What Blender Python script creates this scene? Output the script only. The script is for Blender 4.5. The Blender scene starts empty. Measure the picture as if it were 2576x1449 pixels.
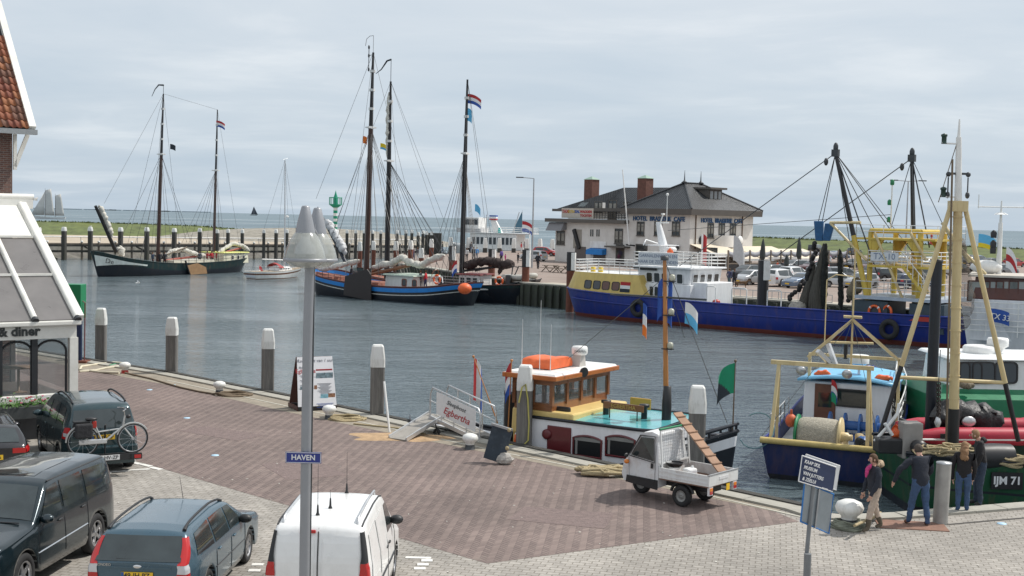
import bpy, bmesh, math, random
from mathutils import Vector, Matrix
random.seed(7)
R=math.radians; PI=math.pi
SC=bpy.context.scene
COL=SC.collection
# ---------------------------------------------------------------- camera
CAM_H=6.7; FPX=1250.0; KPX=1024/2576.0
PITCH=math.atan(70.6/FPX); ROLL=R(1.306)
cam=bpy.data.cameras.new('camera'); camo=bpy.data.objects.new('camera',cam); COL.objects.link(camo)
cam.sensor_width=36; cam.lens=36*FPX/1024; cam.clip_start=0.3; cam.clip_end=20000
camo.matrix_world=Matrix.Translation((0,0,CAM_H))@Matrix.Rotation(PI/2-PITCH,4,'X')@Matrix.Rotation(ROLL,4,'Z')
SC.camera=camo
# ---------------------------------------------------------------- world, sun, exposure
SUN_AZ=Vector((0.93,0.36,0)).normalized(); SUN_EL=R(53)
w=bpy.data.worlds.new('World'); SC.world=w; w.use_nodes=True
def _world():
 nt=w.node_tree; N=nt.nodes; L=nt.links; N.clear()
 out=N.new('ShaderNodeOutputWorld'); bg=N.new('ShaderNodeBackground'); bg.inputs[1].default_value=0.113
 sky=N.new('ShaderNodeTexSky'); sky.sky_type='NISHITA'; sky.sun_disc=False
 sky.sun_elevation=SUN_EL; sky.sun_rotation=math.atan2(SUN_AZ.x,SUN_AZ.y); sky.air_density=1.0; sky.dust_density=2.0
 tc=N.new('ShaderNodeTexCoord'); sep=N.new('ShaderNodeSeparateXYZ'); L.new(tc.outputs['Generated'],sep.inputs[0])
 mx=N.new('ShaderNodeMath'); mx.operation='MAXIMUM'; mx.inputs[1].default_value=0.0; L.new(sep.outputs[2],mx.inputs[0])
 ad=N.new('ShaderNodeMath'); ad.operation='ADD'; ad.inputs[1].default_value=0.10; L.new(mx.outputs[0],ad.inputs[0])
 cx=N.new('ShaderNodeCombineXYZ')
 for i in (0,1):
  d=N.new('ShaderNodeMath'); d.operation='DIVIDE'; L.new(sep.outputs[i],d.inputs[0]); L.new(ad.outputs[0],d.inputs[1]); L.new(d.outputs[0],cx.inputs[i])
 mp=N.new('ShaderNodeMapping'); mp.inputs['Scale'].default_value=(0.8,1.0,1); mp.inputs['Rotation'].default_value=(0,0,0.35); mp.inputs['Location'].default_value=(3.1,1.7,0); L.new(cx.outputs[0],mp.inputs[0])
 n=N.new('ShaderNodeTexNoise'); n.inputs['Scale'].default_value=1.0; n.inputs['Detail'].default_value=7; n.inputs['Roughness'].default_value=0.55; n.inputs['Distortion'].default_value=0.35
 L.new(mp.outputs[0],n.inputs['Vector'])
 r=N.new('ShaderNodeValToRGB'); e=r.color_ramp.elements
 e[0].position=0.34; e[0].color=(5.85,6.45,7.05,1); e[1].position=0.68; e[1].color=(7.8,8.0,8.2,1)
 m2=e.new(0.52); m2.color=(6.5,6.95,7.4,1)
 L.new(n.outputs['Fac'],r.inputs[0])
 mix=N.new('ShaderNodeMix'); mix.data_type='RGBA'; mix.inputs[0].default_value=0.9
 hz=N.new('ShaderNodeMapRange'); hz.inputs[1].default_value=0.0; hz.inputs[2].default_value=0.22; L.new(mx.outputs[0],hz.inputs[0])
 tint=N.new('ShaderNodeMix'); tint.data_type='RGBA'; tint.inputs[6].default_value=(0.78,0.86,0.93,1); tint.inputs[7].default_value=(1.03,1.03,1.03,1); L.new(hz.outputs[0],tint.inputs[0])
 mu=N.new('ShaderNodeMix'); mu.data_type='RGBA'; mu.blend_type='MULTIPLY'; mu.inputs[0].default_value=1; L.new(r.outputs[0],mu.inputs[6]); L.new(tint.outputs[2],mu.inputs[7])
 L.new(sky.outputs[0],mix.inputs[6]); L.new(mu.outputs[2],mix.inputs[7])
 L.new(mix.outputs[2],bg.inputs[0]); L.new(bg.outputs[0],out.inputs[0])
_world()
sl=bpy.data.lights.new('sun','SUN'); sl.energy=3.9; sl.angle=R(0.6); sl.color=(1.0,0.955,0.89)
so=bpy.data.objects.new('sun',sl); COL.objects.link(so)
sdir=Vector((SUN_AZ.x*math.cos(SUN_EL),SUN_AZ.y*math.cos(SUN_EL),math.sin(SUN_EL)))
so.rotation_euler=(-sdir).to_track_quat('-Z','Y').to_euler(); so.location=(60,20,80)
vs=SC.view_settings; vs.view_transform='Standard'; vs.look='None'; vs.exposure=0.0; vs.gamma=1; vs.use_curve_mapping=False
SC.render.engine='CYCLES'; SC.cycles.max_bounces=6; SC.cycles.transparent_max_bounces=8; SC.cycles.use_denoising=True
# ---------------------------------------------------------------- measuring: photo reading (2576 px wide) -> world metres
_cp,_sp=math.cos(PITCH),math.sin(PITCH); _cr,_sr=math.cos(ROLL),math.sin(ROLL)
_R=Vector((_cr,_sr*_sp,_sr*_cp)); _U=Vector((-_sr,_cr*_sp,_cr*_cp)); _F=Vector((0,_cp,-_sp))
def ray(u,v): return _F+_R*((u-1288)*KPX/FPX)-_U*((v-724.5)*KPX/FPX)
def G(u,v,z=0.0):
 d=ray(u,v); t=(z-CAM_H)/d.z; return Vector((d.x*t,d.y*t,z))
def PY(u,v,Y):
 d=ray(u,v); t=Y/d.y; return Vector((d.x*t,Y,CAM_H+d.z*t))
def PL(u,v,p0,n):
 "ray against the vertical plane through p0 with horizontal normal n"
 d=ray(u,v); n=Vector((n[0],n[1],0)); c=Vector((0,0,CAM_H)); t=(Vector((p0[0],p0[1],CAM_H))-c).dot(n)/d.dot(n); return c+d*t
WZ=-1.3; FZ=0.7
# ---------------------------------------------------------------- materials
MATS={}
def mat(name,col,rough=0.6,metal=0.0,var=0.12,scale=4.0,bump=0.0,bscale=None,coat=0.0,spec=0.5,stretch=None,dirt=None,dscale=1.2,damt=0.5,alpha=1.0,trans=0.0,emit=None):
 if name in MATS: return MATS[name]
 m=bpy.data.materials.new(name); m.use_nodes=True; nt=m.node_tree; N=nt.nodes; L=nt.links
 b=N['Principled BSDF']; b.inputs['Roughness'].default_value=rough; b.inputs['Metallic'].default_value=metal
 b.inputs['Specular IOR Level'].default_value=spec; b.inputs['Coat Weight'].default_value=coat; b.inputs['Coat Roughness'].default_value=0.05
 b.inputs['Alpha'].default_value=alpha; b.inputs['Transmission Weight'].default_value=trans
 tc=N.new('ShaderNodeTexCoord'); vec=tc.outputs['Object']
 if stretch:
  mp=N.new('ShaderNodeMapping'); mp.inputs['Scale'].default_value=stretch; L.new(vec,mp.inputs[0]); vec=mp.outputs[0]
 c4=tuple(col)+(1,)
 if var>0:
  n=N.new('ShaderNodeTexNoise'); n.inputs['Scale'].default_value=scale; n.inputs['Detail'].default_value=5; n.inputs['Roughness'].default_value=0.6; L.new(vec,n.inputs['Vector'])
  r=N.new('ShaderNodeMapRange'); r.inputs[1].default_value=0.25; r.inputs[2].default_value=0.75; r.inputs[3].default_value=1-var; r.inputs[4].default_value=1+var; L.new(n.outputs['Fac'],r.inputs[0])
  mm=N.new('ShaderNodeMix'); mm.data_type='RGBA'; mm.blend_type='MULTIPLY'; mm.inputs[0].default_value=1; mm.inputs[6].default_value=c4; L.new(r.outputs[0],mm.inputs[7]); src=mm.outputs[2]
  if dirt:
   n2=N.new('ShaderNodeTexNoise'); n2.inputs['Scale'].default_value=dscale; n2.inputs['Detail'].default_value=6; n2.inputs['Roughness'].default_value=0.7; L.new(vec,n2.inputs['Vector'])
   r2=N.new('ShaderNodeMapRange'); r2.inputs[1].default_value=0.5; r2.inputs[2].default_value=0.72; r2.inputs[3].default_value=0; r2.inputs[4].default_value=damt; L.new(n2.outputs['Fac'],r2.inputs[0])
   m3=N.new('ShaderNodeMix'); m3.data_type='RGBA'; L.new(r2.outputs[0],m3.inputs[0]); L.new(src,m3.inputs[6]); m3.inputs[7].default_value=tuple(dirt)+(1,); src=m3.outputs[2]
  L.new(src,b.inputs['Base Color'])
  if rough>0.2:
   r4=N.new('ShaderNodeMapRange'); r4.inputs[3].default_value=max(0.05,rough-0.1); r4.inputs[4].default_value=min(1,rough+0.1); L.new(n.outputs['Fac'],r4.inputs[0]); L.new(r4.outputs[0],b.inputs['Roughness'])
 else: b.inputs['Base Color'].default_value=c4
 if bump>0:
  n3=N.new('ShaderNodeTexNoise'); n3.inputs['Scale'].default_value=bscale or scale*3; n3.inputs['Detail'].default_value=6; L.new(vec,n3.inputs['Vector'])
  bp=N.new('ShaderNodeBump'); bp.inputs['Strength'].default_value=bump; bp.inputs['Distance'].default_value=0.05; L.new(n3.outputs['Fac'],bp.inputs['Height']); L.new(bp.outputs[0],b.inputs['Normal'])
 if emit: b.inputs['Emission Color'].default_value=tuple(emit)+(1,); b.inputs['Emission Strength'].default_value=1
 MATS[name]=m; return m
def paint(name,col,**k):
 d=dict(rough=0.42,var=0.12,scale=2.5,dirt=(0.17,0.09,0.05),dscale=2.4,damt=0.3,stretch=(1,1,0.3)); d.update(k); return mat(name,col,**d)
white=paint('white_paint',(0.78,0.78,0.76)); white2=paint('worn_white_paint',(0.70,0.71,0.70),damt=0.45)
black=mat('black_paint',(0.018,0.018,0.02),0.45,var=0.2); rubber=mat('black_rubber',(0.022,0.022,0.023),0.8,var=0.2)
steel=mat('galvanised_steel',(0.42,0.43,0.44),0.45,0.6,var=0.15); dsteel=mat('dark_steel',(0.07,0.075,0.08),0.5,0.5,var=0.2)
cream=paint('cream_mast_paint',(0.62,0.50,0.27),dirt=(0.3,0.16,0.06),damt=0.45,dscale=3)
yellow=paint('yellow_paint',(0.62,0.45,0.08),dirt=(0.25,0.12,0.04),damt=0.55)
hullblue=paint('blue_hull_paint',(0.013,0.032,0.225),rough=0.4,damt=0.3); bootred=paint('red_boot_paint',(0.17,0.04,0.03),rough=0.6)
hullblack=paint('black_hull_paint',(0.012,0.016,0.024),rough=0.35,damt=0.1); hullgreen=paint('dark_green_hull_paint',(0.010,0.032,0.034),rough=0.4,damt=0.35)
glass=mat('dark_window_glass',(0.02,0.026,0.03),0.06,var=0.0,spec=0.6,coat=0.3)
pane=mat('clear_pane_glass',(0.22,0.27,0.28),0.04,var=0.0,spec=0.5,alpha=0.2)
dullglass=mat('dull_cabin_glass',(0.016,0.018,0.02),0.35,var=0.0,spec=0.25)
glow=mat('cabin_interior',(0.05,0.04,0.03),0.8)
red=paint('signal_red_paint',(0.42,0.03,0.02),damt=0.1); orange=mat('orange_plastic',(0.75,0.13,0.03),0.5,var=0.12,scale=8)
blue=paint('mid_blue_paint',(0.02,0.10,0.32),damt=0.1); skyb=paint('light_blue_paint',(0.18,0.48,0.72),damt=0.1); green=paint('harbour_green_paint',(0.01,0.20,0.08),damt=0.15)
rope=mat('sisal_rope',(0.42,0.34,0.20),0.9,var=0.3,scale=40,bump=0.5,bscale=120); rope2=mat('dark_rope',(0.16,0.12,0.08),0.9,var=0.3,scale=40)
rigm=mat('rigging_line',(0.10,0.10,0.10),0.8,var=0.0); rigl=mat('pale_rigging_line',(0.38,0.37,0.35),0.8,var=0.0)
mastm=mat('varnished_mast_wood',(0.05,0.022,0.016),0.4,var=0.25,scale=3,stretch=(6,6,0.6)); mastb=mat('black_mast_tar',(0.014,0.014,0.016),0.45,var=0.2)
wood=mat('varnished_wood',(0.21,0.085,0.033),0.35,var=0.25,scale=3,stretch=(1,8,8),coat=0.4); oldwood=mat('weathered_timber',(0.20,0.165,0.13),0.85,var=0.3,scale=3,stretch=(7,7,0.5),bump=0.4)
pilewood=mat('greenheart_pile_timber',(0.175,0.165,0.155),0.85,var=0.35,scale=2.2,stretch=(7,7,0.4),bump=0.6,bscale=6,dirt=(0.05,0.055,0.035),damt=0.7,dscale=1.5)
darkpile=mat('tarred_pile_timber',(0.055,0.052,0.048),0.8,var=0.35,scale=2,stretch=(7,7,0.4),bump=0.5,dirt=(0.06,0.07,0.03),damt=0.6)
rustpile=mat('rusty_tube_pile',(0.15,0.05,0.03),0.8,var=0.3,scale=3,bump=0.2)
sailw=mat('furled_canvas',(0.58,0.56,0.50),0.9,var=0.2,scale=6,bump=0.6,bscale=4); sailb=mat('brown_canvas',(0.045,0.032,0.03),0.9,var=0.3,scale=5,bump=0.6,bscale=4)
deckw=mat('red_brown_deck',(0.26,0.10,0.065),0.75,var=0.25,scale=3); teak=mat('grey_teak_deck',(0.30,0.24,0.17),0.8,var=0.2,scale=4,stretch=(1,10,1))
netm=mat('fishing_net',(0.20,0.17,0.12),0.95,var=0.4,scale=14,bump=0.8,bscale=30)
aluf=mat('anodised_aluminium',(0.62,0.63,0.64),0.35,0.7,var=0.08)
skin_m=mat('skin',(0.55,0.32,0.24),0.55,var=0.08,scale=20)
# ---------------------------------------------------------------- mesh builder
class MB:
 def __init__(s): s.v=[]; s.f=[]; s.m=[]; s.s=[]
 def add(s,vs,fs,mi=0,sm=False):
  o=len(s.v); s.v+= [tuple(p) for p in vs]; s.f+=[tuple(i+o for i in f) for f in fs]; s.m+=[mi]*len(fs); s.s+=[sm]*len(fs); return s
 def box(s,c,d,rz=0,mi=0,tilt=None):
  x,y,z=d[0]/2,d[1]/2,d[2]/2; vs=[Vector((a*x,b*y,e*z)) for e in (-1,1) for b in (-1,1) for a in (-1,1)]
  M=Matrix.Rotation(rz,3,'Z')
  if tilt is not None: M=M@tilt
  c=Vector(c); vs=[M@v+c for v in vs]
  return s.add(vs,[(0,2,3,1),(4,5,7,6),(0,1,5,4),(2,6,7,3),(0,4,6,2),(1,3,7,5)],mi)
 def hexa(s,b,t,mi=0):
  n=len(b); return s.add(list(b)+list(t),[tuple(range(n-1,-1,-1)),tuple(range(n,2*n))]+[(i,(i+1)%n,n+(i+1)%n,n+i) for i in range(n)],mi)
 def beam(s,a,b,w,h,mi=0):
  a,b=Vector(a),Vector(b); d=(b-a).normalized(); up=Vector((0,0,1)) if abs(d.z)<0.98 else Vector((1,0,0))
  sx=d.cross(up).normalized()*w/2; sy=sx.cross(d).normalized()*h/2
  return s.hexa([a-sx-sy,a+sx-sy,a+sx+sy,a-sx+sy],[b-sx-sy,b+sx-sy,b+sx+sy,b-sx+sy],mi)
 def tube(s,a,b,r0,r1=None,n=8,mi=0,cap=True):
  if r1 is None: r1=r0
  return s.path([a,b],[r0,r1],n,mi,cap)
 def path(s,pts,r,n=6,mi=0,cap=True,closed=False):
  pts=[Vector(p) for p in pts]; k=len(pts); rs=r if isinstance(r,(list,tuple)) else [r]*k
  vs=[]; fs=[]; ref=None
  for i,p in enumerate(pts):
   if closed: d=pts[(i+1)%k]-pts[i-1]
   else: d=pts[min(i+1,k-1)]-pts[max(i-1,0)]
   d=d.normalized() if d.length>1e-9 else Vector((0,0,1))
   if ref is None:
    ref=Vector((0,0,1)) if abs(d.z)<0.9 else Vector((1,0,0))
   x=(ref-d*ref.dot(d)); x=x.normalized() if x.length>1e-6 else d.orthogonal().normalized(); y=d.cross(x); ref=x
   for j in range(n):
    a=2*PI*j/n; vs.append(p+(x*math.cos(a)+y*math.sin(a))*rs[i])
  for i in range(k if closed else k-1):
   i2=(i+1)%k
   for j in range(n): fs.append((i*n+j,i*n+(j+1)%n,i2*n+(j+1)%n,i2*n+j))
  s.add(vs,fs,mi,n>5)
  if cap and not closed: s.add(vs[:n],[tuple(range(n-1,-1,-1))],mi); s.add(vs[-n:],[tuple(range(n))],mi)
  return s
 def lathe(s,prof,c=(0,0,0),n=16,mi=0,axis=None,sm=True,cap=True):
  c=Vector(c); M=Matrix.Identity(3) if axis is None else Vector((0,0,1)).rotation_difference(Vector(axis)).to_matrix()
  vs=[];fs=[]
  for r,z in prof:
   for j in range(n):
    a=2*PI*j/n; vs.append(M@Vector((r*math.cos(a),r*math.sin(a),z))+c)
  for i in range(len(prof)-1):
   for j in range(n): fs.append((i*n+j,i*n+(j+1)%n,(i+1)*n+(j+1)%n,(i+1)*n+j))
  s.add(vs,fs,mi,sm)
  if cap and prof[0][0]>1e-6: s.add(vs[:n],[tuple(range(n-1,-1,-1))],mi)
  if cap and prof[-1][0]>1e-6: s.add(vs[-n:],[tuple(range(n))],mi)
  return s
 def ell(s,c,r,n=12,k=7,mi=0):
  if not isinstance(r,(list,tuple)): r=(r,r,r)
  c=Vector(c); vs=[];fs=[]
  for i in range(k+1):
   t=PI*i/k
   for j in range(n):
    a=2*PI*j/n; vs.append((c.x+r[0]*math.sin(t)*math.cos(a),c.y+r[1]*math.sin(t)*math.sin(a),c.z-r[2]*math.cos(t)))
  for i in range(k):
   for j in range(n): fs.append((i*n+j,i*n+(j+1)%n,(i+1)*n+(j+1)%n,(i+1)*n+j))
  return s.add(vs,fs,mi,True)
 def grid(s,rows,mi=0,sm=True,closed=False):
  n=len(rows[0]); vs=[p for r in rows for p in r]; fs=[]
  for i in range(len(rows)-1):
   for j in range(n if closed else n-1): fs.append((i*n+j,i*n+(j+1)%n,(i+1)*n+(j+1)%n,(i+1)*n+j))
  return s.add(vs,fs,mi,sm)
 def torus(s,c,R0,r,axis=(0,0,1),n=20,k=8,mi=0):
  M=Vector((0,0,1)).rotation_difference(Vector(axis)).to_matrix(); c=Vector(c)
  return s.path([c+M@Vector((R0*math.cos(2*PI*i/n),R0*math.sin(2*PI*i/n),0)) for i in range(n)],r,k,mi,False,True)
 def mesh(s,name,mats):
  me=bpy.data.meshes.new(name); me.from_pydata(s.v,[],s.f)
  for m in (mats if isinstance(mats,(list,tuple)) else [mats]): me.materials.append(m)
  if s.f:
   me.polygons.foreach_set('material_index',s.m); me.polygons.foreach_set('use_smooth',s.s)
  me.update(); return me
 def build(s,name,mats,parent=None,loc=None,rot=None,bevel=0):
  o=bpy.data.objects.new(name,s.mesh(name,mats)); COL.objects.link(o); o.parent=parent
  if loc is not None: o.location=loc
  if rot is not None: o.rotation_euler=rot
  if bevel:
   b=o.modifiers.new('bevel','BEVEL'); b.width=bevel; b.segments=2; b.limit_method='ANGLE'
  return o
def tag(o,label=None,cat=None,group=None,kind=None):
 if label: o['label']=label
 if cat: o['category']=cat
 if group: o['group']=group
 if kind: o['kind']=kind
 return o
def thing(name,label,cat,loc=(0,0,0),rz=0.0,group=None):
 o=bpy.data.objects.new(name,None); COL.objects.link(o); o.location=loc; o.rotation_euler=(0,0,rz); o.empty_display_size=0.3
 return tag(o,label,cat,group)
def copy_tree(o,parent=None):
 c=o.copy(); COL.objects.link(c); c.parent=parent
 for ch in list(o.children): copy_tree(ch,c)
 return c
def text(name,s,size,m,parent,loc,xdir,ydir,ext=0.004,align='CENTER',bold=0.0,shear=0.0):
 "lettering as thin mesh; xdir = reading direction, ydir = up of the letters"
 cu=bpy.data.curves.new(name,'FONT'); cu.body=s; cu.size=size; cu.extrude=ext; cu.align_x=align; cu.align_y='CENTER'; cu.offset=bold; cu.shear=shear; cu.resolution_u=2
 t=bpy.data.objects.new(name,cu); COL.objects.link(t)
 dg=bpy.context.evaluated_depsgraph_get(); me=bpy.data.meshes.new_from_object(t.evaluated_get(dg)); bpy.data.objects.remove(t)
 me.materials.clear(); me.materials.append(m)
 x=Vector(xdir).normalized(); y=Vector(ydir); y=(y-x*x.dot(y)).normalized(); z=x.cross(y)
 M=Matrix((x,y,z)).transposed().to_4x4(); M.translation=Vector(loc)
 o=bpy.data.objects.new(name,me); COL.objects.link(o); o.parent=parent; o.matrix_local=M; return o
def lerp(a,b,t): return a+(b-a)*t
def interp(tab,x):
 if x<=tab[0][0]: return tab[0][1]
 for (a,b),(c,d) in zip(tab,tab[1:]):
  if x<=c: return b+(d-b)*(x-a)/(c-a) if c>a else d
 return tab[-1][1]
def flagmesh(w,h,bands,vertical=False,droop=0.25,wave=0.06,nx=10,ny=6,ph=0.0,diag=None):
 "waving cloth: hoist along z at x=0; bands = material index per stripe"
 mb=MB(); rows=[]
 for j in range(ny+1):
  r=[]
  for i in range(nx+1):
   fx=i/nx; fy=j/ny
   x=fx*w*(1-0.12*fx); z=-(1-fy)*h-droop*w*fx*fx; y=wave*w*math.sin(fx*6+ph+fy*1.2)*fx
   r.append((x,y,z))
  rows.append(r)
 mb.grid(rows)
 for q in range(len(mb.f)):
  j,i=divmod(q,nx)
  t=(i+0.5)/nx if vertical else 1-(j+0.5)/ny
  if diag: t=((i+0.5)/nx+1-(j+0.5)/ny)/2
  mb.m[q]=bands[min(len(bands)-1,int(t*len(bands)))]
 for k in range(len(mb.m)): pass
 return mb
# ================================================================ SETTING
def node_mat(name):
 m=bpy.data.materials.new(name); m.use_nodes=True; nt=m.node_tree; return m,nt.nodes,nt.links,nt.nodes['Principled BSDF']
def mnode(N,L,op,a,b=None,c=None):
 n=N.new('ShaderNodeMath'); n.operation=op
 for i,x in enumerate((a,b,c)):
  if x is None: continue
  if isinstance(x,(int,float)): n.inputs[i].default_value=x
  else: L.new(x,n.inputs[i])
 return n.outputs[0]
def mrange(N,L,x,a,b,c,d):
 n=N.new('ShaderNodeMapRange'); n.inputs[1].default_value=a; n.inputs[2].default_value=b; n.inputs[3].default_value=c; n.inputs[4].default_value=d; L.new(x,n.inputs[0]); return n.outputs[0]
def mixc(N,L,f,a,b,mode='MIX'):
 n=N.new('ShaderNodeMix'); n.data_type='RGBA'; n.blend_type=mode
 for i,x in ((0,f),(6,a),(7,b)):
  if isinstance(x,(int,float)): n.inputs[i].default_value=x
  elif isinstance(x,tuple): n.inputs[i].default_value=x+(1,)
  else: L.new(x,n.inputs[i])
 return n.outputs[2]
def noise(N,L,v,s,d=5,r=0.6,out='Fac'):
 n=N.new('ShaderNodeTexNoise'); n.inputs['Scale'].default_value=s; n.inputs['Detail'].default_value=d; n.inputs['Roughness'].default_value=r; L.new(v,n.inputs['Vector']); return n.outputs[out]
def mapping(N,L,v,scale=(1,1,1),rz=0.0):
 m=N.new('ShaderNodeMapping'); m.inputs['Scale'].default_value=scale; m.inputs['Rotation'].default_value=(0,0,rz); L.new(v,m.inputs[0]); return m.outputs[0]
# ---- water
def water_mat():
 m,N,L,b=node_mat('harbour_water'); tc=N.new('ShaderNodeTexCoord'); P=tc.outputs['Object']
 big=noise(N,L,mapping(N,L,P,(0.02,0.05,0.05),0.4),1.0,3)
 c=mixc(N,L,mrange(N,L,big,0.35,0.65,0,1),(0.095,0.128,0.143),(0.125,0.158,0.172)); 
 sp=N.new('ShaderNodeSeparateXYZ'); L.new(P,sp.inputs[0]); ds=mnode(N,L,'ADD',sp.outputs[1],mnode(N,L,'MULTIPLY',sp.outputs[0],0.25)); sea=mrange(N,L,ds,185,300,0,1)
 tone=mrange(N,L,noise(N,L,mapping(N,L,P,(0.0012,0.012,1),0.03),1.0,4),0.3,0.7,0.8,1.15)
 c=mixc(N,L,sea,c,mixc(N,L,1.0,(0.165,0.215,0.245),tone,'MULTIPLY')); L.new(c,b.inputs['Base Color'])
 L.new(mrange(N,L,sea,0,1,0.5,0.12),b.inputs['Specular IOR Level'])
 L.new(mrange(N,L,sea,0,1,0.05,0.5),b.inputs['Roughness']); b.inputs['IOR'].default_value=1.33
 h1=noise(N,L,mapping(N,L,P,(0.8,2.2,1.0),0.25),1.6,3,0.6); h2=noise(N,L,mapping(N,L,P,(0.25,0.6,1.0),-0.2),1.0,2)
 patch=mrange(N,L,noise(N,L,mapping(N,L,P,(0.03,0.07,1),0.5),1.0,3),0.35,0.65,0.25,1.15)
 h=mnode(N,L,'MULTIPLY',mnode(N,L,'ADD',mnode(N,L,'MULTIPLY',h1,0.8),mnode(N,L,'MULTIPLY',h2,0.8)),patch)
 bp=N.new('ShaderNodeBump'); bp.inputs['Strength'].default_value=0.85; bp.inputs['Distance'].default_value=0.30; L.new(h,bp.inputs['Height']); L.new(bp.outputs[0],b.inputs['Normal'])
 return m
mb=MB(); nr=96
rad=[0,40,120,300,900,2500,5031]
rows=[[(r*math.cos(2*PI*j/nr),r*math.sin(2*PI*j/nr),0) for j in range(nr)] for r in rad[1:]]
mb.grid(rows,sm=False,closed=True); mb.add(rows[0],[tuple(range(nr))])
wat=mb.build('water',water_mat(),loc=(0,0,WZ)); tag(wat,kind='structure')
# wave crests and wakes out at sea: slim foam streaks lying on the water
foam=mat('sea_foam',(0.62,0.68,0.70),0.6,var=0.25,scale=0.3)
fm=MB(); rs=random.Random(3)
def streak(p,L0,w0,ang):
 n=14; pts=[]
 for i in range(n+1):
  t=i/n; ww=w0*math.sin(PI*t)**0.7*rs.uniform(0.5,1.2)
  c=Vector((p.x+(t-0.5)*L0*math.cos(ang),p.y+(t-0.5)*L0*math.sin(ang)+rs.uniform(-1,1)*w0*0.4,0)); pts.append((c+Vector((0,ww,0)),c-Vector((0,ww,0))))
 fm.grid([[a for a,_ in pts],[b for _,b in pts]],sm=False)
for u,v,L0,w0 in ((560,552,190,9),(700,563,110,5),(430,557,90,4),(900,560,150,6),(1160,574,190,7),(1020,574,120,4),(1390,580,160,5),(2000,593,120,5),(1960,602,60,2),(2150,590,100,4),(130,540,170,7),(250,548,80,4),(330,540,150,6),(1250,588,60,2.0),(1420,596,50,1.6),(620,577,60,3),(2480,600,80,3),(1330,572,110,4)):
 streak(G(u,v,WZ),L0,w0,rs.uniform(-0.05,0.05))
tag(fm.build('sea_foam',foam,loc=(0,0,WZ+0.02)),'pale foam streaks of wakes out on the sea','foam',kind='stuff')
# ---- paving materials
def grey_paving():
 m,N,L,b=node_mat('grey_clinker_paving'); tc=N.new('ShaderNodeTexCoord'); P=tc.outputs['Object']
 br=N.new('ShaderNodeTexBrick'); L.new(mapping(N,L,P,(1,1,1),R(12)),br.inputs['Vector']); br.inputs['Scale'].default_value=1.0
 br.inputs['Brick Width'].default_value=0.24; br.inputs['Row Height'].default_value=0.16; br.inputs['Mortar Size'].default_value=0.012; br.inputs['Mortar Smooth'].default_value=0.3; br.inputs['Bias'].default_value=0.1
 br.inputs['Color1'].default_value=(0.37,0.345,0.31,1); br.inputs['Color2'].default_value=(0.30,0.278,0.25,1); br.inputs['Mortar'].default_value=(0.20,0.18,0.15,1)
 n1=mrange(N,L,noise(N,L,P,0.32,7,0.7),0.3,0.7,0.70,1.20); n2=mrange(N,L,noise(N,L,P,9,4),0.3,0.7,0.85,1.15)
 c=mixc(N,L,1.0,mixc(N,L,1.0,br.outputs['Color'],n1,'MULTIPLY'),n2,'MULTIPLY'); c=mixc(N,L,mrange(N,L,noise(N,L,P,0.9,4,0.6),0.64,0.76,0,0.45),c,(0.11,0.10,0.09)); L.new(c,b.inputs['Base Color'])
 b.inputs['Roughness'].default_value=0.85
 bp=N.new('ShaderNodeBump'); bp.inputs['Strength'].default_value=0.6; bp.inputs['Distance'].default_value=0.02; L.new(mnode(N,L,'SUBTRACT',n2,br.outputs['Fac']),bp.inputs['Height']); L.new(bp.outputs[0],b.inputs['Normal'])
 return m
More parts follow.
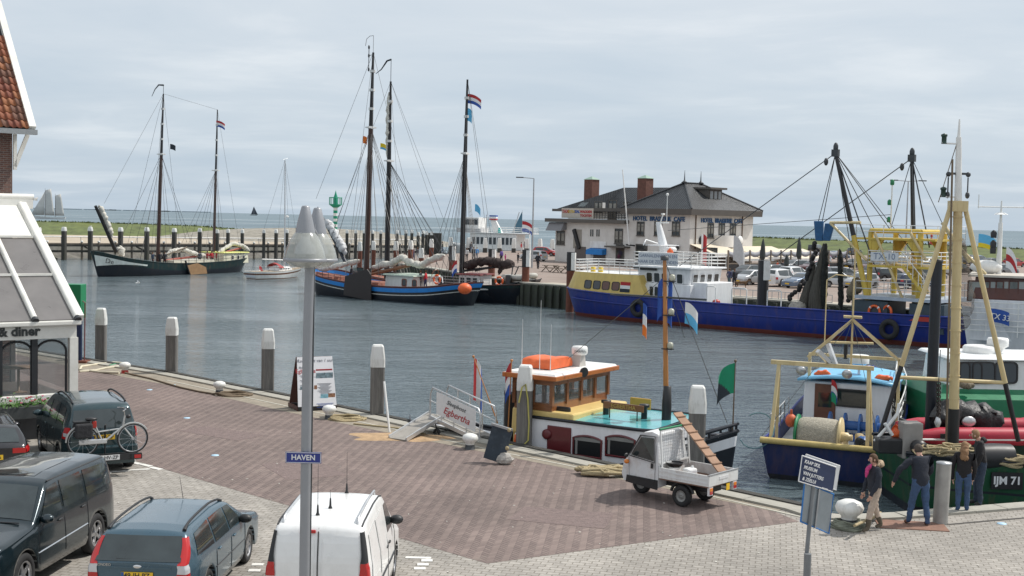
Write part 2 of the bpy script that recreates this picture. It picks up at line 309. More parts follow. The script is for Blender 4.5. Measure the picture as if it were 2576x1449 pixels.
def brown_paving():
 "herringbone clinker: zigzag columns of 0.2 x 0.1 bricks"
 m,N,L,b=node_mat('brown_herringbone_clinker'); tc=N.new('ShaderNodeTexCoord')
 sp=N.new('ShaderNodeSeparateXYZ'); L.new(mapping(N,L,tc.outputs['Object'],(1,1,1),R(6)),sp.inputs[0]); X,Y=sp.outputs[0],sp.outputs[1]
 cw=0.145; cx=mnode(N,L,'DIVIDE',X,cw); col=mnode(N,L,'FLOOR',cx); fx=mnode(N,L,'FRACT',cx)
 par=mnode(N,L,'MODULO',mnode(N,L,'ADD',col,1000.0),2.0); sgn=mnode(N,L,'SUBTRACT',mnode(N,L,'MULTIPLY',par,2.0),1.0)
 yy=mnode(N,L,'DIVIDE',mnode(N,L,'ADD',Y,mnode(N,L,'MULTIPLY',mnode(N,L,'MULTIPLY',sgn,fx),cw)),0.135); row=mnode(N,L,'FLOOR',yy); fy=mnode(N,L,'FRACT',yy)
 my=mnode(N,L,'LESS_THAN',fy,0.22); mx_=mnode(N,L,'LESS_THAN',fx,0.10); mort=mnode(N,L,'MAXIMUM',mnode(N,L,'MULTIPLY',my,mnode(N,L,'ADD',mnode(N,L,'MULTIPLY',par,1.1),0.25)),mnode(N,L,'MULTIPLY',mx_,0.35))
 cb=N.new('ShaderNodeCombineXYZ'); L.new(col,cb.inputs[0]); L.new(row,cb.inputs[1]); wn=N.new('ShaderNodeTexWhiteNoise'); wn.noise_dimensions='2D'; L.new(cb.outputs[0],wn.inputs['Vector'])
 c=mixc(N,L,wn.outputs['Value'],(0.225,0.172,0.152),(0.168,0.126,0.113)); c=mixc(N,L,mnode(N,L,'MULTIPLY',par,0.18),c,(0.105,0.078,0.074))
 c=mixc(N,L,mnode(N,L,'MULTIPLY',mort,0.55),c,(0.055,0.042,0.04))
 P=tc.outputs['Object']; n1=mrange(N,L,noise(N,L,P,0.3,7,0.7),0.3,0.7,0.72,1.22)
 c=mixc(N,L,1.0,c,n1,'MULTIPLY')
 st=mrange(N,L,noise(N,L,P,1.3,7,0.7),0.60,0.74,0,0.35); c=mixc(N,L,st,c,(0.27,0.235,0.19)); c=mixc(N,L,mrange(N,L,noise(N,L,P,0.75,4,0.6),0.63,0.75,0,0.4),c,(0.07,0.06,0.055)); L.new(c,b.inputs['Base Color'])
 b.inputs['Roughness'].default_value=0.82
 bp=N.new('ShaderNodeBump'); bp.inputs['Strength'].default_value=0.5; bp.inputs['Distance'].default_value=0.015; L.new(mnode(N,L,'SUBTRACT',wn.outputs['Value'],mort),bp.inputs['Height']); L.new(bp.outputs[0],b.inputs['Normal'])
 return m
greyp=grey_paving(); brownp=brown_paving()
conc=mat('weathered_concrete',(0.36,0.345,0.30),0.85,var=0.25,scale=1.5,bump=0.3,dirt=(0.16,0.15,0.11),damt=0.5,dscale=0.9)
conc2=mat('edge_strip_paving',(0.27,0.235,0.185),0.88,var=0.25,scale=2.5,bump=0.4,bscale=14,dirt=(0.17,0.15,0.11),damt=0.6)
sheetp=mat('mossy_sheet_piling',(0.045,0.05,0.04),0.8,var=0.4,scale=1.2,bump=0.4,dirt=(0.03,0.05,0.015),damt=0.8)
def tri_sheet(name,pts,z,m,parent=None,loc=None):
 bm=bmesh.new(); vs=[bm.verts.new((p[0],p[1],z)) for p in pts]; f=bm.faces.new(vs); f.normal_update()
 if f.normal.z<0: f.normal_flip()
 bmesh.ops.triangulate(bm,faces=[f]); me=bpy.data.meshes.new(name); bm.to_mesh(me); bm.free(); me.materials.append(m)
 o=bpy.data.objects.new(name,me); COL.objects.link(o); o.parent=parent
 return o
def slab(name,pts,z,zb,mt,ms,parent=None):
 bm=bmesh.new(); vs=[bm.verts.new((p[0],p[1],z)) for p in pts]; f=bm.faces.new(vs); f.normal_update()
 if f.normal.z<0: f.normal_flip(); 
 lo=[bm.verts.new((p[0],p[1],zb)) for p in pts]; n=len(pts)
 for i in range(n):
  q=bm.faces.new((vs[i],vs[(i+1)%n],lo[(i+1)%n],lo[i])); q.material_index=1
 bmesh.ops.recalc_face_normals(bm,faces=bm.faces[:]); me=bpy.data.meshes.new(name); bm.to_mesh(me); bm.free(); me.materials.append(mt); me.materials.append(ms)
 o=bpy.data.objects.new(name,me); COL.objects.link(o); o.parent=parent; return o
# ---- near quay
EDGE=[G(200,905),G(420,940),G(720,1000),G(1000,1060),G(1280,1122),G(1600,1190),G(2010,1278)]
RIGHT=[G(2060,1294),G(2120,1300),G(2250,1294),G(2420,1280),G(2576,1268)]
d0=(EDGE[0]-EDGE[1]).normalized(); left_far=[EDGE[0]+d0*12,EDGE[0]+d0*45]
rt=RIGHT[-1]+(RIGHT[-1]-RIGHT[-2]).normalized()*30
quay=slab('quay',[p for p in left_far[::-1]]+EDGE+RIGHT+[rt,Vector((45,-30,0)),Vector((-70,-30,0))],0.0,-4.0,greyp,sheetp); tag(quay,kind='structure')
PB=[G(360,1165),G(1225,1418),G(2010,1312),G(1950,1288),G(1600,1214),G(1280,1150),G(1000,1094),G(720,1036),G(420,968),G(200,928),Vector((-24,58,0)),Vector((-30,44,0)),G(150,1105)]
tri_sheet('brick_paving',PB,0.004,brownp,quay)
ES=[Vector((-24,58,0)),G(200,928),G(420,968),G(720,1036),G(1000,1094),G(1280,1150),G(1600,1214),G(1950,1288)]
inner=[p+Vector((0,0,0)) for p in ES]
outer=[left_far[0]]+EDGE[:-1]+[G(1970,1281)]
for i in range(len(inner)-1):
 tri_sheet('edge_paving',[inner[i],inner[i+1],outer[i+1],outer[i]],0.0065,conc2,quay)
# coping stones: separate blocks along the edge
def along(pts,step):
 acc=[];
 for a,b in zip(pts,pts[1:]):
  n=max(1,round((b-a).length/step))
  for i in range(n): acc.append((a.lerp(b,i/n),a.lerp(b,(i+1)/n)))
 return acc
stone=MB().box((0,0,0),(1,1,1)).mesh('coping_stone',[conc])
for a,b in along([left_far[0]]+EDGE+RIGHT+[rt],1.2):
 d=(b-a); n=Vector((d.y,-d.x,0)).normalized(); n=-n if n.y>0 else n
 o=bpy.data.objects.new('coping_stone',stone); COL.objects.link(o); o.parent=quay; c=(a+b)/2+n*0.24
 o.location=(c.x,c.y,0.0+random.uniform(0.0,0.006)); o.scale=(d.length-0.02,0.48,0.11); o.rotation_euler=(0,0,math.atan2(d.y,d.x))
tim=MB().box((0,0,0),(1,1,1)).mesh('fender_beam',[darkpile])
for a,b in along(left_far[:1]+EDGE,3.0):
 d=(b-a); n=Vector((d.y,-d.x,0)).normalized(); n=-n if n.y>0 else n
 o=bpy.data.objects.new('fender_beam',tim); COL.objects.link(o); o.parent=quay; c=(a+b)/2-n*0.13
 o.location=(c.x,c.y,-0.06); o.scale=(d.length-0.02,0.24,0.30); o.rotation_euler=(0,0,math.atan2(d.y,d.x))
# pale kerb line and drain lines in the paving
line_m=mat('pale_kerb_stone',(0.42,0.40,0.34),0.85,var=0.2)
kl=[G(420,957),G(720,1022),G(1000,1082),G(1280,1142),G(1600,1206),G(2020,1302),G(2100,1312)]
kb=MB().box((0,0,0),(1,1,1)).mesh('kerb_stone',[line_m])
for a,b in along(kl,1.0):
 d=b-a; o=bpy.data.objects.new('kerb_stone',kb); COL.objects.link(o); o.parent=quay; c=(a+b)/2; o.location=(c.x,c.y,0.0); o.scale=(d.length-0.015,0.09,0.03); o.rotation_euler=(0,0,math.atan2(d.y,d.x))
gut=mat('drain_channel',(0.07,0.065,0.06),0.9)
gp=[G(2140,1306),G(2300,1318),G(2390,1318),G(2480,1310),G(2576,1302)]
tri_sheet('drain_channel',[p for p in gp]+[p+Vector((0,-0.09,0)) for p in gp[::-1]],0.008,gut,quay)
mark=mat('white_road_paint',(0.72,0.71,0.67),0.7,var=0.15,scale=8,dirt=(0.3,0.28,0.24),damt=0.6,dscale=5)
def road_mark(u,v,L0=0.42,w0=0.14,ang=0.0):
 p=G(u,v); o=MB().box((0,0,0),(L0,w0,0.012)).build('road_marking',mark,quay,loc=(p.x,p.y,0.008),rot=(0,0,ang)); return o
for u,v in ((318,1161),(342,1166),(366,1171),(392,1179)): road_mark(u,v,0.42,0.16,R(-38))
for u,v in ((252,1192),(300,1186),(350,1182)): road_mark(u,v,0.55,0.13,R(20))
for u,v,L0 in ((1052,1404,0.5),): road_mark(u,v,L0,0.13,R(-2))
for u,v in ((1074,1411),(1064,1421),(1056,1431),(648,1421),(640,1436)): road_mark(u,v,0.22,0.16,R(4))
disc=mat('pale_blue_ground_marker',(0.40,0.58,0.72),0.5)
for u,v in ((376,981),(470,1052),(541,1146),(2520,1318),(435,969)):
 p=G(u,v); MB().lathe([(0.11,0),(0.10,0.015),(0,0.017)],n=14).build('ground_marker',disc,quay,loc=(p.x,p.y,0.004))
p=G(2330,1326); MB().box((0,0,0),(1.5,0.8,0.02)).build('rust_hatch',mat('rusty_plate',(0.22,0.12,0.085),0.8,var=0.3,bump=0.2),quay,loc=(p.x-0.3,p.y+0.1,0.008),rot=(0,0,R(-8)))
for u,v,w_,d_,a_ in ((760,1180,1.6,2.4,0.5),(1420,1300,2.2,1.5,-0.3),(560,1090,2.6,1.2,-0.6)):
 c=G(u,v); tri_sheet('relaid_patch',[(c.x+x*math.cos(a_)-y*math.sin(a_),c.y+x*math.sin(a_)+y*math.cos(a_)) for x,y in ((-w_/2,-d_/2),(w_/2,-d_/2),(w_/2*.9,d_/2),(-w_/2,d_/2*.8))],0.0085,mat('relaid_clinker',(0.175,0.13,0.12),0.85,var=0.3,scale=7,bump=0.5,bscale=18),quay)
# sand spread below the gangway ramp
sandm=mat('spilled_sand',(0.40,0.27,0.155),0.95,var=0.3,scale=3,bump=0.7,bscale=8)
c=G(1000,1100); mb=MB(); ring=[]
for k,rr in ((0,1.0),(1,0.75),(2,0.4)):
 ring.append([(c.x+rr*(1.55+0.35*math.sin(3*a+1)+0.1*math.sin(7*a))*math.cos(a),c.y+rr*(0.85+0.15*math.cos(2*a)+0.08*math.sin(5*a))*math.sin(a),0.006+(1-rr)*0.06) for a in [2*PI*j/28 for j in range(28)]])
mb.grid(ring,closed=True); mb.add(ring[-1],[tuple(range(28))],0,True)
tag(mb.build('sand_patch',sandm),'orange-brown sand spread under the foot of the gangway ramp','sand',kind='stuff')
# litter specks on the bricks
specm=mat('pale_litter',(0.6,0.58,0.52),0.8)
sm=MB(); rs=random.Random(11)
for k in range(150):
 p=G(rs.uniform(250,2500),rs.uniform(960,1440)); a=rs.uniform(0,3.1)
 if p.y<19 or p.y>43 or (p.y>34 and p.x>-5) or p.x>4 and p.y>26: continue
 s_=rs.uniform(0.012,0.035); sm.box((p.x,p.y,0.012),(s_*1.8,s_,0.006),a)
tag(sm.build('litter',specm),'small pale specks and gull droppings on the quay bricks','litter',kind='stuff')
# ---- far quay
fq=G(1440,725,FZ); fr=G(1890,757,FZ); fdir=(fr-fq).normalized(); fn=Vector((fdir.y,-fdir.x,0)); fn=fn if fn.y<0 else -fn   # fn: out over the water
FQ0=G(1316,713,FZ); FQ1=fr+fdir*75; FQL=G(1003,664,FZ)
asph=mat('far_quay_clinker',(0.25,0.195,0.165),0.85,var=0.2,scale=0.25,dirt=(0.33,0.30,0.26),damt=0.4,dscale=0.15)
back=[G(1330,629,FZ),G(1015,644,FZ),FQL]
farq=slab('far_quay',[FQ0,FQ1,Vector((150,40,0)),Vector((260,260,0)),Vector((120,330,0)),back[0]+Vector((22,40,0)),back[0],back[1],back[2]],FZ,-4.0,asph,sheetp); tag(farq,kind='structure')
cs=MB().box((0,0,0),(1,1,1)).mesh('coping_beam',[conc])
for a,b in along([FQL,FQ0,FQ1],2.5):
 d=b-a; nn=Vector((d.y,-d.x,0)).normalized(); nn=nn if nn.y<0 else -nn; c=(a+b)/2-nn*0.5; o=bpy.data.objects.new('coping_beam',cs); COL.objects.link(o); o.parent=farq; o.location=(c.x,c.y,FZ+0.04); o.scale=(d.length-0.03,1.0,0.14); o.rotation_euler=(0,0,math.atan2(d.y,d.x))
pm=MB().box((0,0,-1.2),(0.30,0.20,3.0)).mesh('sheet_pile',[sheetp])
for a,b in along([FQL,FQ0,fr+fdir*10],0.9):
 c=a+fn*0.1; o=bpy.data.objects.new('sheet_pile',pm); COL.objects.link(o); o.parent=farq; o.location=(c.x,c.y,FZ-0.35); o.rotation_euler=(0,0,math.atan2(fdir.y,fdir.x))
tri_sheet('pale_quay_strip',[FQ0-fn*1.3,FQ1-fn*1.3,FQ1-fn*4.2,FQ0-fn*4.2],FZ+0.004,mat('pale_strip_paving',(0.40,0.35,0.28),0.85,var=0.2,scale=0.4),farq)
# ---- grass dikes
grassm=mat('dike_grass',(0.105,0.13,0.045),0.9,var=0.45,scale=0.6,bump=0.8,bscale=2.5,dirt=(0.15,0.17,0.03),damt=0.6,dscale=0.12)
def berm(name,crest,toe_off,top_w,hn,zb):
 rs=random.Random(5); mb=MB(); rows=[]
 seg=[]
 for a,b in zip(crest,crest[1:]):
  n=max(1,int((b-a).length/2.0))
  for i in range(n): seg.append(a.lerp(b,i/n))
 seg.append(crest[-1])
 for p in seg:
  h=p.z-zb; row=[]
  for k in range(15):
   t=k/14
   if t<0.6: q=t/0.6; off=toe_off*(1-q); z=zb+h*(q**0.9)
   elif t<0.72: off=-top_w*(t-0.6)/0.12; z=p.z
   else: q=(t-0.72)/0.28; off=-top_w-toe_off*0.9*q; z=p.z-(h+2.2)*q
   j=0.14 if 0.05<t<0.95 else 0
   row.append((p.x+hn.x*off+rs.uniform(-j,j),p.y+hn.y*off+rs.uniform(-j,j),z+rs.uniform(-j,j)*0.7))
  rows.append(row)
 mb.grid(rows); return mb
crR=[PY(1840,596,292),PY(1905,597,285),PY(2150,607,268),PY(2576,627,235),PY(2900,640,215)]
dr=berm('dike',crR,13,3,Vector((-0.45,-0.9,0)),FZ).build('grass_dike',grassm); tag(dr,kind='structure')
LZ=1.0
crL=[PY(-300,540,262),PY(65,556,268),PY(300,562,272),PY(480,568,278),PY(620,578,285),PY(715,586,292)]
dl=berm('dike',crL,13,4,Vector((0.15,-0.99,0)),LZ-0.2).build('grass_dike',grassm); tag(dl,kind='structure')
# tufts along both crests break the outline
tm=MB(); rs=random.Random(9)
for cr in (crR,crL):
 for a,b in zip(cr,cr[1:]):
  for k in range(int((b-a).length*7)):
   p=a.lerp(b,rs.random())+Vector((rs.uniform(-2.5,2.5),rs.uniform(-8,0.5),0)); 
   h=rs.uniform(0.15,0.5); x=rs.uniform(0.1,0.3); d=max(0,-(p.y-a.lerp(b,0.5).y)) 
   z=p.z-0.1 if True else 0
   q=Vector((p.x,a.y+(b.y-a.y)*((p.x-a.x)/(b.x-a.x) if abs(b.x-a.x)>1e-6 else 0)+rs.uniform(-0.6,0.4),z))
   tm.add([q+Vector((-x,0,0)),q+Vector((x,0,0)),q+Vector((rs.uniform(-x,x),rs.uniform(-.1,.1),h))],[(0,1,2)])
tag(tm.build('grass_tufts',grassm),'ragged grass tufts along the crests of both dikes','grass',kind='stuff')
# ---- land behind the left jetty
sandy=mat('sandy_road',(0.42,0.355,0.27),0.9,var=0.2,scale=0.12,dirt=(0.30,0.27,0.22),damt=0.6,dscale=0.08)
JF0=G(-60,652,WZ); JA=G(120,654,WZ); JB=G(1093,652,WZ)     # jetty front line on the water
jd=(JB-JA).normalized(); jn=Vector((-jd.y,jd.x,0)); jn=jn if jn.y>0 else -jn
land=[JA-jd*90+jn*9,JA+jd*62+jn*9,JA+jd*78+jn*13,JA+jd*84+jn*25,Vector((-22,330,0)),Vector((-60,360,0)),Vector((-260,340,0)),Vector((-260,150,0))]
tag(slab('harbour_mole',land,LZ,-4,sandy,conc),kind='structure')
rockm=mat('basalt_revetment',(0.15,0.14,0.125),0.9,var=0.45,scale=1.2,bump=0.7,bscale=2,dirt=(0.06,0.07,0.03),damt=0.6,dscale=0.5)
mb=MB(); rs=random.Random(21); rows=[]
for i in range(80):
 a=JA-jd*92+jd*(i*2.12)
 rows.append([a+jn*(9.3-k*1.15)+Vector((0,0,LZ+0.05-k*0.42+rs.uniform(-0.22,0.22))) for k in range(7)])
mb.grid(rows,sm=False); tag(mb.build('rock_revetment',rockm),'dark stone slope below the sandy mole behind the jetty','rocks',kind='stuff')
mb=MB(); rows=[]                      # low stone mound carrying the beacon
c=PY(850,592,262)
for k,(rr,z) in enumerate(((30,LZ-0.3),(22,LZ+1.0),(14,LZ+1.9),(5,LZ+2.3),(0.2,LZ+2.4))):
 rows.append([(c.x-6+rr*math.cos(a)*1.1+rs.uniform(-.5,.5),c.y+rr*math.sin(a)*0.8+rs.uniform(-.5,.5),z+rs.uniform(-.25,.25)) for a in [2*PI*j/30 for j in range(30)]])
mb.grid(rows,sm=False,closed=True); tag(mb.build('stone_mound',mat('pale_rubble',(0.27,0.25,0.21),0.95,var=0.4,scale=0.9,bump=0.7,bscale=2)),kind='structure')
# far shore on the horizon
mb=MB(); rs=random.Random(2)
for k in range(26):
 u=rs.uniform(150,445); p=PY(u,524+ (u-150)*0.02,4700); wd=rs.uniform(8,40); h=rs.uniform(3,7)
 mb.box((p.x,p.y,WZ+h/2-3),(wd,20,h))
mb.box((PY(300,526,4750).x,4750,WZ+0.5),(700,30,5))
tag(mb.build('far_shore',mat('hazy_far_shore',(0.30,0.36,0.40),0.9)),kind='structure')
# ---------------------------------------------------------------- jetty and piles
pcap=paint('pile_cap_white',(0.74,0.74,0.71),dirt=(0.25,0.24,0.2),damt=0.5,dscale=4)
def mooring_pile(name,label,base,ztop,wd,cap,wm,group,zb=-4.0,cut=True,taper=1.0):
 t=thing(name,label,'mooring pile',(base.x,base.y,base.z),random.uniform(-0.3,0.3),group)
 h=ztop-base.z; z0=zb-base.z; r=wd/2; c=r*0.2
 oct_=lambda s:[(r*s-c,-r*s),(r*s,-r*s+c),(r*s,r*s-c),(r*s-c,r*s),(-r*s+c,r*s),(-r*s,r*s-c),(-r*s,-r*s+c),(-r*s+c,-r*s)]
 m1=MB(); m1.hexa([(x,y,z0) for x,y in oct_(1.02)],[(x,y,h-cap) for x,y in oct_(1.0)]); m1.build('shaft',wm,t)
 m2=MB()
 A=[(x,y,h-cap+0.002) for x,y in oct_(1.06)]; B=[(x,y,h-cap*0.62) for x,y in oct_(1.05)]; C=[(x,y,h-cap*0.07) for x,y in oct_(0.84)]; D=[(x,y,h) for x,y in oct_(0.70)]
 m2.grid([A,B,C,D],closed=True,sm=False); m2.add(D,[tuple(range(8))]); m2.add(A,[tuple(range(7,-1,-1))]); m2.build('cap',pcap,t)
 return t
places=['nearest the diner','second from the diner','left of the sandwich board','right of the sandwich board','with a yellow hose, beside the tug wheelhouse','behind the three-wheeled pickup']
for (u,v,vt),lab in zip(((254,905,775),(432,938,798),(673,985,827),(948,1045,867),(1318,1120,918),(1750,1175,970)),places):
 b=G(u,v); d=(b-Vector((0,0,0))); n_out=Vector((0.69,0.72,0)); b=b+n_out*0.0
 zt=PL(u,vt,b,(0,1)).z
 mooring_pile('mooring_pile','grey timber mooring pile with white cap '+lab,b,zt,0.44,0.74,pilewood,'mooring piles along the near quay')
# tall piles of the jetty
jp=[(98,572),(161,571),(227,571),(303,572),(369,572),(438,574),(502,574),(546,577),(573,576),(609,577),(663,577),(694,577),(721,577),(848,578),(872,578),(894,578),(915,578),(936,579),(957,579),(998,579),(1020,579),(1035,578),(1051,584),(1063,580),(1072,582),(1085,583)]
jorder=0
ORD=['first','second','third','fourth','fifth','sixth','seventh','eighth','ninth','tenth','eleventh','twelfth','thirteenth','fourteenth']
for u,vt in jp:
 p=PL(u,650,JA,(jn.x,jn.y)); b=Vector((p.x,p.y,WZ)); zt=PL(u,vt,b,(jn.x,jn.y)).z
 big=u<520
 side='left stretch of the jetty by the grass dike' if u<450 else ('jetty behind the green-hulled barge' if u<640 else ('jetty between the small yacht and the lamp' if u<740 else 'right end of the jetty behind the tall masts'))
 jorder+=1; nth=ORD[jorder-1] if jorder<=13 else ORD[len(jp)-jorder]
 mooring_pile('jetty_pile','white-capped dark timber pile, '+nth+' along the jetty from its '+('left' if jorder<=13 else 'right')+' end',b,zt,0.62 if big else 0.5,0.62,darkpile,'tall white-capped piles of the jetty')
jt=thing('jetty','dark timber jetty with white handrail below the grass dike','jetty',(JA.x,JA.y,0))
off=Vector((JA.x,JA.y,0))
def J(t,s,z): return JA+jd*t+jn*s-off+Vector((0,0,z-WZ))
jl=(JB-JA).length
DZ=LZ+0.15
for k in range(int((jl+70)/4)):
 t0=-70+k*4; MB().beam(J(t0,2.2,DZ),J(t0+3.97,2.2,DZ),2.6,0.14).build('deck_plank',oldwood,jt)
for z in (DZ-0.25,DZ-1.15):
 for k in range(int((jl+70)/8)):
  t0=-70+k*8; MB().beam(J(t0,0.75,z),J(t0+7.96,0.75,z),0.28,0.34).build('wale_beam',darkpile,jt)
sp=MB().tube((0,0,-4),(0,0,DZ+0.25),0.17,n=7).mesh('support_post',[oldwood]); spc=MB().lathe([(0.2,DZ+0.25),(0.2,DZ+0.42),(0.1,DZ+0.48),(0,DZ+0.48)],n=7).mesh('post_cap',[pcap])
for k in range(int((jl+70)/2.6)):
 q=J(-70+k*2.6,0.9,0)
 o=bpy.data.objects.new('support_post',sp); COL.objects.link(o); o.parent=jt; o.location=(q.x,q.y,-0)
 c=bpy.data.objects.new('post_cap',spc); COL.objects.link(c); c.parent=o
for k in range(10):
 t0=-60+k*8.2; MB().beam(J(t0,0.6,DZ-0.4),J(t0+4.2,0.6,WZ+0.1),0.2,0.22).build('brace',darkpile,jt)
rl=MB(); rl.tube(J(-70,3.3,DZ+1.0),J(jl-2,3.3,DZ+1.0),0.09,n=6); rl.build('handrail',white,jt)
rl=MB()
for k in range(int((jl+66)/3)): rl.tube(J(-69+k*3,3.3,DZ),J(-69+k*3,3.3,DZ+1.0),0.05,n=5)
rl.build('rail_stanchions',steel,jt)
mb=MB(); q=PL(1087,640,JA,(jn.x,jn.y)); b=Vector((q.x,q.y,0))-off
mb.box(b+Vector((0.4,0.9,0.9)),(2.4,2.2,5.2)); mb.build('end_dolphin',darkpile,jt)
# piles with rust-red shafts in front of the jetty
for q_,(u,vt,Yd) in enumerate(((905,608,158),(939,606,160),(996,607,160),(1033,605,162),(1060,624,146),(1085,601,168))):
 p=PY(u,640,Yd); b=Vector((p.x,p.y,WZ)); zt=PY(u,vt,Yd).z
 mooring_pile('dolphin_pile',ORD[q_]+' rust-red tube pile with white cap, counted rightwards, among the barge masts',b,zt,0.55,1.15,rustpile,'rust-red piles among the masts')
# black and white piles along the far quay front
labs=['behind the furled brown sail, left','behind the furled brown sail, middle','beside the silver car and inflatable dinghy','at the bow of the blue trawler']
for (u,vt),lab in zip(((1136,618),(1236,626),(1322,628),(1435,634)),labs):
 nf=fn if u>1330 else Vector(((FQ0-FQL).y,-(FQ0-FQL).x,0)).normalized(); p=PL(u,700,(fq+fn*0.9) if u>1330 else FQ0-nf*0.6,(nf.x,nf.y)); b=Vector((p.x,p.y,WZ)); zt=PL(u,vt,b,(nf.x,nf.y)).z
 t=thing('quay_pile','round quay pile with black and white head '+lab,'mooring pile',b,0,'black and white quay piles'); h=zt-WZ
 MB().tube((0,0,-3),(0,0,h-1.6),0.34,n=10).build('shaft',rustpile,t); MB().tube((0,0,h-1.6),(0,0,h),0.36,n=10).build('head',black,t)
 MB().box((0.22,-0.26,h-0.8),(0.34,0.30,1.5),R(-20)).build('white_panel',white,t)
b=PL(1918,757,fq+fn*0.9,(fn.x,fn.y)); b.z=WZ; zt=PL(1918,655,b,(fn.x,fn.y)).z; h=zt-WZ
t=thing('quay_pile','black tube pile with white number panel beside the car park','mooring pile',b,0,'black and white quay piles')
MB().tube((0,0,-3),(0,0,h),0.42,n=12).build('shaft',black,t); MB().box((0.18,-0.38,h-0.75),(0.5,0.12,1.45),R(15)).build('white_panel',white,t)
# piles at the sea side of the far quay
for i,u in enumerate((1133,1178,1220,1256,1292,1325,1358,1389)):
 p=PY(u,632,205+i*2); b=Vector((p.x,p.y,WZ)); zt=PY(u,597+i*0.6,205+i*2).z
 mooring_pile('sea_pile',ORD[i]+' brown white-capped pile, from the left, on the sea edge by the ferry',b,zt,0.7,1.7,darkpile,'piles on the sea side of the far quay')
# tall near black pile at the right
b=G(2337,1142); b=Vector((b.x*1.03,b.y*1.03,WZ)); zt=PL(2350,655,b,(0,1)).z
t=thing('steel_pile','very tall thick black tube pile beside the green trawler','mooring pile',b); h=zt-WZ
p2=PL(2350,660,b,(0,1)); lean=(p2-b)
MB().tube((0,0,-3),(0,0,h),0.16,n=18).build('shaft',mat('black_coated_pile',(0.012,0.016,0.024),0.4,var=0.2),t); MB().lathe([(0.18,h-0.05),(0.18,h+0.03),(0,h+0.05)],n=18).build('cap',black,t)
# ================================================================ VEHICLES
tailred=mat('red_tail_lamp',(0.45,0.012,0.012),0.12,var=0.0,coat=0.6); tailwhite=mat('clear_lamp',(0.62,0.62,0.64),0.12,0.2,var=0.0,coat=0.6); amber=mat('amber_lamp',(0.75,0.22,0.02),0.15,var=0.0,coat=0.5)
plate_y=mat('yellow_plate',(0.80,0.50,0.03),0.45,var=0.05); plate_w=mat('white_plate',(0.75,0.75,0.74),0.45,var=0.05); platetx=mat('plate_lettering',(0.02,0.02,0.025),0.5,var=0.0)
chrome=mat('chrome',(0.7,0.7,0.7),0.15,1.0,var=0.0); trim=mat('black_trim_plastic',(0.02,0.021,0.023),0.5,var=0.15); alloy=mat('alloy_wheel',(0.42,0.42,0.43),0.3,0.8,var=0.05)
seatm=mat('car_interior',(0.03,0.03,0.032),0.9)
cglass=mat('car_window_glass',(0.042,0.054,0.056),0.05,0.3,var=0.4,scale=1.6,spec=0.7,coat=0.6)  # mottled tone imitates reflected surroundings within the glass colour
def carpaint(name,col,fl=0.35,rough=0.28): return mat(name,col,rough,fl,var=0.05,scale=1.5,coat=0.8,dirt=(0.14,0.13,0.11),damt=0.12,dscale=3)
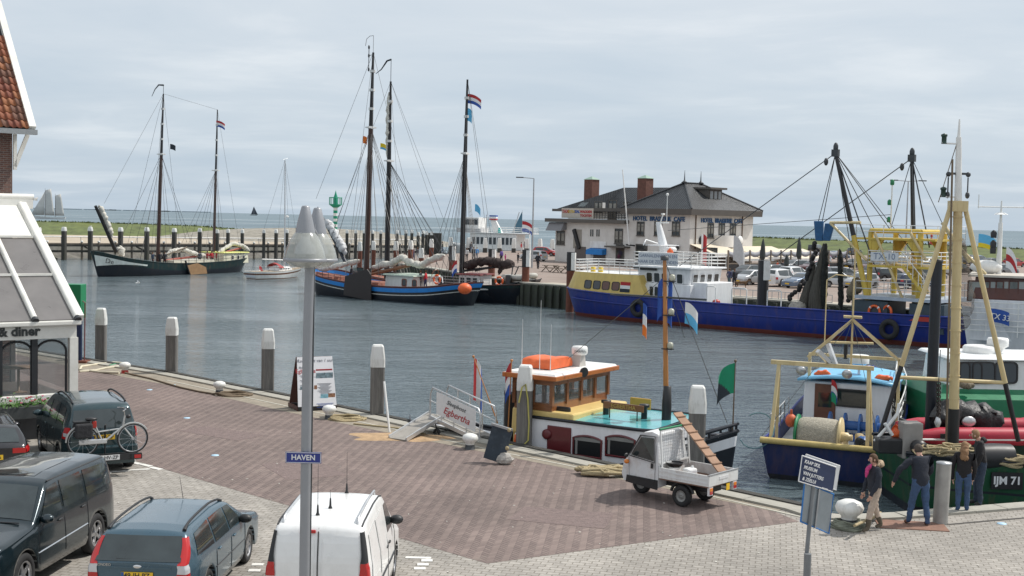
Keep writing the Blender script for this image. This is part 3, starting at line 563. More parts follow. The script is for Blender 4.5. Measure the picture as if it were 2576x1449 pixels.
class Car:
 def __init__(s,L,W,H,top,belt,wf,wr,rw,sill=0.22,Wr=0.74,arch=None,res=0.14,nose=0.16):
  s.L,s.W,s.H,s.top,s.belt,s.wf,s.wr,s.rw,s.sill,s.Wr=L,W,H,top,belt,wf,wr,rw,sill,Wr; s.arch=arch or rw+0.055; s.res=res; s.nose=nose
 def ztop(s,x): return interp(s.top,x)
 def zbelt(s,x): return min(interp(s.belt,x),s.ztop(x)-0.06)
 def z0(s,x):
  z=s.sill
  for c in (s.wf,s.wr):
   d=abs(x-c)
   if d<s.arch: z=max(z,s.rw+math.sqrt(s.arch**2-d*d)*1.0)
  return min(z,s.zbelt(x)-0.08)
 def plan(s,x):
  a=s.L/2; t=max(0,(abs(x)-(a-0.55))/0.55); return 1-s.nose*min(1,t)**2.6
 def hw(s,x,z):
  b=s.W/2*s.plan(x); zb=s.zbelt(x)
  if z<=zb:
   q=(z-0.55)/0.55; return b*(1-0.035*q*q-0.015*max(0,(0.35-z)/0.35)) 
  q=(z-0.55)/0.55; bb=s.W/2*s.plan(x)*(1-0.035*((zb-0.55)/0.55)**2)
  t=min(1,(z-zb)/(s.H-0.05-min(interp(s.belt,x),s.H-0.2))); return lerp(bb*0.985,s.W/2*s.Wr*s.plan(x),t**1.25)
 TOPP=((1.0,-0.055),(0.965,-0.022),(0.90,-0.004),(0.6,0.015),(0.3,0.024),(0.0,0.027))
 def sect(s,x):
  zt=s.ztop(x); z0=s.z0(x); zb=s.zbelt(x); ze=zt-0.055
  zs=[lerp(z0,zb,k/6) for k in range(7)]+[lerp(zb,ze,k/4) for k in range(1,5)]
  pts=[(x,s.hw(x,z)*0.80,z0+0.0) ]+[(x,s.hw(x,z),z) for z in zs]
  ye=pts[-1][1]
  for f,dz in s.TOPP[1:]: pts.append((x,ye*f,zt+dz))
  return pts+[(x,-y,z) for x_,y,z in pts[-2::-1]]
 def xs(s):
  a=s.L/2; X={-a,a}
  for x,_ in s.top: X.add(max(-a,min(a,x)))
  for c in (s.wf,s.wr):
   for k in range(13): X.add(c-s.arch*math.cos(PI*k/12)*0.999)
  n=int(s.L/s.res)
  for i in range(n+1): X.add(-a+s.L*i/n)
  X=sorted(X); out=[X[0]]
  for x in X[1:]:
   if x-out[-1]>0.012: out.append(x)
  return out
 def body(s,m,parent,name='body'):
  rows=[s.sect(x) for x in s.xs()]; mb=MB(); mb.grid(rows)
  n=len(rows[0]); mb.add(rows[0],[tuple(range(n))]); mb.add(rows[-1],[tuple(range(n-1,-1,-1))])
  a=s.L/2; mb.add([(-a+.12,-s.W*.4,s.sill+.03),(a-.12,-s.W*.4,s.sill+.03),(a-.12,s.W*.4,s.sill+.03),(-a+.12,s.W*.4,s.sill+.03)],[(0,3,2,1)],1)
  for c in (s.wf,s.wr):
   for sg in (1,-1):
    mb.path([(c+s.arch*math.cos(t)*1.0,sg*(s.W/2*0.78),s.rw+s.arch*math.sin(t)) for t in [PI*k/10 for k in range(11)]],0.02,4,1)
    ar=[(c+s.arch*math.cos(PI*k/10),s.rw+s.arch*math.sin(PI*k/10)) for k in range(11)]
    mb.add([(x,sg*s.W*0.34,z) for x,z in ar]+[(c-s.arch,sg*s.W*0.34,s.sill),(c+s.arch,sg*s.W*0.34,s.sill)],[tuple(range(13))],1)
    mb.grid([[(x,sg*s.W*0.34,z) for x,z in ar],[(x,sg*s.hw(x,z)*0.995,z) for x,z in ar]],1)
  return mb.build(name,[m,trim],parent)
 def side(s,parent,name,quad,m,sg,off=0.008,n=6,k=5):
  "patch on the flank; quad = corners (x,z): bottom front, bottom rear, top rear, top front"
  (a,b,c,d)=quad; rows=[]
  for j in range(k+1):
   v=j/k; r=[]
   for i in range(n+1):
    t=i/n; x=lerp(lerp(a[0],b[0],t),lerp(d[0],c[0],t),v); z=lerp(lerp(a[1],b[1],t),lerp(d[1],c[1],t),v)
    r.append((x,sg*(s.hw(x,z)+off),z))
   rows.append(r)
  if sg>0: rows=[r[::-1] for r in rows]
  return MB().grid(rows).build(name,m,parent)
 def over(s,parent,name,x0,x1,f0,f1,m,off=0.01,n=8,k=6):
  "patch on the top skin between stations x0,x1 covering the fraction f of the width"
  rows=[]
  for j in range(k+1):
   x=lerp(x0,x1,j/k); f=lerp(f0,f1,j/k); ye=s.hw(x,s.ztop(x)-0.055); e=0.02; sl=(s.ztop(x+e)-s.ztop(x-e))/(2*e); nn=math.hypot(sl,1)
   r=[]
   for i in range(n+1):
    g=-f+2*f*i/n; dz=interp([(q,d) for q,d in s.TOPP[::-1]],abs(g))
    r.append((x-sl/nn*off,ye*g,s.ztop(x)+dz+off/nn))
   rows.append(r)
  if x1<x0: rows=rows[::-1]
  return MB().grid([r[::-1] for r in rows]).build(name,m,parent)
 def rear(s,parent,name,y0,y1,z0,z1,m,off=0.012,top=None,n=6,k=4,th=0.0,top_in=0.0):
  "patch on the tail: x taken from the top profile"
  def xr(z):
   a=-s.L/2
   pts=[(zz,xx) for xx,zz in s.top if xx<0]; pts=sorted(pts)
   return interp(pts,z) if z>pts[0][0] else a
  rows=[]
  for j in range(k+1):
   z=lerp(z0,z1,j/k); sh=top_in*j/k; r=[]
   for i in range(n+1):
    y=lerp(y0,y1,i/n); y=y*(1-sh/max(abs(y0),abs(y1))); x=xr(z); ye=s.hw(max(x,-s.L/2+0.02),min(z,s.H-0.06))
    dz=interp([(q,d) for q,d in s.TOPP[::-1]],min(1,abs(y)/ye)); r.append((xr(z-max(0,dz))-off,y,z))
   rows.append(r)
  return MB().grid([r for r in rows]).build(name,m,parent)
 def wheels(s,parent,spokes=5,rimm=None,n=22):
  w=0.21; r=s.rw
  prof=[(r*0.66,-w/2),(r*0.93,-w/2),(r,-w*0.36),(r,w*0.36),(r*0.93,w/2),(r*0.66,w/2)]
  tm=MB().lathe(prof+prof[:1],n=n,axis=(0,1,0),cap=False).mesh('wheel',[rubber])
  rb=MB(); rb.lathe([(r*0.68,0.0),(r*0.68,0.100),(r*0.60,0.105),(r*0.58,0.05)],n=n,axis=(0,1,0),cap=False); rb.lathe([(0,0.085),(r*0.13,0.085),(r*0.16,0.06)],n=10,axis=(0,1,0))
  for q in range(spokes):
   a=2*PI*q/spokes; d=Vector((math.cos(a),0,math.sin(a))); t=Vector((-math.sin(a),0,math.cos(a)))
   rb.hexa([d*r*.10-t*r*.10+Vector((0,.05,0)),d*r*.62-t*r*.07+Vector((0,.06,0)),d*r*.62+t*r*.07+Vector((0,.06,0)),d*r*.10+t*r*.10+Vector((0,.05,0))],[d*r*.10-t*r*.08+Vector((0,.085,0)),d*r*.62-t*r*.06+Vector((0,.085,0)),d*r*.62+t*r*.06+Vector((0,.085,0)),d*r*.10+t*r*.08+Vector((0,.085,0))])
  rb.lathe([(r*0.67,0.01),(0,0.01)],n=n,axis=(0,1,0),mi=1)
  rm=rb.mesh('rim',[rimm or alloy,trim])
  for c in (s.wf,s.wr):
   for sg in (1,-1):
    o=bpy.data.objects.new('wheel',tm); COL.objects.link(o); o.parent=parent; o.location=(c,sg*(s.W/2-w/2-0.02),r); o.rotation_euler=(0,0,0 if sg>0 else PI)
    q=bpy.data.objects.new('rim',rm); COL.objects.link(q); q.parent=o
 def mirror(s,parent,x,z,m,n=2):
  for sg in (1,-1):
   y=sg*(s.hw(x,z)+0.11); mb=MB().ell((x,y,z),(0.09,0.13,0.085),10,6); mb.box((x+0.0,sg*(s.hw(x,z)+0.02),z-0.03),(0.06,0.10,0.05),mi=1)
   mb.build('door_mirror',[m,trim],parent)
 def seam(s,parent,pts,sg,w=0.02,m=None,off=0.003,name='door_seam'):
  P=[]
  for (x0,z0),(x1,z1) in zip(pts,pts[1:]):
   for i in range(7):
    t=i/6; x=lerp(x0,x1,t); z=lerp(z0,z1,t); P.append(Vector((x,sg*(s.hw(x,z)+off-0.004),z)))
  return MB().path(P,w/2,4).build(name,m or trim,parent)
 def handle(s,parent,x,z,sg,m):
  MB().ell((x,sg*(s.hw(x,z)+0.015),z),(0.10,0.022,0.022),8,5).build('door_handle',m,parent)
def plate(parent,x,y,z,txt,m,face=-1,w=0.52,nl=True):
 o=MB().box((x,y,z),(0.015,w,0.115)).build('number_plate',m,parent)
 text('plate_lettering',txt,0.112,platetx,o,(x+face*0.010,y,z),(0,-1,0) if face<0 else (0,1,0),(0,0,1),0.002,bold=0.002)
 if nl: MB().box((x+face*0.009,y-face*-1*(w/2-0.025) if False else y+(w/2-0.025)*(1 if face<0 else -1),z),(0.004,0.045,0.11)).build('blue_band',blue,o)
 return o
# ---- blue-grey estate car, seen from behind
def mondeo():
 t=thing('parked_estate_car','blue-grey estate car with roof rails and yellow rear plate beside the white van','car',(-5.85,22.25,0),PI/2-R(2.0),'cars parked on the near quay')
 c=Car(4.80,1.81,1.49,[(-2.40,0.98),(-2.385,1.02),(-2.30,1.08),(-2.06,1.385),(-2.0,1.425),(-1.7,1.465),(-0.4,1.485),(0.15,1.455),(0.42,1.385),(1.12,1.0),(1.3,0.975),(2.1,0.82),(2.33,0.70),(2.40,0.60)],[(-2.4,0.93),(-1.0,0.92),(1.0,0.88),(2.4,0.7)],1.36,-1.39,0.325,Wr=0.735)
 pm=carpaint('blue_grey_car_paint',(0.055,0.11,0.15)); c.body(pm,t); c.wheels(t,6)
 for sg in (1,-1):
  c.side(t,'side_window',[(0.80,0.97),(0.05,0.97),(0.05,1.37),(0.36,1.35)],cglass,sg); c.side(t,'side_window',[(-0.02,0.97),(-0.90,0.985),(-0.84,1.385),(-0.02,1.38)],cglass,sg); c.side(t,'side_window',[(-0.98,0.99),(-1.93,1.03),(-1.74,1.34),(-0.92,1.385)],cglass,sg)
  for x0 in (0.98,0.02,-0.94): c.seam(t,[(x0,0.30),(x0,0.93)],sg)
  c.seam(t,[(1.0,0.56),(-1.0,0.58)],sg,0.03); c.handle(t,0.22,0.83,sg,pm); c.handle(t,-0.75,0.85,sg,pm)
  pts=[Vector((x,sg*(c.hw(x,c.ztop(x)-.055)*0.90),c.ztop(x)+0.01+0.065*math.sin(PI*min(1,max(0,(0.25-x)/2.2)))**0.5)) for x in [0.25-2.2*i/12 for i in range(13)]]
  MB().path(pts,[0.03]+[0.022]*11+[0.035],6).build('roof_rail',trim,t)
  y0,y1=(0.70,0.89) if sg>0 else (-0.89,-0.70)
  def lamp(z0,z1,m,name='tail_lamp'):
   rows=[]
   for j in range(6):
    z=lerp(z0,z1,j/5); x=interp([(0.70,-2.41),(0.98,-2.405),(1.08,-2.31),(1.40,-2.06)],z)
    ys=c.hw(min(x+0.10,-2.05),z)+0.012; w0=lerp(0.20,0.07,(z-0.68)/0.70)
    rows.append([(x-0.012,sg*(ys-w0),z),(x-0.010,sg*(ys-0.035),z),(x+0.03,sg*(ys-0.004),z),(x+0.13-0.05*(z-0.7),sg*(c.hw(x+0.12,z)+0.012),z)])
   return MB().grid(rows if sg<0 else [r[::-1] for r in rows]).build(name,m,t)
  a=lamp(0.98,1.36,tailred); lamp(0.84,0.978,tailwhite); lamp(0.66,0.838,tailred)
 c.over(t,'windscreen',1.06,0.46,0.93,0.86,cglass); c.rear(t,'rear_window',-0.70,0.70,1.03,1.38,cglass,0.014,top_in=0.07)
 MB().box((-2.36,0.08,1.05),(0.02,0.55,0.025)).build('rear_wiper',trim,t)
 MB().box((-2.405,0,0.93),(0.02,1.1,0.03)).build('tailgate_strip',pm,t); MB().box((-2.44,0,0.42),(0.09,1.62,0.30)).build('rear_bumper',pm,t,bevel=0.04)
 plate(t,-2.418,0,0.80,'49-JH-PZ',plate_y); MB().ell((-2.408,0,0.945),(0.012,0.075,0.032),14,8).build('emblem',chrome,t)
 text('badge_lettering','MONDEO',0.06,chrome,t,(-2.414,0.56,0.965),(0,-1,0),(0,0,1),0.002)
 MB().tube((0.05,0,1.50),(-0.16,0,1.95),0.006,0.003,5).build('aerial',trim,t)
 MB().box((-2.27,-0.33,1.13),(0.006,0.14,0.035)).build('window_sticker',white,t)
 c.mirror(t,0.75,1.0,trim); return t
mondeo()
# ---- dark green four-by-four facing the camera
def rover():
 h=Vector((-0.09,-0.996,0)); t=thing('parked_off_road_car','large dark green off-road car facing the camera at the lower left','car',(-9.05,22.6,0),math.atan2(h.y,h.x),'cars parked on the near quay')
 c=Car(5.0,1.98,1.85,[(-2.5,1.12),(-2.47,1.20),(-2.25,1.74),(-2.1,1.80),(-1.2,1.845),(-0.2,1.84),(0.25,1.80),(0.42,1.74),(1.08,1.20),(1.2,1.165),(2.2,1.07),(2.42,0.96),(2.5,0.80)],[(-2.5,1.17),(1.0,1.10),(2.5,0.9)],1.46,-1.46,0.39,sill=0.32,Wr=0.79,nose=0.12)
 pm=carpaint('dark_green_car_paint',(0.012,0.025,0.032),0.45,0.22); c.body(pm,t); c.wheels(t,5)
 for sg in (1,-1):
  c.side(t,'side_window',[(0.80,1.20),(-0.02,1.205),(-0.02,1.70),(0.36,1.68)],cglass,sg); c.side(t,'side_window',[(-0.12,1.21),(-0.98,1.22),(-0.98,1.70),(-0.12,1.71)],cglass,sg); c.side(t,'side_window',[(-1.10,1.225),(-2.18,1.25),(-2.08,1.66),(-1.10,1.70)],cglass,sg)
  for x0 in (0.95,-0.07,-1.04): c.seam(t,[(x0,0.45),(x0,1.14)],sg)
  c.seam(t,[(1.0,0.66),(-1.0,0.70)],sg,0.03,chrome); c.handle(t,0.12,1.05,sg,trim); c.handle(t,-0.85,1.07,sg,trim)
  mb=MB().hexa([(2.28,sg*0.98*0.86,0.88),(2.50,sg*0.62,0.86),(2.50,sg*0.62,0.99),(2.20,sg*0.98*0.885,1.02)],[(2.31,sg*0.98*0.885,0.88),(2.53,sg*0.62,0.86),(2.53,sg*0.62,0.99),(2.24,sg*0.98*0.91,1.02)]); hl=mb.build('headlight',tailwhite,t)
  MB().lathe([(0.06,0),(0.05,0.03),(0,0.035)],(2.44,sg*0.74,0.93),12,axis=(1,0,0)).build('lens',glass,hl)
  c.seam(t,[(0.3,1.78),(-2.1,1.76)],sg,0.03)
 c.over(t,'windscreen',1.03,0.46,0.93,0.88,cglass); c.rear(t,'rear_window',-0.72,0.72,1.25,1.66,cglass,0.014,top_in=0.05)
 c.over(t,'sunroof',0.15,-1.4,0.62,0.62,cglass,0.006)
 g=MB().box((2.515,0,0.86),(0.03,1.18,0.20)); g.build('grille',trim,t)
 for k in range(3): MB().box((2.535,0,0.80+k*0.06),(0.015,1.1,0.018)).build('grille_bar',chrome,t)
 MB().box((2.50,0,0.50),(0.10,1.7,0.34)).build('front_bumper',pm,t,bevel=0.04)
 text('bonnet_lettering','RANGE ROVER',0.075,chrome,t,(2.33,0,1.03),(0,1,0),(-0.4,0,1),0.003)
 MB().path([(1.14,y,c.ztop(1.14)+0.03) for y in (-0.6,-0.2,0.15)],0.012,5).build('wiper',trim,t); MB().path([(1.14,y,c.ztop(1.14)+0.03) for y in (0.0,0.35,0.7)],0.012,5).build('wiper',trim,t)
 MB().box((0.52,0.62,1.63),(0.01,0.09,0.05)).build('window_sticker',red,t)
 c.mirror(t,0.78,1.22,pm); return t
rover()
# ---- dark green mpv with bicycle carrier
def mpv():
 h=Vector((-0.5,0.866,0)); t=thing('parked_people_carrier','dark green people carrier with a bicycle rack behind, beside the diner','car',(-11.35,33.2,0),math.atan2(h.y,h.x),'cars parked on the near quay')
 c=Car(4.1,1.72,1.66,[(-2.05,0.98),(-2.03,1.04),(-1.88,1.52),(-1.76,1.60),(-1.2,1.64),(-0.2,1.655),(0.45,1.60),(0.62,1.53),(1.38,1.02),(1.5,0.99),(1.9,0.86),(2.05,0.66)],[(-2.05,1.0),(1.2,0.93),(2.05,0.75)],1.28,-1.30,0.31,Wr=0.74)
 pm=carpaint('dark_teal_car_paint',(0.022,0.052,0.062),0.4,0.25); c.body(pm,t); c.wheels(t,5)
 for sg in (1,-1):
  c.side(t,'side_window',[(1.02,1.02),(0.18,1.03),(0.18,1.50),(0.56,1.47)],cglass,sg); c.side(t,'side_window',[(0.10,1.03),(-0.78,1.05),(-0.72,1.52),(0.10,1.51)],cglass,sg); c.side(t,'side_window',[(-0.86,1.06),(-1.55,1.12),(-1.45,1.48),(-0.80,1.52)],cglass,sg)
  for x0 in (1.0,0.14,-0.82): c.seam(t,[(x0,0.32),(x0,0.99)],sg)
  c.seam(t,[(1.0,0.50),(-0.9,0.52)],sg,0.035); c.handle(t,0.32,0.9,sg,pm); c.handle(t,-0.62,0.92,sg,pm)
  pts=[Vector((x,sg*(c.hw(x,c.ztop(x)-.055)*0.90),c.ztop(x)+0.01+0.07*math.sin(PI*min(1,max(0,(0.2-x)/1.8)))**0.5)) for x in [0.2-1.8*i/12 for i in range(13)]]
  MB().path(pts,0.024,6).build('roof_rail',trim,t)
  c.side(t,'tail_lamp',[(-1.72,0.84),(-2.03,0.84),(-2.0,1.12),(-1.78,1.10)],tailred,sg,0.012); c.side(t,'reversing_lamp',[(-1.8,0.90),(-1.95,0.90),(-1.95,0.98),(-1.8,0.98)],tailwhite,sg,0.018)
 c.over(t,'windscreen',1.30,0.66,0.93,0.86,cglass); c.rear(t,'rear_window',-0.68,0.68,1.08,1.50,cglass,0.014,top_in=0.06)
 MB().box((-2.07,0,0.50),(0.10,1.56,0.34)).build('rear_bumper',pm,t,bevel=0.04); plate(t,-2.07,0,0.86,'71-HV-ZP',plate_y); c.mirror(t,1.0,1.04,pm)
 MB().box((-2.03,0,0.99),(0.03,0.9,0.03)).build('tailgate_strip',chrome,t)
 MB().box((-1.965,-0.45,1.14),(0.006,0.12,0.1)).build('window_sticker',white,t)
 r=thing('bicycle_carrier','low bicycle carrier with white plate and red lamps behind the people carrier','bike rack',t.location,t.rotation_euler.z)
 mb=MB(); mb.box((-2.52,0,0.46),(0.05,1.5,0.14)); mb.beam((-2.1,0,0.40),(-2.55,0,0.40),0.06,0.06); 
 for x in (-2.28,-2.46): mb.beam((x,-0.62,0.50),(x,0.62,0.50),0.09,0.03)
 mb.path([(-2.25,0.0,0.5),(-2.25,0.0,1.15),(-2.32,0.0,1.2)],0.02,6); mb.build('frame',trim,r)
 plate(r,-2.556,0,0.47,'71-HV-ZP',plate_w)
 for sg in (1,-1):
  o=MB().box((-2.55,sg*0.64,0.46),(0.04,0.24,0.13)).build('lamp_housing',trim,r); MB().box((-2.573,sg*0.66,0.46),(0.012,0.15,0.08)).build('lamp',tailred,o)
 b=thing('bicycle','silver-grey step-through bicycle with black pannier bags on the car rack','bicycle',t.location,t.rotation_euler.z)
 fr=mat('silver_bike_frame',(0.5,0.51,0.5),0.35,0.5,var=0.05); X=-2.42; Q=lambda y,z:Vector((X,y,z))
 ar,af=Q(0.52,0.86),Q(-0.58,0.86); bb=Q(0.08,0.80); st=Q(0.30,1.32); hd=Q(-0.40,1.40); hb=Q(-0.36,1.16); R0=0.335
 for nm,c_ in (('rear_wheel',ar),('front_wheel',af)):
  m=MB().torus(c_,R0,0.020,(1,0,0),26,6); o=m.build(nm,rubber,b); s_=MB().torus(c_,R0-0.025,0.009,(1,0,0),26,5)
  for k in range(12): a=2*PI*k/12; s_.tube(c_,c_+Vector((0,math.cos(a)*(R0-.02),math.sin(a)*(R0-.02))),0.0025,n=3,cap=False)
  s_.lathe([(0.035,-0.03),(0.035,0.03)],c_,8,axis=(1,0,0)); s_.build('spokes',steel,o)
 m=MB(); m.tube(bb,st,0.020); m.tube(bb,hb,0.026); m.tube(hb,hd,0.024); m.tube(hb,af,0.018); m.tube(bb,ar,0.014); m.tube(st.lerp(bb,0.45),ar,0.012); m.tube(st.lerp(bb,0.5),hb.lerp(bb,0.15),0.018); m.build('frame',fr,b)
 m=MB(); m.tube(hd,hd+Vector((0,0.02,0.14)),0.014); m.path([hd+Vector((-0.28,0.10,0.16)),hd+Vector((-0.12,0.0,0.17)),hd+Vector((0.12,0.0,0.17)),hd+Vector((0.28,0.10,0.16))],0.014,6); m.build('handlebar',chrome,b)
 MB().ell(st+Vector((0,0.04,0.05)),(0.09,0.14,0.04),10,6).build('saddle',black,b); MB().path([af+Vector((0,(R0+.03)*math.cos(a),(R0+.03)*math.sin(a))) for a in [0.3+2.3*i/10 for i in range(11)]],0.022,5).build('front_mudguard',fr,b); MB().path([ar+Vector((0,(R0+.03)*math.cos(a),(R0+.03)*math.sin(a))) for a in [0.0+2.6*i/10 for i in range(11)]],0.022,5).build('rear_mudguard',fr,b)
 MB().box(Q(0.30,0.84),(0.05,0.62,0.12)).build('chain_case',aluf,b,bevel=0.03)
 pan=mat('pannier_canvas',(0.022,0.022,0.025),0.8,var=0.3,bump=0.4)
 for x in (-0.11,0.11): MB().box(Q(0.52,1.12)+Vector((x,0,0)),(0.13,0.38,0.34)).build('pannier_bag',pan,b,bevel=0.04)
 MB().box(Q(0.55,1.32),(0.18,0.36,0.03)).build('luggage_rack',trim,b)
 for k in range(2): MB().box(Q(0.28,1.24-k*0.03),(0.10,0.10,0.16)).build('red_lamp',red,b,bevel=0.02); break
 MB().ell(hd+Vector((0,-0.08,-0.02)),(0.05,0.06,0.05),8,5).build('headlamp',black,b)
 return t
mpv()
for o in COL.objects:
 if o.parent is None and o.name in ('parked_people_carrier','bicycle_carrier','bicycle'): o.scale=(1.1,1.1,1.08)
# ---- dark audi estate, cut by the left edge
def audi():
 h=Vector((-0.5,0.866,0)); t=thing('parked_dark_car','dark grey car at the left edge with yellow plate and red lamps','car',(-13.35,31.2,0),math.atan2(h.y,h.x),'cars parked on the near quay')
 c=Car(4.7,1.84,1.46,[(-2.35,0.95),(-2.33,1.0),(-2.25,1.05),(-1.75,1.36),(-1.6,1.40),(-0.5,1.455),(0.1,1.42),(0.35,1.36),(1.1,0.99),(2.05,0.84),(2.3,0.70),(2.35,0.6)],[(-2.35,0.93),(1.0,0.88),(2.35,0.7)],1.40,-1.41,0.33,Wr=0.73)
 pm=carpaint('dark_grey_car_paint',(0.03,0.03,0.034),0.5,0.25); c.body(pm,t); c.wheels(t,5)
 for sg in (1,-1):
  c.side(t,'side_window',[(0.75,0.96),(0.05,0.96),(0.05,1.34),(0.34,1.32)],cglass,sg); c.side(t,'side_window',[(-0.02,0.96),(-0.9,0.97),(-0.84,1.35),(-0.02,1.35)],cglass,sg); c.side(t,'side_window',[(-0.98,0.98),(-1.75,1.02),(-1.5,1.30),(-0.92,1.35)],cglass,sg)
  c.side(t,'tail_lamp',[(-1.95,0.86),(-2.33,0.84),(-2.33,0.98),(-2.0,1.0)],tailred,sg,0.012)
  MB().box((-2.362,sg*0.62,0.90),(0.02,0.30,0.12)).build('tail_lamp',tailred,t)
  pts=[Vector((x,sg*(c.hw(x,c.ztop(x)-.055)*0.90),c.ztop(x)+0.05)) for x in [0.1-1.6*i/8 for i in range(9)]]
  MB().path(pts,0.018,6).build('roof_rail',chrome,t)
 c.over(t,'windscreen',1.04,0.40,0.93,0.86,cglass); c.over(t,'rear_window',-2.22,-1.78,0.80,0.80,cglass)
 MB().box((-2.38,0,0.45),(0.09,1.66,0.34)).build('rear_bumper',pm,t,bevel=0.04); plate(t,-2.362,0.0,0.76,'4-XPS-06',plate_y)
 for k in range(4): MB().torus((-2.365,-0.09+k*0.06,0.92),0.036,0.006,(1,0,0),16,5).build('emblem_ring',chrome,t)
 MB().box((-2.20,0.1,1.075),(0.02,0.5,0.02)).build('rear_wiper',trim,t); c.mirror(t,0.75,1.0,pm); return t
audi()
# ---- white delivery van from behind
def van():
 t=thing('delivery_van','white delivery van with twin rear doors seen from behind the lamp post','van',(-2.92,21.45,0),PI/2-R(1.0),'cars parked on the near quay')
 c=Car(4.2,1.74,1.84,[(-2.1,1.20),(-2.09,1.30),(-2.03,1.68),(-1.96,1.765),(-1.7,1.81),(-0.5,1.835),(0.15,1.81),(0.35,1.76),(1.20,1.10),(1.35,1.04),(1.95,0.86),(2.1,0.62)],[(-2.1,1.15),(0.9,1.02),(2.1,0.75)],1.32,-1.26,0.32,Wr=0.80,nose=0.07)
 pm=mat('white_van_paint',(0.80,0.80,0.79),0.3,0.0,var=0.04,coat=0.5,dirt=(0.5,0.48,0.43),damt=0.25,dscale=3); c.body(pm,t); c.wheels(t,7)
 for sg in (1,-1):
  c.side(t,'side_window',[(0.93,1.12),(0.22,1.13),(0.22,1.62),(0.50,1.62)],cglass,sg)
  for q in ([(-0.02,0.74),(-0.88,0.74),(-0.88,1.62),(-0.02,1.64)],[(-1.0,0.90),(-1.86,0.90),(-1.72,1.58),(-1.0,1.62)]):
   c.side(t,'side_panel',q,pm,sg,0.014)
   c.seam(t,[q[0],q[1],q[2],q[3],q[0]],sg,0.012,mat('panel_groove',(0.55,0.55,0.54),0.5,var=0),0.014,'panel_groove')
  for x0 in (1.05,0.10): c.seam(t,[(x0,0.35),(x0,1.08)],sg)
  c.seam(t,[(0.95,0.60),(0.15,0.60)],sg,0.05,name='rub_strip'); c.seam(t,[(0.0,0.62),(-1.85,0.66)],sg,0.05,name='rub_strip'); c.seam(t,[(-0.95,0.88),(-1.9,0.92)],sg,0.02)
  c.handle(t,0.26,0.96,sg,trim); c.handle(t,-0.06,0.96,sg,trim)
  pts=[Vector((x,sg*(c.hw(x,c.ztop(x)-.055)*0.84),c.ztop(x)+0.07)) for x in [0.15-1.95*i/8 for i in range(9)]]; pts=[pts[0]-Vector((-.05,0,.08))]+pts+[pts[-1]-Vector((.05,0,.08))]
  MB().path(pts,0.020,6).build('roof_rail',aluf,t)
  MB().path([Vector((x,sg*(c.hw(x,c.ztop(x)-.055)*0.96),c.ztop(x)-0.012)) for x in [0.3-2.2*i/10 for i in range(11)]],0.016,5).build('roof_gutter',trim,t)
  def lamp(z0,z1,m,out,name):
   rows=[]
   for j in range(6):
    z=lerp(z0,z1,j/5); x=interp([(0.5,-2.115),(1.20,-2.113),(1.30,-2.10),(1.70,-2.03)],z); ys=c.hw(max(x,-2.09)+0.06,z)+out; w0=interp([(0.55,0.15),(1.05,0.15),(1.35,0.07),(1.72,0.05)],z)
    rows.append([(x-0.014,sg*(ys-w0),z),(x-0.012,sg*(ys-0.03),z),(x+0.03,sg*(ys+0.004),z),(x+0.10+0.05*(1.7-z),sg*(c.hw(x+0.12,z)+out),z)])
   return MB().grid(rows if sg<0 else [r[::-1] for r in rows]).build(name,m,t)
  lamp(1.222,1.70,trim,0.010,'pillar_trim'); lamp(1.00,1.22,tailred,0.012,'tail_lamp'); lamp(0.78,0.998,tailwhite,0.012,'tail_lamp'); lamp(0.56,0.778,tailred,0.012,'tail_lamp')
 c.over(t,'windscreen',1.14,0.38,0.93,0.88,cglass)
 gv=mat('door_gap',(0.05,0.05,0.05),0.8,var=0)
 MB().path([(-2.113,0.0,0.45),(-2.113,0,1.2),(-2.103,0,1.30),(-2.044,0,1.67),(-1.99,0,1.745)],0.010,4).build('door_seam',gv,t)
 for y0,y1 in ((0.055,0.69),(-0.69,-0.055)):
  rows=[]
  for j in range(9):
   z=lerp(0.80,1.62,j/8); x=interp([(1.20,-2.10),(1.30,-2.09),(1.68,-2.03)],z); e=0.018 if 0<j<8 else 0.004
   sh=0.03*j/8
   ys=[y0+(sh if y0<0 else 0),y0+0.035+(sh if y0<0 else 0),y1-0.035-(sh if y1>0 else 0),y1-(sh if y1>0 else 0)]
   rows.append([(x-0.004,ys[0],z),(x-e,ys[1],z),(x-e,ys[2],z),(x-0.004,ys[3],z)])
  MB().grid(rows[::1],sm=False).build('rear_door',pm,t)
 MB().box((-2.055,0.16,1.70),(0.04,0.24,0.055)).build('brake_lamp',tailred,t,bevel=0.012)
 m=MB().lathe([(0.085,0),(0.085,0.03),(0.06,0.045),(0,0.05)],(-2.11,0.10,0.66),14,axis=(-1,0,0)); m.box((-2.125,0.10,0.64),(0.035,0.32,0.06)); m.build('door_handle',trim,t)
 MB().box((-2.118,0.55,0.72),(0.012,0.16,0.03)).build('badge',trim,t); text('badge_lettering','Doblò',0.075,dsteel,t,(-2.118,-0.50,0.70),(0,-1,0),(0,0,1),0.002)
 MB().box((-2.15,0,0.36),(0.12,1.66,0.24)).build('rear_bumper',trim,t,bevel=0.04)
 for x,y,h in ((-1.55,0.10,0.85),(-1.1,-0.03,0.14),(0.1,-0.12,0.55)):
  mb=MB().lathe([(0.04,0),(0.02,0.05),(0.014,0.16),(0.008,0.18)],(x,y,c.ztop(x)+0.02),8); mb.tube((x,y,c.ztop(x)+0.18),(x-0.02,y,c.ztop(x)+0.2+h),0.005,0.002,4); mb.build('aerial',trim,t)
 c.mirror(t,0.82,1.22,trim)
 return t
van()
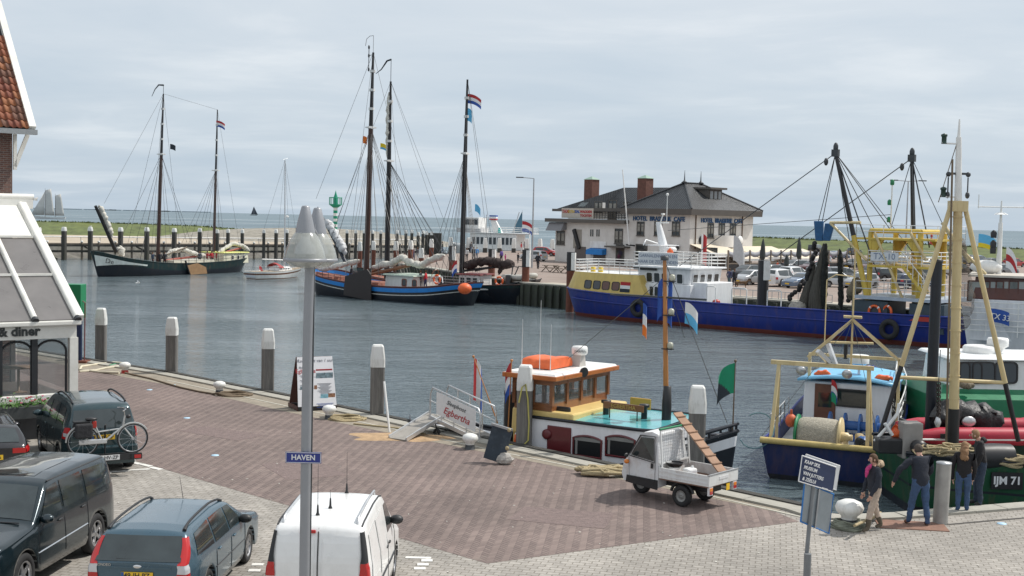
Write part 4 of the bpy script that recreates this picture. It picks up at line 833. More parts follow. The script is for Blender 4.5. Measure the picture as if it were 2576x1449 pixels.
# ---- three-wheeled pickup
def ape():
 rl,rr,fw=G(1705,1274),G(1782,1258),G(1603,1238); mid=(rl+rr)/2; h=(fw-mid); h.z=0; h.normalize()
 t=thing('three_wheeled_pickup','small white three-wheeled pickup truck with a ladder board on its bed','pickup',(mid.x,mid.y,0),math.atan2(h.y,h.x))
 wm=mat('worn_white_pickup_paint',(0.70,0.71,0.72),0.45,var=0.08,dirt=(0.30,0.20,0.12),damt=0.45,dscale=4); cab=MB()
 prof=[(0.62,0.34),(0.62,1.02),(0.66,1.30),(0.70,1.62),(0.86,1.66),(1.12,1.62),(1.22,1.50),(1.62,0.98),(1.80,0.80),(1.86,0.50),(1.78,0.34)]
 def hwc(x,z): return (0.60 if x<1.2 else lerp(0.60,0.36,min(1,(x-1.2)/0.62)))*(1-0.10*max(0,(z-0.95)/0.7))
 Lft=[(x,hwc(x,z),z) for x,z in prof]; Rgt=[(x,-hwc(x,z),z) for x,z in prof]; n=len(prof)
 cab.grid([Lft,[(x,y*0.5,z+0.015) for x,y,z in Lft],[(x,0,z+0.02) for x,y,z in Lft],[(x,-y*0.5,z+0.015) for x,y,z in Lft],Rgt],sm=False,closed=True)
 def tri(pts,sg):
  cab.add(pts,[(0,1,9,10),(1,2,8,9) if False else (1,2,7,8),(2,3,5,6),(3,4,5,5)[:3],(2,6,7),(1,8,9)] if False else [tuple(range(n)) if sg>0 else tuple(range(n-1,-1,-1))],0)
 tri(Lft,1); tri(Rgt,-1); cb=cab.build('cab',wm,t,bevel=0.02)
 for sg in (1,-1):
  q=[(0.76,0.98),(1.50,1.02),(1.44,1.12),(1.16,1.50),(0.80,1.52)]; pts=[(x,sg*(hwc(x,z)+0.012),z) for x,z in q]
  MB().add(pts,[tuple(range(5)) if sg<0 else tuple(range(4,-1,-1))]).build('side_window',cglass,t)
  q2=[(0.73,0.94),(1.56,0.99),(1.50,1.12),(1.19,1.54),(0.77,1.56)]; MB().path([(x,sg*(hwc(x,z)+0.006),z) for x,z in q2],0.012,4,closed=True).build('window_frame',trim,t)
  dp=[(0.72,0.50),(0.72,1.56),(1.20,1.55),(1.60,1.0),(1.56,0.5)]; MB().path([(x,sg*(hwc(x,z)+0.002),z) for x,z in dp],0.006,4,closed=True).build('door_seam',dsteel,t)
  MB().box((0.80,sg*0.612,0.86),(0.05,0.03,0.12)).build('door_handle',trim,t); lo=[(0.62,0.30),(1.70,0.32),(1.66,0.50),(0.62,0.54)]
  MB().add([(x,sg*(hwc(x,z)+0.008),z) for x,z in lo],[(0,1,2,3) if sg<0 else (3,2,1,0)]).build('dark_skirt',trim,t)
  MB().ell((1.62,sg*0.50,0.84),(0.07,0.07,0.06),8,5).build('indicator',amber,t); MB().ell((1.52,sg*0.66,1.02),(0.03,0.09,0.06),8,5).build('mirror',trim,t)
 wsc=[(1.245,0.44,1.46),(1.60,0.38,1.02),(1.60,-0.38,1.02),(1.245,-0.44,1.46)]; MB().add([(x+0.014,y,z+0.01) for x,y,z in wsc],[(0,1,2,3)]).build('windscreen',cglass,t)
 MB().add([(0.648,0.30,1.22),(0.688,0.30,1.52),(0.688,-0.30,1.52),(0.648,-0.30,1.22)],[(0,1,2,3)]).build('rear_window',glass,t)
 bed=MB(); bed.box((-0.10,0,0.60),(1.36,1.22,0.05)); bed.build('bed_floor',mat('bed_floor_rust',(0.20,0.12,0.09),0.8,var=0.3),t)
 for sg in (1,-1):
  o=MB().box((-0.10,sg*0.615,0.735),(1.38,0.035,0.26)).build('bed_side',white2,t,bevel=0.008)
  for k in range(2): MB().box((-0.10,sg*0.636,0.68+k*0.10),(1.34,0.010,0.028)).build('side_rib',wm,o)
 o=MB().box((-0.80,0,0.735),(0.035,1.27,0.26)).build('tailgate',white2,t,bevel=0.008); MB().box((-0.822,0,0.76),(0.008,0.40,0.07)).build('embossed_panel',wm,o); MB().box((-0.80,0,0.872),(0.05,1.29,0.025)).build('top_rail',steel,o)
 MB().box((0.585,0,0.78),(0.03,1.22,0.34)).build('bed_front',white2,t)
 g=MB(); 
 for y in (-0.58,0.58): g.beam((0.52,y,0.80),(0.60,y,1.72),0.035,0.035)
 for z,x in ((1.72,0.60),(0.95,0.535)): g.beam((x,-0.58,z),(x,0.58,z),0.035,0.035)
 gf=g.build('guard_frame',white2,t); g=MB()
 for k in range(1,15): y=-0.58+1.16*k/15; g.tube((0.53,y,0.90),(0.60,y,1.70),0.004,n=3)
 for k in range(1,10): z=0.9+0.8*k/10; g.tube((0.53+0.07*k/10,-0.58,z),(0.53+0.07*k/10,0.58,z),0.004,n=3)
 g.build('wire_mesh',steel,gf); MB().tube((0.60,-0.62,1.76),(0.60,0.62,1.76),0.028,n=8).build('green_bar',green,t)
 MB().box((0.1,0,0.46),(1.4,0.5,0.16)).build('chassis',trim,t)
 wp=[(0.14,-0.07),(0.235,-0.07),(0.255,-0.04),(0.255,0.04),(0.235,0.07),(0.14,0.07)]
 for (x,y) in ((0,0.49),(0,-0.49),(1.50,0)):
  o=MB().lathe(wp+wp[:1],n=18,axis=(0,1,0),cap=False).build('wheel',rubber,t,loc=(x,y,0.255)); MB().lathe([(0,0.03),(0.05,0.055),(0.06,0.03),(0.12,0.045),(0.145,0.065),(0.14,-0.06),(0,-0.06)],n=16,axis=(0,1 if y>=0 else -1,0)).build('rim',mat('grey_steel_rim',(0.28,0.28,0.27),0.5,0.3),o)
  if x==0: MB().path([(0.32*math.cos(a),y,0.255+0.32*math.sin(a)) for a in [0.25+2.6*i/9 for i in range(10)]],0.04,6).build('mudguard',trim,t)
 for sg in (1,-1):
  b=MB().box((-0.78,sg*0.52,0.50),(0.05,0.16,0.22)).build('lamp_bracket',wm,t); MB().box((-0.81,sg*0.52,0.53),(0.02,0.11,0.07)).build('indicator_lamp',amber,b); MB().box((-0.81,sg*0.52,0.455),(0.02,0.11,0.07)).build('tail_lamp',tailred,b)
 MB().box((-0.80,-0.22,0.50),(0.012,0.14,0.16)).build('number_plate',plate_y,t)
 L=lambda x,y,z:(t.matrix_world if False else Matrix.Translation(t.location)@Matrix.Rotation(t.rotation_euler.z,4,'Z'))@Vector((x,y,z))
 a,b=L(-0.70,-0.30,0.70),L(0.86,-0.50,2.02)
 lad=thing('chicken_ladder','long brown plank with cross battens leaning out of the pickup bed','ladder board',a); d=b-a
 plm=mat('brown_plank',(0.33,0.20,0.13),0.8,var=0.2,scale=3,bump=0.2); MB().beam((0,0,0),d,0.30,0.03).build('plank',plm,lad)
 dn=d.normalized(); sx=dn.cross(Vector((0,0,1))).normalized(); up=sx.cross(dn)
 for k in range(8):
  q=d*((k+0.6)/8.2)+up*0.028; MB().beam(q-sx*0.16,q+sx*0.16,0.045,0.026).build('batten',plm,lad)
 p=L(0.36,0.30,0.626); o=MB().lathe([(0.13,0),(0.15,0.24)],n=14); bk=thing('bucket_with_lid','white bucket with a black bowl on top in the pickup bed','bucket',p); o.build('bucket_body',white,bk); MB().lathe([(0.05,0.25),(0.17,0.27),(0.20,0.34),(0.21,0.35),(0.17,0.30),(0,0.29)],n=16).build('bowl',black,bk)
 p=L(-0.02,0.22,0.626); cn=thing('jerrycan','white plastic canister lying in the pickup bed','canister',p,0.6); MB().box((0,0,0.13),(0.30,0.24,0.26)).build('canister_body',white,cn,bevel=0.05); MB().tube((0.08,0,0.26),(0.08,0,0.30),0.03).build('canister_cap',white2,cn)
 p=L(-0.48,0.36,0.626); tag(MB().box((0,0,0.03),(0.36,0.2,0.06)).build('blue_tarp',mat('blue_tarpaulin',(0.02,0.12,0.5),0.6,var=0.3,bump=0.8),loc=p,bevel=0.02),'folded bright blue tarpaulin in the corner of the pickup bed','tarpaulin')
ape()
# ---- far cars
def far_kinds():
 K={}
 K['hatch']=(Car(3.9,1.68,1.46,[(-1.95,0.92),(-1.92,1.0),(-1.62,1.35),(-1.45,1.41),(-0.3,1.45),(0.3,1.39),(1.1,0.97),(1.75,0.82),(1.95,0.6)],[(-1.95,0.92),(1.95,0.7)],1.2,-1.2,0.30,res=0.45),1.05,0.36,-1.88,-1.58)
 K['estate']=(Car(4.5,1.75,1.47,[(-2.25,0.92),(-2.22,1.0),(-2.0,1.36),(-1.8,1.42),(-0.3,1.46),(0.3,1.38),(1.1,0.97),(2.0,0.80),(2.25,0.6)],[(-2.25,0.92),(2.25,0.7)],1.32,-1.32,0.31,res=0.45),1.05,0.36,-2.20,-1.98)
 K['suv']=(Car(4.5,1.82,1.70,[(-2.25,1.05),(-2.22,1.15),(-1.95,1.58),(-1.8,1.64),(-0.3,1.69),(0.3,1.62),(1.05,1.10),(2.0,0.95),(2.25,0.7)],[(-2.25,1.06),(2.25,0.85)],1.32,-1.32,0.36,sill=0.28,res=0.45),1.0,0.35,-2.19,-1.94)
 K['saloon']=(Car(4.5,1.74,1.43,[(-2.25,0.85),(-2.2,0.95),(-1.75,0.99),(-1.15,1.34),(-0.9,1.39),(-0.1,1.42),(0.35,1.36),(1.1,0.95),(2.0,0.80),(2.25,0.6)],[(-2.25,0.88),(2.25,0.7)],1.32,-1.32,0.31,res=0.45),1.05,0.42,-1.72,-1.2)
 K['van']=(Car(5.0,1.92,1.98,[(-2.5,1.2),(-2.48,1.3),(-2.38,1.88),(-2.2,1.94),(0.3,1.97),(0.7,1.88),(1.5,1.15),(2.3,0.95),(2.5,0.7)],[(-2.5,1.15),(2.5,0.85)],1.5,-1.5,0.34,sill=0.3,res=0.5,Wr=0.84),1.44,0.76,-2.46,-2.39)
 return K
KINDS=far_kinds(); PROTO={}
def far_car(kind,col,label,p,heading,group='cars in the far car park'):
 c,w0,w1,r0,r1=KINDS[kind]; pm=carpaint('car_'+'_'.join('%02d'%int(x*99) for x in col),col,0.3,0.3)
 if kind not in PROTO:
  t=thing('parked_car',label,'car',p,heading,group); c.body(pm,t); c.wheels(t,5,n=12)
  z1=c.H-0.11; zb=interp(c.belt,0)+0.05
  for sg in (1,-1):
   c.side(t,'side_window',[(w0-0.28,zb+0.02),(0.0,zb+0.02),(0.0,z1),(w1-0.02,z1)],cglass,sg,n=3,k=3); c.side(t,'side_window',[(-0.08,zb+0.02),(r0+(0.75 if kind=='saloon' else 0.5),zb+0.03),(r1+0.12,z1-0.03),(-0.08,z1)],cglass,sg,n=3,k=3)
   c.side(t,'tail_lamp',[(-c.L/2+0.3,0.72),(-c.L/2+0.02,0.72),(-c.L/2+0.02,0.95),(-c.L/2+0.28,0.95)],tailred,sg,0.015,3,2); c.side(t,'headlight',[(c.L/2-0.02,0.58),(c.L/2-0.42,0.62),(c.L/2-0.5,0.74),(c.L/2-0.08,0.66)],tailwhite,sg,0.015,3,2)
  c.over(t,'windscreen',w0-0.06,w1+0.02,0.92,0.86,cglass,0.014,4,3); c.over(t,'rear_window',r0+0.02,r1-0.02,0.84,0.82,cglass,0.014,4,3)
  plate(t,-c.L/2-0.012,0,0.62,'',plate_y,nl=False); plate(t,c.L/2+0.012,0,0.42,'',plate_y,1,nl=False); c.mirror(t,w0-0.25,zb+0.06,trim)
  PROTO[kind]=t; return t
 src=PROTO[kind]; t=copy_tree(src); t.location=p; t.rotation_euler=(0,0,heading); tag(t,label,'car',group)
 for ch in t.children:
  if ch.name.split('.')[0]=='body':
   ch.data=ch.data.copy(); ch.data.materials[0]=pm
 return t
SIL=(0.42,0.43,0.44); WHT=(0.75,0.75,0.74); BLK=(0.02,0.021,0.023); GRY=(0.16,0.17,0.18); BLU=(0.12,0.17,0.25); RED=(0.42,0.02,0.02); NVY=(0.02,0.03,0.07); MAR=(0.10,0.03,0.03); LSIL=(0.55,0.57,0.58)
aR=math.atan2(0.75,0.66)
for kind,col,u,v,hd,lab in (
 ('hatch',SIL,1888,716,-2.45,'silver hatchback by the terrace with its bonnet towards the harbour'),
 ('suv',WHT,1965,720,aR-0.05,'white off-roader seen from behind at the front of the car park'),
 ('saloon',BLU,2022,724,-2.55,'steel-blue saloon facing the harbour next to the white off-roader'),
 ('estate',WHT,1998,704,aR,'white estate car just behind the white off-roader'),
 ('hatch',LSIL,2106,722,0.15,'light silver hatchback seen from its side behind the netting'),
 ('estate',GRY,2122,705,0.2,'dark grey estate behind the light silver hatchback'),
 ('hatch',BLK,1878,700,-2.4,'black car with pale roof half hidden by the terrace'),
 ('suv',WHT,1958,674,-2.5,'white car with sloping bonnet behind the terrace umbrella'),
 ('estate',GRY,1995,682,-2.5,'grey estate car in the middle row behind the white off-roader'),
 ('saloon',MAR,2045,684,-2.5,'dark red car in the middle row near the blue floats'),
 ('saloon',BLK,2150,677,-2.35,'black saloon in the middle row with glinting headlights'),
 ('saloon',MAR,2190,683,-2.3,'maroon car in the middle row behind the trawler derrick'),
 ('van',BLK,2052,640,1.0,'dark panel van parked against the grass dike'),
 ('hatch',BLU,2108,652,0.25,'blue-grey hatchback parked below the grass dike'),
 ('estate',GRY,2150,641,0.9,'grey car with a roof box against the grass dike'),
 ('hatch',GRY,2240,650,-2.4,'grey hatchback against the dike left of the white car'),
 ('estate',WHT,2282,657,-2.3,'white estate car behind the yellow trawler platform'),
 ('saloon',GRY,2252,668,-2.4,'grey saloon in the row behind the trawler number board'),
 ('estate',BLK,2240,707,0.3,'black estate car seen through the trawler stair railings'),
 ('hatch',NVY,2292,726,0.4,'navy blue car seen through the lower trawler railings'),
 ('saloon',GRY,2330,705,0.3,'grey saloon behind the trawler stair'),
 ('hatch',SIL,2165,724,-2.5,'silver car half hidden behind the yellow derrick foot'),
 ('suv',BLK,2435,668,-2.2,'black off-roader behind the large cream mast'),
 ('estate',BLU,2462,664,0.7,'blue-grey estate right of the large cream mast'),
 ('saloon',BLK,2495,672,0.6,'black saloon at the right below the dike'),
 ('hatch',SIL,2470,690,-2.2,'silver hatchback behind the brown wheelhouse roof'),
 ('estate',BLK,2410,690,0.6,'black estate right behind the tall black pile'),
 ('hatch',RED,2550,672,0.6,'red car at the far right below the dike'),
 ('van',GRY,2420,650,0.8,'grey van against the dike behind the cream mast'),
 ('estate',BLK,1932,699,-2.4,'black estate between the white off-roader and the tube pile'),
 ('hatch',GRY,2072,701,0.2,'grey hatchback behind the net poles'),
 ('suv',BLK,2196,704,-2.4,'black off-roader beside the yellow derrick'),
 ('estate',SIL,2060,667,-2.4,'silver estate in the back row left of the derrick'),
 ('saloon',GRY,1990,664,-2.5,'grey saloon in the back row near the closed umbrella'),
 ('hatch',WHT,2330,672,-2.3,'white hatchback below the dike left of the tall black pile'),
 ('suv',SIL,2360,692,0.5,'silver off-roader just left of the tall black pile'),
 ('estate',GRY,2525,692,0.6,'dark grey estate behind the brown wheelhouse'),
 ('hatch',LSIL,1342,656,2.5,'light silver car beside the hotel corner and lamp mast'),
 ('hatch',RED,1372,644,-0.35,'bright red car parked at the left corner of the hotel')):
 p=G(u,v,FZ); far_car(kind,col,lab,p,hd)
# ================================================================ BOATS
def spl(tab,x):
 n=len(tab)
 if x<=tab[0][0]: return tab[0][1]
 if x>=tab[-1][0]: return tab[-1][1]
 for i in range(n-1):
  if x<=tab[i+1][0]:
   x0,y0=tab[i]; x1,y1=tab[i+1]; h=x1-x0; t=(x-x0)/h
   m0=(y1-tab[i-1][1])/(x1-tab[i-1][0]) if i>0 else (y1-y0)/h
   m1=(tab[i+2][1]-y0)/(tab[i+2][0]-x0) if i+2<n else (y1-y0)/h
   return (2*t**3-3*t*t+1)*y0+(t**3-2*t*t+t)*h*m0+(-2*t**3+3*t*t)*y1+(t**3-t*t)*h*m1
class Boat:
 "local frame: x forward along the keel, z = 0 at the waterline"
 def __init__(s,name,label,cat,O,ax,group=None):
  s.O=Vector((O[0],O[1],WZ)); s.a=Vector((ax[0],ax[1],0)).normalized(); s.n=Vector((-s.a.y,s.a.x,0))
  s.t=thing(name,label,cat,s.O,math.atan2(s.a.y,s.a.x),group)
 def q(s,u,v,y=0.0):
  p=PL(u,v,s.O+s.n*y,(s.n.x,s.n.y)); d=p-s.O; return Vector((d.dot(s.a),y,d.z))
 def qx(s,u,v,x):
  p=PL(u,v,s.O+s.a*x,(s.a.x,s.a.y)); d=p-s.O; return Vector((x,d.dot(s.n),d.z))
 def W(s,p): return s.O+s.a*p[0]+s.n*p[1]+Vector((0,0,p[2]))
 def hull(s,xd,xw,bd,bw,zd,rows,mats,deck=0.55,deckm=None,n=44,railm=None,rail=0.05):
  s.xd,s.xw,s.bd,s.bw,s.zd=xd,xw,bd,bw,zd
  def X(t,z): f=max(0,min(1,z/spl(zd,t))); return lerp(lerp(xw[0],xw[1],t),lerp(xd[0],xd[1],t),f)
  def B(t,z): f=max(0,min(1,z/spl(zd,t))); return max(0.0,lerp(max(0,spl(bw,t)),max(0,spl(bd,t)),f**0.8))*(1 if z>=0 else max(0.2,1+z*0.35))
  ts=[(1-math.cos(PI*i/n))/2*0.7+0.3*i/n for i in range(n+1)]
  mb=MB(); L=[];
  for t in ts:
   z1=spl(zd,t); zs=[]
   for k,vv,_ in rows: zs.append(max(-1.0,(z1-vv) if k=='s' else min(vv,z1-0.01)))
   zs.append(-0.9); L.append([(X(t,z),B(t,z),z) for z in zs])
  k=len(L[0])
  for sg in (1,-1):
   P=[[(x,sg*y,z) for x,y,z in r] for r in L]
   for i in range(n):
    for j in range(k-1):
     f=(0,1,2,3) if sg>0 else (3,2,1,0); mb.add([P[i][j],P[i+1][j],P[i+1][j+1],P[i][j+1]],[f[::-1]],rows[j][2],True)
  for i_,r in ((0,L[0]),(n,L[-1])):
   if r[0][1]>0.05:
    for j in range(k-1):
     a,b=r[j],r[j+1]; mb.add([a,(a[0],-a[1],a[2]),(b[0],-b[1],b[2]),b],[(0,1,2,3) if i_ else (3,2,1,0)],rows[j][2])
  o=mb.build('hull',mats,s.t)
  bm=bmesh.new(); bm.from_mesh(o.data); bmesh.ops.remove_doubles(bm,verts=bm.verts,dist=0.0008); bmesh.ops.recalc_face_normals(bm,faces=bm.faces[:]); bm.to_mesh(o.data); bm.free()
  s.zdeck=lambda t:spl(zd,t)-deck; s.T=lambda x:(x-xd[0])/(xd[1]-xd[0])
  dk=MB(); dk.grid([[(X(t,spl(zd,t)-deck),-B(t,spl(zd,t)-deck)*0.985,spl(zd,t)-deck),(X(t,spl(zd,t)-deck),0,spl(zd,t)-deck+0.06),(X(t,spl(zd,t)-deck),B(t,spl(zd,t)-deck)*0.985,spl(zd,t)-deck)] for t in ts],sm=False)
  if deckm: dk.build('deck',deckm,s.t)
  s.edge=lambda t,sg,dz=0.0,k=1.0:Vector((X(t,spl(zd,t)),sg*B(t,spl(zd,t))*k,spl(zd,t)+dz))
  if railm:
   for sg in (1,-1): MB().path([s.edge(t,sg,0.02) for t in ts],rail,6).build('rail_cap',railm,s.t)
  return o
 def part(s,mb,name,m,bevel=0,parent=None): return mb.build(name,m,parent or s.t,bevel=bevel)
 def railing(s,t0,t1,sg,h,m,n=10,bars=2,k=0.97,name='railing',r=0.022):
  mb=MB(); ts=[lerp(t0,t1,i/n) for i in range(n+1)]
  for t in ts: e=s.edge(t,sg,0,k); mb.tube(e,e+Vector((0,0,h)),r,n=5)
  for b in range(bars): mb.path([s.edge(t,sg,h*(b+1)/bars,k) for t in ts],r,5)
  return s.part(mb,name,m)
def boxrail(mb,pts,h,r=0.025,bars=3,step=1.0,closed=False):
 P=[Vector(p) for p in pts]
 if closed: P=P+[P[0]]
 for b in range(bars): mb.path([p+Vector((0,0,h*(b+1)/bars)) for p in P],r,5)
 for a,b in zip(P,P[1:]):
  n=max(1,int((b-a).length/step))
  for i in range(n+1): p=a.lerp(b,i/n); mb.tube(p,p+Vector((0,0,h)),r,n=5)
 return mb
def cabin(x0,x1,y,z0,z1,lean=0.06,mi=0,ytop=None,mb=None):
 mb=mb or MB(); yt=ytop if ytop is not None else y-lean
 return mb.hexa([(x0,-y,z0),(x1,-y,z0),(x1,y,z0),(x0,y,z0)],[(x0+lean,-yt,z1),(x1-lean,-yt,z1),(x1-lean,yt,z1),(x0+lean,yt,z1)],mi)
def rwin(w,h,r,n=4):
 pts=[]
 for cx,cy,a0 in ((w/2-r,h/2-r,0),(-w/2+r,h/2-r,90),(-w/2+r,-h/2+r,180),(w/2-r,-h/2+r,270)):
  for k in range(n+1): a=R(a0+90*k/n); pts.append((cx+r*math.cos(a),cy+r*math.sin(a)))
 return pts
def window(parent,c,xd,yd,w,h,r=0.08,fm=None,gm=None,fw=0.05,name='window',th=0.03):
 c=Vector(c); x=Vector(xd).normalized(); y=Vector(yd).normalized(); z=x.cross(y)
 P=rwin(w,h,r); I=rwin(w-2*fw,h-2*fw,max(0.01,r-fw*0.6)); mb=MB(); n=len(P)
 F=lambda L,d:[c+x*a+y*b+z*d for a,b in L]
 O1,I1,O0=F(P,th),F(I,th),F(P,-0.01); mb.grid([O0,O1,I1,F(I,0.004)],closed=True,sm=False)
 o=mb.build(name,fm or black,parent); MB().add(F(I,0.008),[tuple(range(n))]).build('pane',gm or glass,o); return o
def lumpy(pts,r,m,name,parent,n=9,seed=1,k=30,j=0.7):
 rs=random.Random(seed); P=[Vector(p) for p in pts]; out=[]; rr=[]
 segs=len(P)-1
 for i in range(k+1):
  f=i/k*segs; jj=min(segs-1,int(f)); p=P[jj].lerp(P[jj+1],f-jj); out.append(p+Vector((rs.uniform(-.3,.3)*r,rs.uniform(-.3,.3)*r,rs.uniform(-.25,.25)*r))*j); e=min(1,min(i,k-i)/3+0.25); rr.append(r*e*(1+j*rs.uniform(-0.25,0.2)))
 fine=[];fr=[]
 for i in range(k*3+1):
  f=i/3; q=min(k-1,int(f)); fine.append(out[q].lerp(out[q+1],f-q)); fr.append(lerp(rr[q],rr[q+1],f-q))
 mb=MB().path(fine,fr,max(n,14)); from mathutils import noise as mn
 w=[Vector(v) for v in mb.v]; mb.v=[tuple(v+mn.noise_vector(v*(0.9/r))*r*0.30+mn.noise_vector(v*(2.6/r))*r*0.13) for v in w]
 return mb.build(name,m,parent)
nlred=mat('flag_red',(0.42,0.03,0.035),0.8,var=0.1); nlwhite=mat('flag_white',(0.75,0.75,0.75),0.8,var=0.05); nlblue=mat('flag_blue',(0.03,0.09,0.36),0.8,var=0.1); cyan=mat('flag_cyan',(0.12,0.45,0.72),0.8,var=0.05); fgreen=mat('flag_green',(0.01,0.24,0.12),0.8,var=0.1); fblack=mat('flag_black',(0.025,0.035,0.045),0.8,var=0.1); fyel=mat('flag_yellow',(0.75,0.58,0.03),0.8,var=0.05); forange=mat('flag_orange',(0.8,0.2,0.03),0.8,var=0.05)
def flag(name,label,top,w,h,bands,mats,hdg=0.0,group=None,**k):
 o=flagmesh(w,h,bands,**k).build(name,mats,None,loc=top,rot=(0,0,hdg)); return tag(o,label,'flag',group)
NL=[nlred,nlwhite,nlblue]
def lifebuoy(parent,c,axis,R0=0.36,r=0.08):
 o=MB().torus(c,R0,r,axis,20,7).build('lifebuoy',red if False else orange,parent)
 M=Vector((0,0,1)).rotation_difference(Vector(axis)).to_matrix(); mb=MB()
 for k in range(4):
  a=PI/4+PI/2*k; P=[Vector(c)+M@Vector((R0*math.cos(a+d),R0*math.sin(a+d),0)) for d in (-0.13,0,0.13)]; MB().path(P,r*1.06,7).build('white_band',nlwhite,o)
 return o
# ---------------------------------------------------------------- blue trawler
def trawler():
 A=G(1446,791,WZ); B_=G(2330,876,WZ); ax=(A-B_); ax.z=0; Lr=ax.length; ax.normalize(); n=Vector((-ax.y,ax.x,0))
 side=-1 if n.dot(Vector((0,-1,0)))<0 else 1     # side facing the camera
 A2=A-n*side*1.1; B2=B_-n*side*3.3; ax=(A2-B2).normalized(); n=Vector((-ax.y,ax.x,0)); mid=(A2+B2)/2; b=Boat('beam_trawler','long blue-hulled beam trawler with yellow forecastle, moored along the far quay','boat',mid,ax)
 t=b.t; hl=Lr/2; S=side
 bd=[(0,1.9),(0.05,2.7),(0.15,3.2),(0.4,3.4),(0.75,3.4),(0.88,3.3),(0.95,2.9),(0.985,2.0),(1,0.7)]; bw=[(0,1.4),(0.1,2.6),(0.4,3.2),(0.75,3.2),(0.88,2.8),(0.95,2.1),(0.985,1.3),(1,0.35)]
 xb=b.q(1444,760,0).x; b.hull((-hl-3.2,xb-0.3),(-hl-2.6,xb-0.75),bd,bw,[(0,2.1),(0.5,1.95),(0.75,2.0),(0.9,2.15),(1,2.3)],[('s',0.0,0),('s',0.62,0),('s',0.70,0),('a',0.32,1)],[hullblue,bootred],deck=0.75,deckm=mat('blue_green_deck',(0.05,0.09,0.10),0.7,var=0.3),railm=hullblue,rail=0.07)
 for sg in (1,-1):
  ts=[0.02+0.93*i/30 for i in range(31)]; MB().path([Vector((b.edge(q,sg).x,b.edge(q,sg).y*0.985,b.edge(q,sg).z-0.68)) for q in ts],0.06,6).build('rubbing_strake',hullblue,t)
 ys=S
 yel=paint('ochre_yellow_paint',(0.60,0.44,0.13),damt=0.15)
 t0,t1=0.735,0.985; rows=[]
 for i in range(15):
  q=lerp(t0,t1,i/14); e=b.edge(q,1); zt=b.edge(0.9,1).z+1.55; leanx=(0.95*(1-i/14)**3)*1.0; lx=-0.5*(i/14)**4
  rows.append([(e.x,-abs(e.y)*0.97,e.z-0.02),(e.x+leanx+lx,-max(0.1,abs(e.y)*0.97-0.30),zt),(e.x+leanx+lx,max(0.1,abs(e.y)*0.97-0.30),zt),(e.x,abs(e.y)*0.97,e.z-0.02)])
 mb=MB(); mb.grid([r[:2] for r in rows],sm=False); mb.grid([r[2:] for r in rows],sm=False); mb.grid([r[1:3] for r in rows],1,sm=False); mb.add(rows[0],[(0,1,2,3)]); mb.add(rows[-1],[(3,2,1,0)])
 fc=b.part(mb,'forecastle',[yel,white2])
 ytop=b.edge(0.9,1).z+1.55
 for i,u in enumerate((1479,1502.5,1526,1551)):
  p=b.q(u,715+i*1.6,S*3.05); q=b.T(p.x); e=b.edge(q,S); f=(p.z-e.z)/(ytop-e.z); y=S*(abs(e.y)*0.97-0.30*f+0.015); e2=b.edge(q+0.01,S); xd=Vector((e2.x-e.x,(e2.y-e.y),0)).normalized()
  window(t,(p.x,y,p.z),xd*(-1 if S>0 else 1),(0,-S*0.18,1),0.78,0.70,0.17,black,glass if i<2 else mat('brown_curtained_glass',(0.10,0.03,0.015),0.15,var=0.0,coat=0.4),0.05,'porthole_window')
 fp=b.q(1575,722,S*3.05); e=b.edge(b.T(fp.x),S); 
 for k,m in enumerate((nlblue,nlwhite,nlred)):
  z=fp.z-0.28+k*0.27; f=(z-e.z)/(ytop-e.z); MB().box((fp.x,S*(abs(e.y)*0.97-0.30*f+0.015),z),(0.95,0.03,0.268),math.atan2(b.edge(b.T(fp.x)+.01,S).y-e.y,b.edge(b.T(fp.x)+.01,S).x-e.x)).build('painted_flag_band',fblack if k==0 else m,t)
 P=[(r[1][0],r[1][1]*0.96,r[1][2]) for r in rows[::2]]; Q=[(r[2][0],r[2][1]*0.96,r[2][2]) for r in rows[::2]]
 mb=MB(); boxrail(mb,P,0.95,0.028,4,1.2); boxrail(mb,Q,0.95,0.028,4,1.2); boxrail(mb,[P[-1],Q[-1]],0.95,0.028,4,1.2); b.part(mb,'roof_railing',white)
 for u in (1492,1511):
  p=b.q(u,690,S*1.6); MB().lathe([(0.2,0),(0.2,0.42),(0.13,0.46),(0,0.47)],(p.x,p.y,ytop),10).build('vent',mat('vent_yellow',(0.7,0.5,0.05),0.5),t)
 xw0=b.q(1735,745,S*2.1).x; xw1=b.q(1610,745,S*2.1).x; zk=b.edge(0.7,1).z-0.55
 wm=paint('trawler_white',(0.76,0.77,0.78),damt=0.12); lo=cabin(xw0-0.3,xw1,2.5,zk,zk+1.7,0.05); b.part(lo,'lower_deckhouse',wm,0.05)
 zt=b.q(1690,676,S*2.1).z; up=cabin(xw0,xw1+0.1,2.15,zk+1.7,zt,-0.10,ytop=2.3); wh=b.part(up,'wheelhouse',wm,0.06)
 b.part(cabin(xw0-0.35,xw1+0.45,2.6,zt,zt+0.16,0.0),'wheelhouse_roof',wm,0.05)
 nw=5
 for i in range(nw):
  x=lerp(xw0+0.5,xw1-0.6,(i+0.5)/nw)
  for sg in (1,-1): window(wh,(x,sg*2.24,zt-0.75),(-sg,0,0),(0,sg*0.1,1),0.62,0.82,0.14,wm,glass,0.05)
 for k in range(4):
  for xx,sg in ((xw0-0.06,-1),(xw1+0.16,1)): window(wh,(xx,-1.5+k*1.0,zt-0.75),(0,sg,0),(sg*0.1,0,1),0.75,0.82,0.14,wm,glass,0.05)
 p=b.q(1588,733,S*2.5)
 for u in (1623,1640,1652): pp=b.q(u,716,S*2.5); window(t,(pp.x,S*2.52,zk+1.05),(-S,0,0),(0,0,1),0.42,0.85,0.12,wm,glass,0.05)
